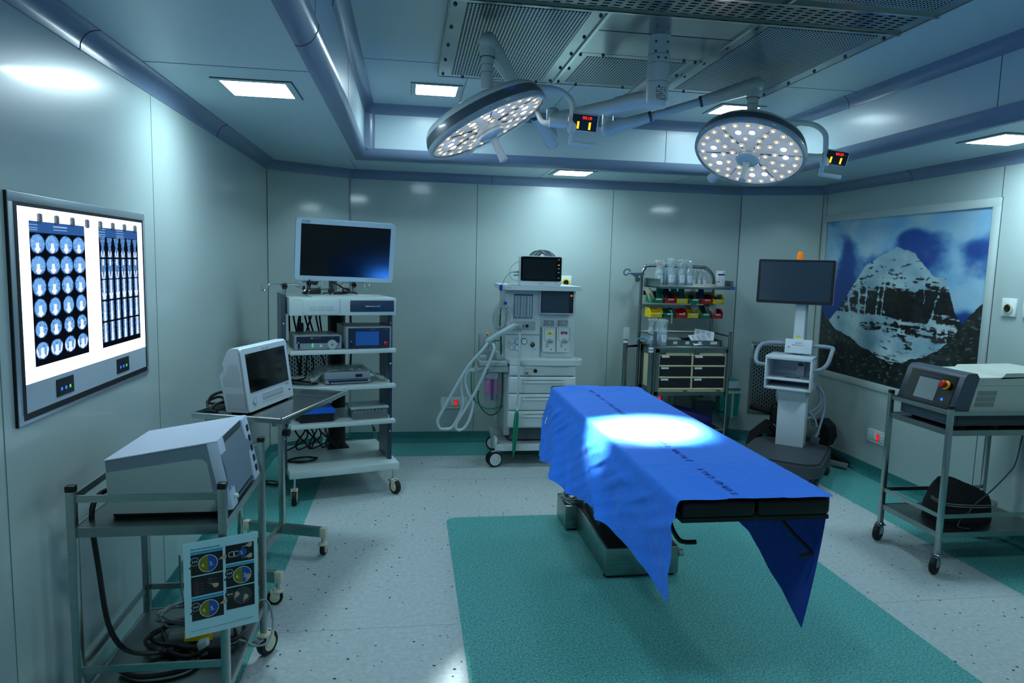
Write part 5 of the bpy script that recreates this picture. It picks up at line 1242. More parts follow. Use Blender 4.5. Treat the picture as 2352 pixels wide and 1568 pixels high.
# bag arm, hoses, bag
AYf = lambda x, y, z: (x, AY+y, z)
def mt(name, label, cat, pts, r, m, s=6, n=12, group=None):
    b = MB(m); b.tube([AYf(*p) for p in pts], r, sm=s, n=n); o = b.build(name); return tag(o, label, cat, group)
b = MB(TUBEW); b.tube([AYf(.618, .06, .985), AYf(.606, .02, .997), AYf(.66, .0, 1.04), AYf(.74, -.02, 1.09), AYf(.812, -.03, 1.132)], .021, sm=5, n=16); o = b.build('bag_arm_sleeve'); tag(o, 'milky plastic sleeve arm rising from the absorber to the breathing tube holder', 'breathing arm')
t3 = thing('elbow_connector', 'small grey elbow connector at the top of the sleeve arm', 'connector', AYf(.845, -.035, 1.115))
b = MB(AG); b.lathe([(.013, -.035), (.016, -.01), (.02, -.005), (.02, .02), (.016, .024)], n=16); b.build('elbow', t3)
b = MB(TUBEW); b.cyl((-.035, 0, .012), (-.012, 0, .012), .012); b.build('side_port', t3)
mt('breathing_hose', 'milky corrugated hose hanging to the left of the anaesthesia machine, outer loop', 'hose', [(.60, -.03, .99), (.55, -.05, .93), (.48, -.05, .85), (.43, -.05, .78), (.33, -.05, .60), (.245, -.05, .44), (.222, -.05, .385), (.24, -.05, .33), (.285, -.05, .322), (.335, -.05, .338), (.385, -.04, .42), (.42, -.03, .52), (.405, -.02, .62), (.41, -.01, .72), (.47, .0, .772), (.50, .03, .775)], .0115, TUBEW, 6)
mt('breathing_hose', 'milky hose crossing in front of the absorber and looping down to its left', 'hose', [(.638, -.04, .985), (.645, -.06, .94), (.60, -.06, .82), (.53, -.06, .66), (.45, -.06, .51), (.385, -.06, .40), (.362, -.06, .345), (.385, -.06, .315), (.43, -.06, .335), (.475, -.05, .42), (.49, -.04, .52), (.455, -.03, .60), (.43, -.02, .70), (.46, -.01, .765), (.51, -.03, .772)], .0115, TUBEW, 6)
mt('bag_hose', 'clear straight tube hanging down to the green breathing bag', 'hose', [(.845, -.035, 1.08), (.845, -.05, .9), (.842, -.055, .7), (.838, -.055, .49)], .0095, TUBEW, 3)
t3 = thing('breathing_bag', 'limp green rubber breathing bag hanging in front of the machine drawers', 'breathing bag', AYf(.838, -.055, .48))
BAG = mat('green_rubber_bag', (10,140,110), .45)
b = MB(BAG); b.lathe([(.008, -.012), (.012, -.02), (.018, -.05), (.0205, -.12), (.018, -.2), (.0185, -.26), (.014, -.33), (.006, -.355), (.005, -.385), (.001, -.386)], Matrix.Shear('XZ', 4, (.03, 0)) if False else Matrix(((1, 0, .055, 0), (0, 1.1, 0, 0), (0, 0, 1, 0), (0, 0, 0, 1))), 20); b.build('bag_body', t3)
b = MB(BAG); b.box(-.003, .003, -.024, -.018, -.33, -.03, mat('bag_fold', (6,80,70), .6), M=Matrix(((1, 0, .055, 0), (0, 1, 0, 0), (0, 0, 1, 0), (0, 0, 0, 1)))); b.build('fold', t3)
b = MB(WHITEP); b.lathe([(.011, .015), (.011, -.015)], n=16); b.build('neck_ring', t3)
GT = mat('green_gas_hose', (30,130,110), .45); GTD = mat('dark_green_hose', (14,84,64), .45)
mt('gas_hose', 'thin teal hose looping from behind the absorber down to the machine', 'hose', [(.70, .06, 1.0), (.62, .1, .98), (.54, .1, .90), (.50, .08, .80), (.485, .06, .70), (.495, .06, .58), (.54, .06, .50), (.60, .06, .46), (.68, .08, .455), (.755, .12, .465)], .0055, GT)
mt('gas_hose', 'dark green hose looping under the pink canister', 'hose', [(.735, .1, .75), (.737, .1, .55), (.725, .1, .445), (.68, .09, .405), (.63, .08, .405), (.57, .08, .46), (.54, .06, .54), (.545, .06, .60)], .0055, GTD)
mt('gas_hose', 'dark green hose running up behind the cable bundle at the machine side', 'hose', [(.735, .2, .86), (.73, .2, 1.0), (.72, .2, 1.12), (.725, .2, 1.25)], .0065, GTD)
# patient monitor on top
t3 = thing('patient_monitor', 'patient monitor with a dark touch screen standing on top of the anaesthesia machine', 'patient monitor', (1.0155, AY+.15, 1.4335))
b = MB(AW); b.prism(rrect(.33, .228, .016, cy=.114), -.008, .09, M=XYM((0, .0, 0), (1, 0, 0), (0, 0, 1)).copy() @ Matrix.Rotation(R(0), 4, 'X')); b.build('housing', t3)
T3 = XYM((0, -.0905, 0), (1, 0, 0), (0, 0, 1)); 
b = MB(GLASSB); b.M = T3; b.prism(rrect(.322, .188, .012, cy=.130), .0, .002); b.build('screen_glass', t3)
b = MB(mat('monitor_lcd', (16,22,26), .1, coat=.7)); b.M = T3; b.box(-.145, .118, .048, .205, .002, .0026); b.build('screen', t3)
for z, m in ((.163, mat('amber_key', (220,130,40), .4)), (.135, GREYP), (.105, GREYP), (.062, GREYP), (.205, GREYP)):
    b = MB(m); b.M = T3; b.prism(rrect(.016, .009, .003, cx=.139, cy=z), .002, .003); b.build('side_key', t3)
b = MB(GREYP); b.M = T3; b.text('mindray', .014, Matrix.Translation((-.022, .012, .0005))); b.build('maker_mark', t3)
b = MB(WHITEP); b.lathe([(.012, 0), (.011, .012), (.001, .013)], Matrix.Translation((.14, -.09, .022)) @ Matrix.Rotation(R(90), 4, 'X'), 16); b.build('trim_knob', t3)
for z in (.105, .08):
    b = MB(AG); b.cyl((-.165, -.04, z), (-.21, -.05, z-.004), .009, .006); b.build('side_plug', t3)
SC = mat('silver_grey_lead', (150,164,170), .4)
mt('monitor_lead', 'grey lead arching from the side plugs of the patient monitor down to a blue clip', 'cable', [(.806, .10, 1.535), (.775, .09, 1.528), (.735, .06, 1.49), (.71, .03, 1.44), (.703, .0, 1.40), (.706, -.01, 1.36), (.712, .0, 1.31), (.72, .01, 1.27)], .0042, SC)
mt('monitor_lead', 'thin white lead looping at the left side of the patient monitor', 'cable', [(.85, .12, 1.62), (.81, .1, 1.60), (.775, .1, 1.555), (.775, .1, 1.51), (.80, .1, 1.475), (.845, .1, 1.468)], .0022, SC)
for x, y, z, lab in ((.694, -.005, 1.415, 'upper blue clip holding leads at the corner of the anaesthesia machine top'), (.735, .02, 1.295, 'lower blue clip holding the coil of grey leads')):
    b = MB(mat('royal_blue_clip', (20,50,170), .4)); b.cbox((x, AY+y, z), (.026, .02, .045 if z > 1.4 else .024), bev=.006); o = b.build('cable_clip'); tag(o, lab, 'clip')
for k in range(9):
    r = .05+.003*(k % 4); cx, cz = .695+.006*(k*2 % 5), 1.195-.008*(k*3 % 4); tl = .1+.09*(k*4 % 6)
    pts = []
    for i in range(14):
        a = 2*PI*i/14; ex, ez = (.030+.006*(k*5 % 7))*math.cos(a), (.078+.009*(k*3 % 5))*math.sin(a); pts.append((cx+ex*math.cos(tl)+ez*math.sin(tl)*.6, .02+.004*k-.02, cz+ez*math.cos(tl)-ex*math.sin(tl)))
    b = MB(SC); b.tube([AYf(*p) for p in pts], .0026, closed=True, sm=3, n=6); o = b.build('coiled_lead'); tag(o, 'one loop of the grey patient leads coiled at the left of the anaesthesia machine', 'cable', 'coiled grey patient leads')
mt('monitor_lead', 'thin dark lead hanging below the coil of grey leads', 'cable', [(.665, .0, 1.14), (.655, .0, 1.09), (.67, .0, 1.05), (.71, .02, 1.035)], .0022, SC)
# bundle of leads on top of the monitor
for k in range(8):
    x0 = .93+.012*k; h = .035+.004*(k % 3)
    b = MB(SC if k % 2 else DGREY); b.tube([AYf(x0, .12+.004*k, 1.666), AYf(x0+.03, .12+.004*k, 1.666+h*.8), AYf(x0+.07, .12, 1.668+h), AYf(x0+.11, .12+.003*k, 1.666+h*.5), AYf(x0+.135, .12+.004*k, 1.666)], .004, sm=4, n=6)
    o = b.build('coiled_lead'); tag(o, 'one of the grey leads bundled on top of the patient monitor', 'cable', 'leads on the patient monitor')
b = MB(FILMW); b.box(.76, .86, AY+.06, AY+.14, 1.4345, 1.448, bev=.006); o = b.build('plastic_bag'); tag(o, 'small clear plastic bag lying on the machine top, left of the patient monitor', 'plastic bag')
# ------------------------------------------------------------------ wall sockets and gas outlets
SK = mat('socket_white', (215,226,226), .35); SKR = mat('red_neon_switch', (170,12,10), .3, emit=(255,20,10), es=.45)
def socket(label, loc, rz, w=.236, h=.1):
    t = thing('power_socket', label, 'power socket', loc, rz)
    b = MB(SK); b.prism(rrect(w, h, .012), .0, .009, M=XYM((0, 0, 0), (1, 0, 0), (0, 0, 1))); b.build('plate', t)
    b = MB(mat('socket_inner', (182,196,198), .4)); b.box(-w*.42, w*.42, -.012, -.009, -.034, .034, bev=.001); b.build('inner_frame', t)
    for x in (-.075, .072):
        b = MB(SK); b.box(x-.024, x+.024, -.0135, -.012, -.026, .026); o = b.build('outlet', t)
        b = MB(BLACK)
        for dx, dz in ((0, .012), (-.009, -.008), (.009, -.008)): b.lathe([(.0032, 0), (.0032, .001)], Matrix.Translation((x+dx, -.0134, dz)) @ Matrix.Rotation(R(90), 4, 'X'), 10)
        b.build('pin_holes', o)
    b = MB(SKR); b.box(.0, .024, -.017, -.012, -.028, .028, bev=.002); sw = b.build('neon_switch', t)
    b = MB(LEDRED)
    for dx, dz in ((.007, .012), (.016, .006), (.012, -.003), (.008, -.012), (.017, -.010)): b.lathe([(.0028, 0), (.0028, .001)], Matrix.Translation((dx, -.017, dz)) @ Matrix.Rotation(R(90), 4, 'X'), 8)
    b.build('neon_dots', sw)
    b = MB(SK); b.box(-.032, -.008, -.015, -.012, -.026, .026, bev=.002); b.build('switch', t)
socket('white wall socket with a red neon switch, low on the back wall behind the hoses', (.405, YB, .353), 0)
socket('white wall socket with a red neon switch, under the drawer cabinet on the back wall', (2.30, YB, .383), 0, .30, .1)
socket('white wall socket with a red neon switch, low on the right wall beneath the mural', (XR, 4.829, .327), -90)
def gas(label, loc, rz, ring):
    t = thing('gas_outlet', label, 'gas outlet', loc, rz)
    b = MB(SK); b.box(-.052, .052, -.012, 0, -.055, .055, bev=.004); b.build('plate', t)
    T = Matrix.Translation((0, -.012, -.005)) @ Matrix.Rotation(R(90), 4, 'X')
    b = MB(ring); b.lathe([(.034, 0), (.034, .006), (.026, .008)], T, 24); o = b.build('ring', t)
    b = MB(BLACK); b.lathe([(.024, .0082), (.02, .012), (.001, .009)], T, 20); b.build('port', o)
gas('square gas outlet with a yellow ring on the back wall, right of the patient monitor', (1.384, YB, 1.45), 0, YELLOW)
gas('left of two square gas outlets with cream rings on the right wall', (XR, 3.752, 1.413), -90, CREAM)
gas('right of two square gas outlets on the right wall, cut by the photo edge', (XR, 3.60, 1.413), -90, CREAM)
# ------------------------------------------------------------------ mountain mural set in the right wall
MRT = [(-.2, .05), (.0, .26), (.084, .357), (.157, .454), (.246, .602), (.315, .706), (.368, .748), (.437, .781), (.516, .819), (.554, .802), (.62, .785), (.663, .733), (.722, .666), (.802, .647), (.834, .555), (.862, .471), (.904, .412), (1.2, .1)]
LHL = [(-.02, .425), (.044, .352), (.129, .288), (.239, .25), (.333, .204), (.422, .168), (.496, .149), (.62, .10), (1.1, -.1)]
RHL = [(-.1, -.1), (.45, .10), (.659, .178), (.802, .26), (.852, .327), (.905, .405), (.943, .473), (1.01, .55)]
def fbm(x, y, z=0, o=5):
    return noise.fractal(Vector((x, y, z)), 1.0, 2.1, o)
def mural(u, v):
    # sky
    n = fbm(u*2.6, v*3.2, 1.3, 6)
    cl = .30+.42*sm(.60, 1.0, v)+n*.75
    cl += .62*math.exp(-(((u-.42)/.16)**2+((v-.90)/.09)**2))+.5*math.exp(-(((u-.05)/.07)**2+((v-.70)/.13)**2))+.5*math.exp(-(((u-.86)/.16)**2+((v-.68)/.20)**2))+.35*math.exp(-(((u-.85)/.3)**2+((v-.95)/.08)**2))
    cl += .35*math.exp(-(((u-.33)/.10)**2+((v-.80)/.08)**2))
    cl -= .75*math.exp(-(((u-.60)/.08)**2+((v-.87)/.05)**2))+.6*math.exp(-(((u-.17)/.07)**2+((v-.66)/.14)**2))+.3*math.exp(-(((u-.17)/.03)**2+((v-.83)/.06)**2))+.35*math.exp(-(((u-.93)/.06)**2+((v-.80)/.05)**2))+.4*math.exp(-(((u-.92)/.05)**2+((v-.44)/.05)**2))
    c = mixc((4, 40, 110), (0, 66, 150), v)
    k = sm(.12, .72, cl); c = mixc(c, mixc((110, 172, 218), (176, 206, 214), .5+.5*fbm(u*7, v*7, 4, 3)), k)
    # mountain
    e = fbm(u*18, v*18, 7, 3)*.010
    top = interp(MRT, u)+e
    if v < top:
        rock = mixc((8, 10, 13), (40, 40, 40), .4+.6*fbm(u*22, v*40, 2, 4)); snow = mixc((120, 160, 176), (184, 208, 212), .5+.6*fbm(u*9, v*9, 5, 3))
        s = 0
        hgt = (v-.2)/.6
        s = -.30+1.15*sm(.50, .66, v+.06*fbm(u*9, v*5, 8, 3))+.55*sm(.34, .24, v)+.35*sm(.45, .15, u)          # snow cap
        s += -.7*sm(.48, .62, v)*sm(.15, .35, fbm(u*16, v*46, 9, 4)) if v < .74 else -.35*sm(.2, .4, fbm(u*14, v*60, 9, 3))
        s += .75*fbm(u*12, v*26, 3, 5)
        s += .55*sm(.18, .40, fbm(u*9+3, v*75, 12, 3))*sm(.62, .40, v)+.35*sm(.2, .45, fbm(u*40, v*16, 15, 3))
        s -= .5*sm(.12, .3, fbm(u*26, v*70, 19, 3))*sm(.70, .58, v)*sm(.44, .56, v)
        # gullies running down the face
        for gx, tilt, w, v0, v1 in ((.285, .12, .012, .30, .58), (.335, -.02, .007, .38, .6), (.415, -.10, .011, .36, .60), (.45, -.05, .008, .36, .58), (.76, -.35, .012, .36, .66), (.70, .1, .006, .5, .62), (.21, .3, .010, .34, .5)):
            if v0 < v < v1+.04:
                d = abs(u-(gx+tilt*(.5-v)*.6+.008*fn(v*24, gx*9))); s += 1.1*max(0, 1-d/w)
        # snow ledges
        for lv, w, amp in ((.385, .03, 1.4), (.345, .010, .7), (.29, .035, 1.0), (.245, .02, .8), (.585, .005, .9), (.20, .02, .8)):
            d = abs(v-(lv+.025*fn(u*7, lv*9)+.012*fn(u*23, lv*5))); s += amp*max(0, 1-d/w)*(.6+.6*fn(u*6, lv*31))
        s += .8*sm(.36, .16, u)*sm(.40, .28, v)+.55*math.exp(-(((u-.36)/.10)**2+((v-.26)/.07)**2))
        s -= 1.0*math.exp(-(((u-.60)/.14)**2+((v-.475)/.065)**2))+.5*math.exp(-(((u-.38)/.05)**2+((v-.45)/.06)**2))+.5*math.exp(-(((u-.80)/.04)**2+((v-.52)/.06)**2))
        c = mixc(rock, snow, sm(.02, .30, s))
    lh = interp(LHL, u)+.012*fbm(u*14, 3, 1, 3); rh = interp(RHL, u)+.014*fbm(u*16, 9, 1, 3)
    if v < max(lh, rh):
        n2 = fbm(u*30, v*30, 11, 4); c = mixc((12, 18, 19), (44, 52, 46), .4+.6*n2)
        if fbm(u*34+v*12, v*60-u*20, 6, 2) > .46: c = mixc(c, (92, 110, 108), .75)
        if v > max(lh, rh)-.01: c = mixc(c, (14, 20, 22), .5)
    return c
MM = attr_mat('mural_print', rough=.3, coat=.5)
t = thing('mountain_mural', 'large framed mural of a snow mountain under blue sky on the right wall', 'wall mural', (XR, 4.8285, 1.387), 0)
NU, NV = 300, 240
o = paint_grid('printed_panel', NU, NV, lambda u, v: (.004, .8835-1.767*u, -.645+1.29*v), mural, MM)
o.parent = t
FRW = mat('mural_frame', (176,192,190), .4, coat=.2)
b = MB(FRW)
for y0, y1, z0, z1 in ((-.94, .94, .645, .70), (-.94, .94, -.70, -.645), (.8835, .94, -.645, .645), (-.94, -.8835, -.645, .645)): b.box(-.012, .004, y0, y1, z0, z1, bev=.002)
b.build('frame', t)
b = MB(mat('mural_cover_glass', (200,220,226), .05, alpha=.06)) if False else None
# ------------------------------------------------------------------ supplies trolley
SX, SY = 2.375, 5.55
t = thing('supplies_trolley', 'steel supplies trolley with coloured bins above a cream drawer cabinet', 'supplies trolley', (SX, SY, 0))
def sv(x, y, z): return (x-SX, y-SY, z)
PST = mat('trolley_post_steel', (140,152,152), .28, 1)
for x, y, z1 in ((2.042, 5.555, 1.065), (2.708, 5.555, 1.07), (2.036, 5.955, 1.52), (2.714, 5.955, 1.50)):
    b = MB(PST); b.cyl(sv(x, y, .11), sv(x, y, z1), .014, n=14); b.build('post', t)
    caster(t, x-SX, y-SY, .12, r=.05, w=.025, yaw=40)
b = MB(PST); b.tube([sv(2.036, 5.955, 1.50), sv(2.038, 5.955, 1.545), sv(2.065, 5.955, 1.592), sv(2.115, 5.955, 1.615), sv(2.56, 5.955, 1.612), sv(2.64, 5.955, 1.60), sv(2.695, 5.955, 1.55), sv(2.714, 5.955, 1.49)], .014, sm=5, n=14); b.build('top_arch', t)
b = MB(PST)
b.build('x', t) if False else None
for p, q in (((2.042, 5.565, 1.03), (2.036, 5.945, 1.03)), ((2.708, 5.565, 1.03), (2.714, 5.945, 1.03)), ((2.05, 5.955, 1.03), (2.70, 5.955, 1.03)), ((2.042, 5.57, .30), (2.036, 5.945, .30)), ((2.708, 5.57, .36), (2.714, 5.945, .36)), ((2.05, 5.555, .22), (2.70, 5.555, .22))):
    b = MB(PST); b.cyl(sv(*p), sv(*q), .0075, n=10); b.build('guard_rail', t)
SHS = mat('trolley_sheet_steel', (132,146,146), .3, 1, var=.1, vscale=6)
b = MB(SHS); b.box(2.05-SX, 2.70-SX, .0, .41, .918, .938, bev=.003); b.build('work_shelf', t)
b = MB(SHS); b.box(2.05-SX, 2.70-SX, .0, .41, .205, .215, bev=.002); b.build('bottom_shelf', t)
b = MB(SHS); b.box(2.066-SX, 2.70-SX, .03, .40, 1.428, 1.436)
b.box(2.066-SX, 2.735-SX, .018, .03, 1.426, 1.454, bev=.002); b.box(2.066-SX, 2.07-SX, .02, .42, 1.43, 1.505); b.box(2.712-SX, 2.716-SX, .02, .42, 1.43, 1.50)
b.build('top_shelf', t)
b = MB(mat('blue_shelf_label', (20,84,170), .4)); b.box(2.687-SX, 2.734-SX, .0165, .0185, 1.43, 1.45); b.build('shelf_label', t)
for z in (1.375, 1.255):
    b = MB(SHS); b.box(2.05-SX, 2.70-SX, .365, .385, z-.02, z+.018); b.build('bin_rail', t)
# drawer cabinet
CRM = mat('cabinet_cream', (205,200,165), .45)
b = MB(SHS)
for x0, x1, z0, z1 in ((2.058, 2.088, .52, .918), (2.684, 2.70, .52, .918), (2.058, 2.70, .52, .553), (2.058, 2.70, .888, .918)): b.box(x0-SX, x1-SX, .005, .03, z0, z1)
b.box(2.055-SX, 2.06-SX, .01, .40, .52, .56); b.box(2.055-SX, 2.06-SX, .01, .40, .86, .918); b.box(2.055-SX, 2.06-SX, .01, .06, .52, .918); b.box(2.055-SX, 2.06-SX, .33, .40, .52, .918)
b.box(2.058-SX, 2.70-SX, .38, .40, .52, .918)
b.build('cabinet_frame', t)
for x0, x1 in ((2.087, 2.384), (2.384, 2.684)):
    b = MB(CRM); b.box(x0-SX, x1-SX, .012, .38, .553, .888); cb = b.build('drawer_cabinet', t)
    for k in range(3):
        z1 = .862-.098*k; z0 = z1-.078
        b = MB(mat('drawer_black', (16,18,22), .5)); b.box(x0+.010-SX, x1-.010-SX, .004, .014, z0, z1); d = b.build('drawer', cb)
        b = MB(CRM); b.box(x0+.006-SX, x1-.006-SX, -.002, .013, z0-.014, z0-.002, bev=.002); b.build('pull_ledge', d)
        b = MB(PAPER); b.box(x0+.022-SX, x0+.088-SX, .002, .0045, z1-.016, z1+.001); b.build('index_card', d)
    b = MB(mat('brown_plate', (70,52,48), .5)); b.box(x0+.006-SX, x0+.062-SX, .0105, .0122, .872, .884); b.box(x1-.07-SX, x1-.03-SX, .0105, .0122, .556, .564); b.build('maker_plate', cb)
    b = MB(STEEL2); b.lathe([(.006, 0), (.006, .006)], Matrix.Translation((x1-.022-SX, .012, .878)) @ Matrix.Rotation(R(90), 4, 'X'), 10); b.build('lock', cb)
b = MB(CRM); b.box(2.062-SX, 2.066-SX, .07, .32, .565, .855); b.build('side_window', t)
# bins
BINM = {'g': mat('bin_green', (0,118,78), .4), 'r': mat('bin_red', (196,26,14), .4), 'y': mat('bin_yellow', (240,205,10), .4)}
BW, BD, BH = .104, .165, .078
def bin_mesh(m):
    b = MB(m); w = BW/2; s = .0025
    fr = .05                                   # front wall height
    side = [(0, 0), (BD, 0), (BD, BH), (.05, BH), (.012, fr), (.0, fr)]
    for x in (-w, w-s):
        b.prism(side, x, x+s, M=Matrix(((0, 0, 1, 0), (1, 0, 0, 0), (0, 1, 0, 0), (0, 0, 0, 1))))
    b.box(-w, w, 0, BD, 0, s); b.box(-w, w, 0, s, 0, fr-.012); b.box(-w, w, BD-s, BD, 0, BH); b.box(-w, w, -.010, .003, .026, fr-.008, bev=.002)
    b.tube([(-w-.003, .0, fr), (-w-.003, .05, BH), (-w-.003, BD, BH)], .0035, n=4); b.tube([(w+.003, .0, fr), (w+.003, .05, BH), (w+.003, BD, BH)], .0035, n=4)
    return b
names = {'g': 'green', 'r': 'red', 'y': 'yellow'}
binsrc = {}
desc = [['first green bin at the left end of the upper row on the supplies trolley', 'left red bin of the upper row, holding dark tubing packs', 'left yellow bin of the upper row, full of clear teal packs', 'second green bin of the upper row, empty, at its middle', 'right red bin of the upper row, with a blue pack', 'yellow bin at the right end of the upper row, with grey caps'],
        ['yellow bin at the left end of the lower row on the supplies trolley', 'green bin of the lower row with a tube hanging over its front', 'left red bin of the lower row with white caps', 'empty yellow bin in the middle of the lower row', 'green bin of the lower row with a clear pack leaning out', 'red bin at the right end of the lower row, full of packs']]
for r, (cols, z, xs) in enumerate((('grygry', 1.293, 2.072), ('ygrygr', 1.167, 2.068))):
    for k, c in enumerate(cols):
        x = xs+.0545+.1105*k
        t1 = thing('storage_bin', desc[r][k], 'storage bin', (x, 5.762, z), 0, 'stackable bins on the supplies trolley')
        if c not in binsrc: binsrc[c] = bin_mesh(BINM[c]).build('bin_body', t1)
        else: o = binsrc[c].copy(); C.objects.link(o); o.parent = t1
        b = MB(PAPER if c != 'r' else mat('pink_label', (225,175,180), .6)); b.box(-.02, .03, -.0115, -.0098, .027, .041); b.build('front_label', t1)
def pack(name, label, x, y, z, dims, m, rot=(0, 0, 0), group=None, cat='package', bev=.004):
    b = MB(m); b.cbox((0, 0, dims[2]/2), dims, bev=bev); o = b.build(name); o.location = (x, y, z); o.rotation_euler = tuple(R(a) for a in rot); tag(o, label, cat, group); return o
TPK = mat('tan_paper_pack', (176,160,140), .7); TEALF = clear_mat('teal_film', (90,170,165), .12, .45); DKF = mat('dark_tube_pack', (40,48,62), .3)
pack('catheter_pack', 'brown and white paper packs standing in the first green bin', 2.10, 5.82, 1.31, (.05, .02, .12), TPK, (-28, -18, 0))
pack('catheter_pack', 'green film pack standing at the right of the first green bin', 2.165, 5.86, 1.31, (.05, .03, .12), TEALF, (-18, 10, 0))
pack('tubing_pack', 'dark tubing pack standing in the left red bin', 2.232, 5.83, 1.31, (.045, .04, .125), DKF, (-20, 0, 0))
pack('tubing_pack', 'teal film pack standing left in the left yellow bin', 2.32, 5.84, 1.31, (.05, .03, .125), TEALF, (-22, -6, 0)); pack('tubing_pack', 'teal film pack standing right in the left yellow bin', 2.365, 5.84, 1.31, (.05, .03, .125), TEALF, (-18, 8, 0))
pack('syringe_pack', 'clear pack leaning in the right red bin', 2.52, 5.83, 1.31, (.04, .02, .12), FILMW, (-22, -20, 0)); pack('glove_pack', 'blue pack in the right red bin', 2.56, 5.84, 1.31, (.045, .03, .11), mat('slate_blue_pack', (46,80,120), .5), (-18, 0, 0))
for k in range(6):
    b = MB(mat('grey_cap', (70,78,84), .35)); b.lathe([(.012, 0), (.014, .02), (.010, .03), (.001, .031)], n=12); o = b.build('bottle_cap'); o.location = (2.655+.022*(k % 3)-.01, 5.80+.025*(k//3), 1.315+.022*(k % 2)+.012*(k//3)); o.rotation_euler = (R(60*(k % 2)), R(20*k), 0); tag(o, 'one of the grey caps heaped in the yellow bin at the upper right', 'cap', 'grey caps in the yellow bin')
for k in range(4):
    b = MB(WHITEP); b.lathe([(.006, 0), (.006, .016), (.001, .017)], n=10); o = b.build('small_cap'); o.location = (2.35+.014*k, 5.785+.008*(k % 2), 1.182+.014*(k % 3)); o.rotation_euler = (R(50+20*k), 0, 0); tag(o, 'one of the small white caps in the left red bin of the lower row', 'cap', 'white caps in the red bin')
b = MB(clear_mat('clear_tube', (205,220,220), .1, .5)); b.tube([(2.245, 5.80, 1.225), (2.25, 5.755, 1.228), (2.253, 5.742, 1.19), (2.253, 5.742, 1.12)], .006, sm=4); o = b.build('airway_tube'); tag(o, 'clear tube hooked over the front of the lower green bin, hanging down', 'tube')
pack('syringe_pack', 'clear pack leaning out of the lower right green bin', 2.53, 5.80, 1.185, (.06, .012, .13), FILMW, (-30, -25, 0)); pack('dressing_pack', 'white and clear packs in the lower right red bin', 2.64, 5.81, 1.185, (.075, .05, .10), FILMW, (-15, 8, 0)); pack('dressing_pack', 'grey printed pack in the lower right red bin', 2.645, 5.83, 1.185, (.05, .02, .12), mat('pale_print_pack', (165,168,182), .5), (-20, -14, 0))
# bottles
def bottle(label, x, y, z, r, h, cap, tri, group, wrap=True):
    t1 = thing('infusion_bottle', label, 'bottle', (x, y, z), 0, group)
    b = MB(clear_mat('saline_plastic', (190,212,222), .15, .42)); b.lathe([(.001, 0), (r*.9, .0), (r, .006), (r, h*.60), (r*.92, h*.68), (r*.40, h*.80), (r*.36, h*.93), (.001, h*.93)], n=18); b.build('bottle_body', t1)
    b = MB(cap); b.lathe([(r*.42, h*.93), (r*.45, h*.94), (r*.45, h*1.02), (r*.3, h*1.05), (.001, h*1.05)], n=16); b.build('cap', t1)
    b = MB(mat('bottle_label', (196,208,220), .5)); vs = [];fs = []
    for k in range(7):
        a = R(-130+13*k); 
        for zz in (h*.2, h*.52): vs.append(((r+.0006)*math.cos(a), (r+.0006)*math.sin(a), zz))
    b.raw(vs, [(2*k, 2*k+2, 2*k+3, 2*k+1) for k in range(6)])
    if tri: b.raw([((r+.001)*math.cos(R(a)), (r+.001)*math.sin(R(a)), zz) for a, zz in ((-130, h*.2), (-100, h*.2), (-130, h*.32))], [(0, 1, 2)], tri)
    b.raw([((r+.001)*math.cos(R(a)), (r+.001)*math.sin(R(a)), zz) for a, zz in ((-95, h*.38), (-88, h*.38), (-88, h*.44), (-95, h*.44))], [(0, 1, 2, 3)], INKD)
    b.build('label_band', t1)
    if wrap:
        b = MB(FILMW); vs = []; n = 14; pr = [(r*1.05, h*.62), (r*.85, h*.8), (r*.9, h*1.02), (r*1.1, h*1.14), (r*.7, h*1.22)]
        for i, (rr, zz) in enumerate(pr):
            for k in range(n): a = 2*PI*k/n; q = rr*(1+.35*(random.random()-.5)*(i > 0)); vs.append((q*math.cos(a), q*math.sin(a), zz+.012*(random.random()-.5)*(i > 1)))
        b.raw(vs, [(i*n+k, i*n+(k+1) % n, (i+1)*n+(k+1) % n, (i+1)*n+k) for i in range(4) for k in range(n)]); b.build('film_wrap', t1).data.polygons.foreach_set('use_smooth', [False]*56)
ORC = mat('orange_cap', (235,130,50), .4); PURP = mat('purple_mark', (110,60,170), .5); MAR = mat('maroon_mark', (70,24,40), .5); CLC = clear_mat('clear_cap', (205,220,225), .15, .35)
G = 'infusion bottles on the supplies trolley'
bottle('infusion bottle with an orange cap at the left of the top shelf', 2.105, 5.70, 1.4365, .036, .185, ORC, RED, G)
bottle('infusion bottle behind, second from the left on the top shelf, yellow mark', 2.158, 5.80, 1.4365, .030, .17, CLC, YELLOW, G)
bottle('large infusion bottle with a yellow corner mark on the top shelf', 2.205, 5.70, 1.4365, .040, .20, CLC, YELLOW, G)
bottle('large infusion bottle with a purple corner mark on the top shelf', 2.298, 5.70, 1.4365, .038, .195, CLC, PURP, G)
bottle('infusion bottle with a maroon corner mark on the top shelf', 2.372, 5.71, 1.4365, .034, .19, CLC, MAR, G)
bottle('small bottle with a red stripe and orange tip on the top shelf', 2.432, 5.75, 1.4365, .020, .125, ORC, RED, G); bottle('small bottle with an orange tip, second of the small ones on the top shelf', 2.482, 5.75, 1.4365, .021, .128, ORC, None, G); bottle('small bottle with a blue tip at the right of the small ones', 2.53, 5.75, 1.4365, .020, .12, BLUE, None, G)
bottle('wrapped bottle at the back left on the lower work shelf', 2.015+.06, 5.74, .938, .034, .185, CLC, None, G); bottle('wrapped bottle in the middle of three on the work shelf', 2.125, 5.70, .938, .034, .185, CLC, None, G); bottle('front wrapped bottle with a purple mark on the work shelf', 2.128, 5.605, .938, .036, .19, CLC, PURP, G)
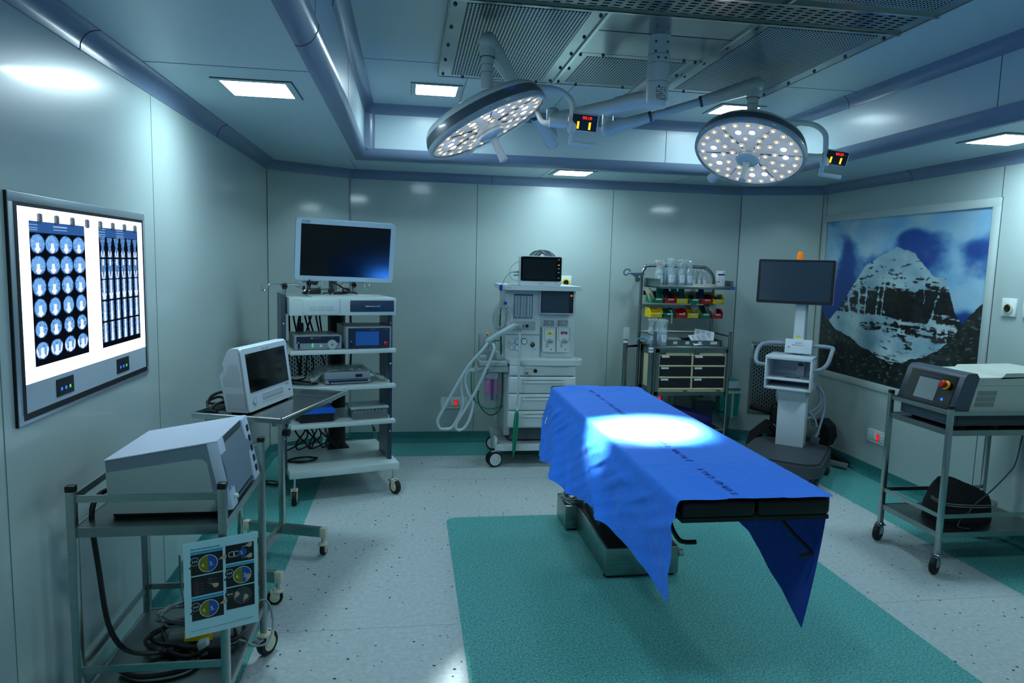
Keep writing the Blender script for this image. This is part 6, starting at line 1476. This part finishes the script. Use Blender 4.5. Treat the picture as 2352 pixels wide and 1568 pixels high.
for k, (x, lab) in enumerate(((2.415, 'left brown paper pack lying at the front of the top shelf'), (2.50, 'right brown paper pack lying at the front of the top shelf'))):
    o = pack('paper_pack', lab, x+.04, 5.66, 1.4365, (.13 if k == 0 else .12, .05, .032), TPK, (0, 0, 3), cat='package', bev=.013)
t1 = thing('medicine_carton', 'tall white carton with black band and red mark, right end of the top shelf', 'carton', (2.653, 5.69, 1.4365))
b = MB(mat('carton_white', (205,215,222), .5)); b.box(-.034, .03, -.022, .022, 0, .148, bev=.001); b.build('carton', t1)
b = MB(mat('carton_print', (24,34,56), .5)); b.box(-.034, .028, -.0228, -.0218, .108, .122); b.box(-.034, -.016, -.0228, -.0218, .05, .06, RED)
for k in range(6): b.box(-.030, -.008, -.0226, -.0218, .066+.007*k, .068+.007*k, GREYP); b.box(.002, .026, -.0226, -.0218, .04+.011*k, .042+.011*k, GREYP)
b.box(.012, .022, -.0226, -.0218, .13, .138, BLUE); b.build('carton_print', t1)
t1 = thing('steel_tray', 'steel tray with paper labels on its front edge on the trolley work shelf', 'tray', (2.425, 5.72, .938))
b = MB(SHS)
for x0, x1, y0, y1 in ((-.245, .255, -.075, -.072), (-.245, .255, .155, .158), (-.245, -.242, -.075, .158), (.252, .255, -.075, .158)): b.box(x0, x1, y0, y1, 0, .046)
b.box(-.245, .255, -.075, .158, 0, .003); b.build('tray_pan', t1)
for x, w in ((-.185, .035), (-.075, .033), (.04, .03), (.15, .06)):
    b = MB(PAPER); b.box(x, x+w, -.0765, -.0752, .013, .036); b.build('edge_label', t1)
def wpack(lab, x, y, z, w, h, rot, m=PAPER):
    t1 = thing('dressing_pack', lab, 'package', (x, y, z)); t1.rotation_euler = tuple(R(a) for a in rot)
    b = MB(m); vs = [(w*(i/8-.5), h*(j/6-.5), .004*fn(i*.9, j*.9, x)+.004) for j in range(7) for i in range(9)]; b.raw(vs, [(j*9+i, j*9+i+1, (j+1)*9+i+1, (j+1)*9+i) for j in range(6) for i in range(8)]); b.build('wrapper', t1)
    b = MB(mat('blue_print', (90,110,170), .5))
    for k in range(7):
        for q in range(3):
            x0 = -w*.38+w*.25*q; b.box(x0, x0+w*(.12+.08*((k*3+q) % 3)/2), h*(.32-.1*k), h*(.34-.1*k), .009, .0095)
    b.build('printing', t1)
wpack('back sterile paper pack printed in blue, lying in the steel tray', 2.555, 5.74, 1.01, .17, .13, (48, 8, -18)); wpack('front sterile paper pack printed in blue, leaning in the steel tray', 2.50, 5.69, .985, .19, .12, (42, -4, 12))
o = pack('instrument_pouch', 'flat clear pouch of metal instruments at the left of the steel tray', 2.27, 5.72, .983, (.12, .06, .012), FILMW, (10, 0, 10))
# suction tubes at the side, hook and knob
for x, y, z0, lab in ((1.885, 5.86, .965, 'rear'), (2.003, 5.53, .948, 'front')):
    b = MB(PST); b.cyl(sv(x, y, .45), sv(x, y, z0), .0205, n=20); tb = b.build('holder_tube', t)
    b = MB(PAPER); b.cyl(sv(x, y, z0-.03), sv(x, y, z0-.010), .0211, n=20); b.build('tape_band', tb)
    if lab == 'front': b = MB(PAPER); b.cyl(sv(x, y, z0-.055), sv(x, y, z0-.038), .0211, n=20); b.build('tape_band', tb)
b = MB(PST)
for z in (.90,): b.bar(sv(1.885, 5.86, z), sv(2.03, 5.95, z), .01, .02); b.bar(sv(2.003, 5.53, z), sv(2.042, 5.556, z), .01, .02)
b.build('tube_bracket', t)
o = pack('catheter_pouch', 'clear pouch with red and green edges standing in the rear holder tube', 1.885, 5.86, .955, (.056, .008, .115), FILMW, (-5, 4, 0))
b = MB(mat('light_blue_tube', (80,160,215), .35)); b.tube([(2.003, 5.53, .93), (2.0, 5.535, .975), (1.975, 5.56, 1.005), (1.94, 5.60, 1.01), (1.905, 5.63, .985), (1.90, 5.64, .965)], .004, sm=5); o = b.build('catheter'); tag(o, 'light blue catheter bending out of the front holder tube', 'catheter')
HKM = mat('hook_slate', (62,84,104), .4)
b = MB(HKM); b.M = Matrix.Translation(sv(1.97, 5.93, 1.545))
b.tube([(-.045, 0, .012), (-.06, 0, .03), (-.085, 0, .03), (-.105, 0, .012), (-.10, 0, -.012), (-.08, 0, -.02), (-.065, 0, -.008)], .006, sm=4); b.prism([(-.075, .0), (.08, .004), (.08, -.02), (.03, -.022), (.02, -.04), (-.002, -.04), (-.01, -.025)], -.006, .006, M=XYM((0, 0, 0), (1, 0, 0), (0, 0, 1))); b.build('infusion_hook', t)
b = MB(DGREY); b.lathe([(.02, 0), (.024, .006), (.02, .014), (.001, .015)], Matrix.Translation(sv(1.99, 5.93, 1.49)) @ Matrix.Rotation(R(90), 4, 'X'), 8); b.build('clamp_knob', t)
# things under and beside the trolley
t1 = thing('waste_bin', 'grey swing-top waste bin under the drawer cabinet of the supplies trolley', 'waste bin', (2.62, 5.84, .2155))
b = MB(mat('bin_slate', (44,62,78), .45)); b.prism(rrect(.165, .13, .03), .0, .22, M=Matrix(((1.0, 0, 0, 0), (0, 1, 0, 0), (0, 0, 1, 0), (0, 0, 0, 1)))); b.build('bin_body', t1)
b = MB(mat('bin_lid_grey', (110,124,128), .45)); b.prism([(-.086, 0), (.086, 0), (.086, .02), (.07, .05), (.02, .058), (-.05, .056), (-.078, .03)], -.068, .068, M=XYM((0, 0, .218), (1, 0, 0), (0, 0, 1))); ld = b.build('swing_lid', t1)
b = MB(BLACK); b.prism([(-.072, .03), (-.048, .052), (.012, .054), (-.03, .034), (-.05, .028)], -.0005, .001, M=XYM((0, -.0687, .218), (1, 0, 0), (0, 0, 1))); b.build('opening', ld)
o = pack('cushion', 'dark blue cushion bag lying on the bottom shelf of the supplies trolley', 2.44, 5.72, .2155, (.36, .22, .15), mat('navy_cushion', (8,18,92), .6), (0, 14, 0), cat='cushion', bev=.05)
t1 = thing('sharps_container', 'teal sharps container with a pale lid in a wall bracket right of the supplies trolley', 'sharps container', (2.915, 5.97, .26))
b = MB(TEAL); b.prism([(-.105, 0), (.068, 0), (.085, .255), (-.11, .255)], -.08, .09, M=XYM((0, 0, 0), (1, 0, 0), (0, 0, 1))); b.build('container', t1)
b = MB(mat('sharps_lid_pale', (170,190,205), .4)); b.prism([(-.115, .262), (.098, .262), (.098, .285), (.07, .30), (.066, .325), (-.10, .325)], -.10, .09, M=XYM((0, 0, 0), (1, 0, 0), (0, 0, 1))); b.build('lid', t1)
b = MB(TEAL); b.prism([(-.06, .325), (.068, .325), (.062, .34), (.0, .345), (-.03, .36), (-.07, .362)], -.09, .06, M=XYM((0, 0, 0), (1, 0, 0), (0, 0, 1))); b.build('flap', t1)
b = MB(mat('bracket_cream', (176,184,170), .4)); b.box(-.115, .105, -.10, -.088, .215, .238); b.box(.0, .018, -.104, -.09, -.005, .235); b.box(-.115, .105, .10, .13, .1, .24); br = b.build('wall_bracket', t1)
b = MB(PAPER); b.box(-.1095, -.108, -.0, .05, .12, .23, M=Matrix.Translation((-.003, 0, 0))); b.build('label', t1)
# ------------------------------------------------------------------ black padded positioning aids in the corner
PAD = mat('black_padding', (8,9,11), .55)
t1 = thing('leg_support', 'black padded leg trough lying on its side behind the cart, left end of the pile', 'leg support', (3.0, 5.60, 0), -40)
prof = [(.0, .0), (-.03, .10), (.0, .22), (.07, .285), (.15, .27), (.19, .22), (.17, .20), (.11, .225), (.06, .18), (.045, .10), (.06, .01)]
b = MB(PAD); b.prism(prof, -.14, .14, M=XYM((0, 0, .002), (1, 0, 0), (0, 0, 1))); b.build('trough', t1)
b = MB(STEEL2); b.tube([(.13, -.16, .05), (.2, -.17, .045), (.4, -.17, .07)], .005, sm=3); b.build('rod', t1)
t1 = thing('leg_support', 'black padded leg trough standing behind the cart column, second of the pile', 'leg support', (3.155, 5.56, 0), -40)
b = MB(PAD); b.prism([(x*1.1, z*1.12) for x, z in prof], -.12, .12, M=XYM((0, 0, .002), (1, 0, 0), (0, 0, 1))); b.build('trough', t1)
b = MB(STEEL2); b.tube([(.03, -.15, .30), (.12, -.15, .22), (.22, -.15, .13)], .006, sm=3); b.build('rod', t1)
t1 = thing('arm_board', 'black padded arm board leaning against the steel grille above the leg supports', 'arm board', (3.2, 5.72, .34), -36)
b = MB(PAD); b.box(-.17, .2, -.03, .03, -.02, .03, bev=.015, M=Matrix.Rotation(R(10), 4, 'Y')); b.build('pad', t1)
t1 = thing('shoulder_rest', 'tall black pad standing behind the cart column under the grille', 'pad', (3.27, 5.62, 0), -40)
b = MB(PAD); b.box(-.10, .10, -.04, .04, .002, .43, bev=.035, seg=3); b.build('pad', t1)
t1 = thing('leg_support', 'black padded leg support against the right wall, right end of the pile', 'leg support', (3.46, 5.36, 0), -55)
b = MB(PAD); b.prism([(-.05, .13), (.0, .12), (.10, .14), (.13, .22), (.11, .31), (.05, .36), (-.02, .35), (.02, .3), (.05, .25), (.03, .2), (-.03, .18)], -.08, .08, M=XYM((0, 0, 0), (1, 0, 0), (0, 0, 1))); b.build('trough', t1)
b = MB(BLACK); b.prism([(-.04, .002), (.04, .002), (.01, .14), (-.02, .14)], -.03, .03, M=XYM((0, 0, 0), (1, 0, 0), (0, 0, 1))); b.build('foot', t1)
b = MB(STEEL2); b.cyl((.0, -.09, .30), (-.04, -.11, .42), .007, n=10); b.cyl((-.02, -.09, .22), (.06, -.10, .24), .006, n=10); b.build('rod', t1)
t1 = thing('padded_board', 'black padded board lying at the foot of the right wall behind the cart wheel', 'pad', (3.52, 5.20, 0), -60)
b = MB(PAD); b.prism([(-.10, .12), (-.06, .14), (.12, .04), (.12, .002), (.05, .002)], -.03, .03, M=XYM((0, 0, 0), (1, 0, 0), (0, 0, 1))); b.build('pad', t1)
b = MB(GREYP); b.box(.0, .15, -.09, -.055, .02, .055, bev=.003); b.cyl((.15, -.07, .04), (.20, -.07, .03), .004, n=8, m=BLACK); b.build('clamp', t1)
# ------------------------------------------------------------------ white cart with monitor
SWH = mat('cart_white', (200,212,222), .35, coat=.2); SGR = mat('cart_handle_grey', (132,148,162), .4); SIN = mat('cart_inside', (200,208,222), .5)
t = thing('monitor_cart', 'white cart with twin open compartments, grey handles and dark base in the right corner', 'monitor cart', (3.03, 5.075, 0), -40)
base = []
for cx, cy, r, a0 in ((.17, .13, .13, 0), (-.17, .13, .13, 90), (-.18, -.40, .13, 180), (.18, -.40, .13, 270)):
    for k in range(7): a = R(a0+15*k); base.append((cx+r*math.cos(a), cy+r*math.sin(a)))
DB = mat('cart_base_grey', (58,66,72), .5)
b = MB(DB); b.prism(base, .10, .185); b.prism([(x*.93, (y+.13)*.93-.13) for x, y in base], .184, .202); b.build('base', t)
for x, y, yw in ((-.22, -.40, 30), (.225, -.36, -60), (.245, .06, -50), (-.245, .06, 100)):
    c = MB(SGR); M = Matrix.Translation((x, y, 0)) @ Matrix.Rotation(R(yw), 4, 'Z'); c.M = M; c.cyl((0, 0, .06), (0, 0, .11), .02); c.box(-.015, .05, -.011, .011, .05, .10, bev=.008); o = c.build('caster', t)
    for s in (-1, 1):
        q = MB(DGREY); q.M = M @ Matrix.Translation((.03, s*.02, .05)) @ Matrix.Rotation(R(90), 4, 'X'); q.lathe([(.038, -.011), (.048, -.009), (.05, 0), (.048, .009), (.038, .011)], n=24); q.lathe([(.036, -.012), (.036, .012)], n=24, m=SGR); q.build('wheel', o)
b = MB(SWH); b.box(-.105, .105, .0, .14, .2, .57, bev=.004); b.prism([(0, .565), (.14, .565), (.17, .66), (-.10, .69)], -.105, .105, M=Matrix(((0, 0, 1, 0), (1, 0, 0, 0), (0, 1, 0, 0), (0, 0, 0, 1)))); b.build('column', t)
b = MB(SWH); x0, x1, y0, y1 = -.20, .148, -.12, .20
for a in ((x0, x1, y0, y1, .905, .932), (x0, x1, y0+.01, y1, .665, .688), (x0, x0+.014, y0, y1, .67, .93), (x1-.014, x1, y0, y1, .67, .93), (x0, x1, y0, y1, .742, .757)): b.box(*a, bev=.004)
b.box(x0+.005, x1-.005, y1-.02, y1, .67, .93, SIN); b.build('console', t)
b = MB(SIN); b.box(.0, .055, .13, .19, .757, .905); b.prism(rrect(.045, .03, .014), 0, .001, DGREY, M=XYM((.028, .1295, .85), (1, 0, 0), (0, 0, 1))); b.box(-.06, .055, -.03, -.022, .757, .764, DGREY); b.build('inner_bracket', t)
b = MB(SGR)
b.tube([(-.10, .16, 1.01), (-.20, .14, 1.012), (-.265, .09, 1.0), (-.29, .03, .965), (-.295, -.02, .89), (-.27, -.04, .852), (-.20, -.04, .848)], .016, sm=5, n=14); b.build('side_handle', t)
b = MB(SGR); b.tube([(.10, .12, 1.008), (.20, .10, 1.012), (.262, .05, 1.008), (.265, .0, .985), (.245, -.03, .895), (.20, -.04, .845), (.14, -.04, .832)], .016, sm=5, n=14); b.build('side_handle', t)
b = MB(SWH); b.M = Matrix.Translation((-.0, .05, .932)) @ Matrix.Rotation(R(-8), 4, 'X'); b.box(-.092, .110, -.0, .06, .015, .128, bev=.004); wb = b.build('control_head', t)
b = MB(mat('print_teal', (0,130,140), .5)); b.M = Matrix.Translation((0, .05, .932)) @ Matrix.Rotation(R(-8), 4, 'X') @ XYM((0, -.0006, 0), (1, 0, 0), (0, 0, 1))
b.text('SIEMENS', .0155, Matrix.Translation((-.018, .093, 0))); b.text('Healthineers', .0150, Matrix.Translation((-.040, .077, 0)), mat('print_orange_red', (215,70,40), .5))
for k in range(3): b.lathe([(.0018, 0), (.0018, .0005)], Matrix.Translation((.047+.004*(1 if k == 1 else 0), .083+.005*(k-1), 0)), 8, mat('print_orange_red', (215,70,40), .5))
b.box(-.068, -.056, .058, .065, 0, .0006, INKD); 
for p in ((-.075, .060), (-.05, .062), (-.066, .046), (-.058, .044), (-.05, .047)): b.lathe([(.0022, 0), (.0022, .0006)], Matrix.Translation((*p, 0)), 8, GREYP)
b.box(.05, .082, .058, .0588, 0, .0004, GREYP); b.build('printing', wb)
b = MB(SWH); b.box(-.042, .042, .10, .145, .93, 1.40, bev=.012); ar = b.build('monitor_arm', t)
b = MB(SGR); b.box(.042, .05, .105, .145, 1.0, 1.38); b.build('cable_cover', ar)
b = MB(YELLOW); b.box(-.026, .02, .0985, .1005, 1.07, 1.085); b.build('yellow_label', ar)
b = MB(BLACK); b.M = Matrix.Translation((-.048, .055, 1.514)) @ Matrix.Rotation(R(-3), 4, 'X') @ XYM((0, 0, 0), (1, 0, 0), (0, 0, 1)) ; b.prism(rrect(.572, .348, .012), -.03, .006); b.prism(rrect(.3, .2, .02), -.055, -.03); mo = b.build('monitor', t)
b = MB(mat('cart_screen', (34,52,66), .2, spec=.8)); b.M = Matrix.Translation((-.048, .055, 1.514)) @ Matrix.Rotation(R(-3), 4, 'X') @ XYM((0, 0, 0), (1, 0, 0), (0, 0, 1)); b.box(-.266, .266, -.152, .156, .005, .0075); b.build('screen', mo)
b = MB(SGR); b.M = Matrix.Translation((-.048, .055, 1.514)) @ Matrix.Rotation(R(-3), 4, 'X') @ XYM((0, 0, 0), (1, 0, 0), (0, 0, 1)); b.prism(rrect(.576, .352, .014), -.028, -.004); b.build('monitor_rim', mo)
b = MB(mat('amber_lens', (225,120,20), .3, emit=(230,120,10), es=.25)); b.lathe([(.025, 0), (.026, .03), (.022, .055), (.015, .063), (.001, .064)], Matrix.Translation((-.03, .10, 1.69)), 10); b.build('warning_beacon', t)
for pts in ([(.13, .2, .70), (.17, .22, .63), (.185, .22, .55), (.15, .2, .49), (.10, .18, .46)], [(.15, .2, .69), (.20, .22, .60), (.19, .22, .50), (.14, .2, .43), (.10, .17, .41)], [(.16, .2, .69), (.207, .22, .60), (.215, .22, .48), (.20, .2, .38), (.185, .18, .30), (.17, .17, .26)], [(.10, .17, .47), (.15, .2, .41), (.175, .2, .34)], [(-.12, .2, .67), (-.15, .2, .6), (-.145, .2, .53), (-.11, .18, .47)]):
    b = MB(SGR); b.tube(pts, .0095, sm=5, n=10); b.build('hanging_hose', t)
b = MB(mat('connector_slate', (66,78,84), .4)); b.M = Matrix.Translation((.165, .17, .225)) @ Matrix.Rotation(R(20), 4, 'Y'); b.box(-.035, .03, -.03, .03, -.03, .045, bev=.006); b.box(.028, .034, -.025, .025, -.02, .03, STEEL2); b.build('cable_connector', t)
# ------------------------------------------------------------------ laser console on the right trolley
LCS = mat('console_shell', (178,188,180), .4); LFR = mat('console_front_slate', (66,78,90), .4); LBK = mat('console_black_panel', (7,8,11), .18, coat=.4)
t = thing('laser_console', 'cream console with slate front, black panel and red emergency knob on the right trolley', 'laser console', (3.2, 3.445, .784))
def lp(x, z): return (x-3.2, z-.784)
XZ = XYM((0, 0, 0), (1, 0, 0), (0, 0, 1))
# extruded along y from +.20 (far) to -.20 (near): XZ maps z to -y
b = MB(LCS); b.prism([lp(*p) for p in ((2.955, .872), (2.985, 1.02), (3.0, 1.06), (3.56, 1.07), (3.56, .872))], -.20, .20, M=XZ)
b.prism([lp(*p) for p in ((3.13, 1.055), (3.16, 1.085), (3.50, 1.092), (3.56, 1.07))], -.14, .20, M=XZ); b.build('shell', t)
b = MB(mat('console_base_slate', (52,62,68), .5)); b.prism([lp(*p) for p in ((2.90, .80), (2.90, .872), (3.56, .872), (3.56, .80))], -.195, .195, M=XZ); b.build('base', t)
b = MB(BLACKR)
for x in (2.95, 3.15, 3.45):
    for y in (-.16, .16): b.cyl((x-3.2, y, 0), (x-3.2, y, .02), .025, n=12)
    b.box(x-3.2-.03, x-3.2+.03, -.17, .17, .005, .018)
b.build('feet', t)
front = [lp(*p) for p in ((2.858, .868), (2.851, .886), (2.905, 1.062), (2.925, 1.084), (2.975, 1.085), (2.992, 1.06), (2.975, 1.0), (2.94, .868))]
b = MB(LFR); b.prism(front, -.213, .213, M=XZ); b.prism([lp(*p) for p in ((2.862, .80), (2.862, .878), (2.94, .87), (2.94, .80))], -.19, .19, M=XZ); b.build('front_cover', t, angle=50)
p0, p1 = Vector((2.8515-3.2, 0, .889-.784)), Vector((2.9045-3.2, 0, 1.060-.784)); upv = (p1-p0).normalized(); PM = XYM(p0+Vector((-.0015, .17, .0)), (0, -1, 0), upv)
hp = (p1-p0).length
b = MB(LBK); b.M = PM; b.prism([(.0, -.055), (.295, -.055), (.33, hp-.0), (.03, hp-.0)] if False else [(.0, .0), (.345, .0), (.345, hp), (.0, hp)], -.003, .0015); pn = b.build('control_panel', t)
b = MB(mat('console_lcd', (34,42,46), .1, coat=.8)); b.M = PM; b.box(.085, .225, .03, .135, .0015, .0022); b.build('lcd', pn)
b = MB(FILMW); b.M = PM; b.box(.08, .232, .022, .14, .0025, .004); b.build('protective_film', pn)
b = MB(YELLOW); b.M = PM; b.lathe([(.025, .0015), (.025, .006), (.02, .008)], Matrix.Translation((.282, .122, 0)), 20); es = b.build('stop_collar', pn)
b = MB(RED); b.M = PM; b.lathe([(.014, .008), (.014, .018), (.021, .020), (.021, .032), (.018, .036), (.001, .037)], Matrix.Translation((.282, .122, 0)), 20); b.build('emergency_knob', es)
b = MB(LEDBLU); b.M = PM; b.lathe([(.008, .0015), (.008, .005)], Matrix.Translation((.287, .042, 0)), 14); b.build('start_button', pn)
for q in ((.09, .24, .155, .158), (.09, .24, .012, .0145)):
    b = MB(mat('violet_print', (60,50,130), .5)); b.M = PM; b.box(*q, .0015, .002); b.build('print_line', pn)
for k in range(3):
    b = MB(mat('vent_mesh', (128,136,130), .6)); dz = .03*k; b.M = XYM((2.992-3.2-.006*k, -.2012, .965-.784-dz), (1, 0, 0), (0, 0, 1)); b.prism([(.004, .0), (.118, .0), (.124, .025), (.009, .025)], 0, .001); b.build('vent', t)
b = MB(mat('panel_line', (120,130,128), .6)); b.box(3.0-3.2, 3.56-3.2, -.2010, -.2, 1.019-.784, 1.0205-.784); b.build('panel_line', t)
# black bag and cable on the lower tray
t = thing('equipment_bag', 'black fabric bag with grey cord lying on the lower shelf of the right trolley', 'bag', (3.13, 3.45, .2225))
vs = []; n, k = 28, 10
BG = mat('black_bag_fabric', (10,11,13), .8, bump=.3, bscale=40)
for i in range(k+1):
    zz = i/k
    for j in range(n):
        a = 2*PI*j/n; rx = .20*(1-.25*zz**2)*(1+.10*fn(math.cos(a)*1.5, math.sin(a)*1.5, zz*2)); ry = .13*(1-.45*zz**2)*(1+.12*fn(math.cos(a)*1.8+5, math.sin(a)*1.8, zz*2))
        h = .215*zz*(1-.28*sm(-.2, 1, math.cos(a))*zz)
        c, s = math.cos(a), math.sin(a); q = (abs(c)**3+abs(s)**3)**(-1/3)
        vs.append((rx*c*q*.9, ry*s*q*.9, h+.012*fn(c*4, s*4, zz*5)+.001 if i else .001))
b = MB(BG); b.raw(vs, [(i*n+j, i*n+(j+1) % n, (i+1)*n+(j+1) % n, (i+1)*n+j) for i in range(k) for j in range(n)]+[tuple(range(k*n, (k+1)*n))]); b.build('bag_body', t, angle=60)
b = MB(GCABLE)
for dz in (.0, .012): b.tube([(-.19, -.02, .12+dz), (-.17, -.10, .105+dz), (-.05, -.135, .10+dz), (.1, -.13, .095+dz), (.19, -.07, .085+dz), (.205, .0, .08+dz)], .0028, sm=4, n=6)
b.build('cord', t)
cable('console_cable', 'thin dark cable falling from the laser console over the black bag', [(3.36, 3.30, .78), (3.34, 3.29, .70), (3.31, 3.28, .58), (3.27, 3.28, .52), (3.17, 3.28, .42), (3.08, 3.27, .36), (3.02, 3.26, .30), (2.98, 3.255, .27), (2.97, 3.25, .238), (3.03, 3.245, .229), (3.0, 3.26, .228)], .0035, mat('slate_cable', (56,66,70), .5))
cable('console_cable', 'black cable loop hanging at the photo edge below the laser console', [(3.47, 3.30, .76), (3.42, 3.29, .72), (3.41, 3.29, .66), (3.45, 3.29, .62), (3.49, 3.30, .60)], .006, CABLE)
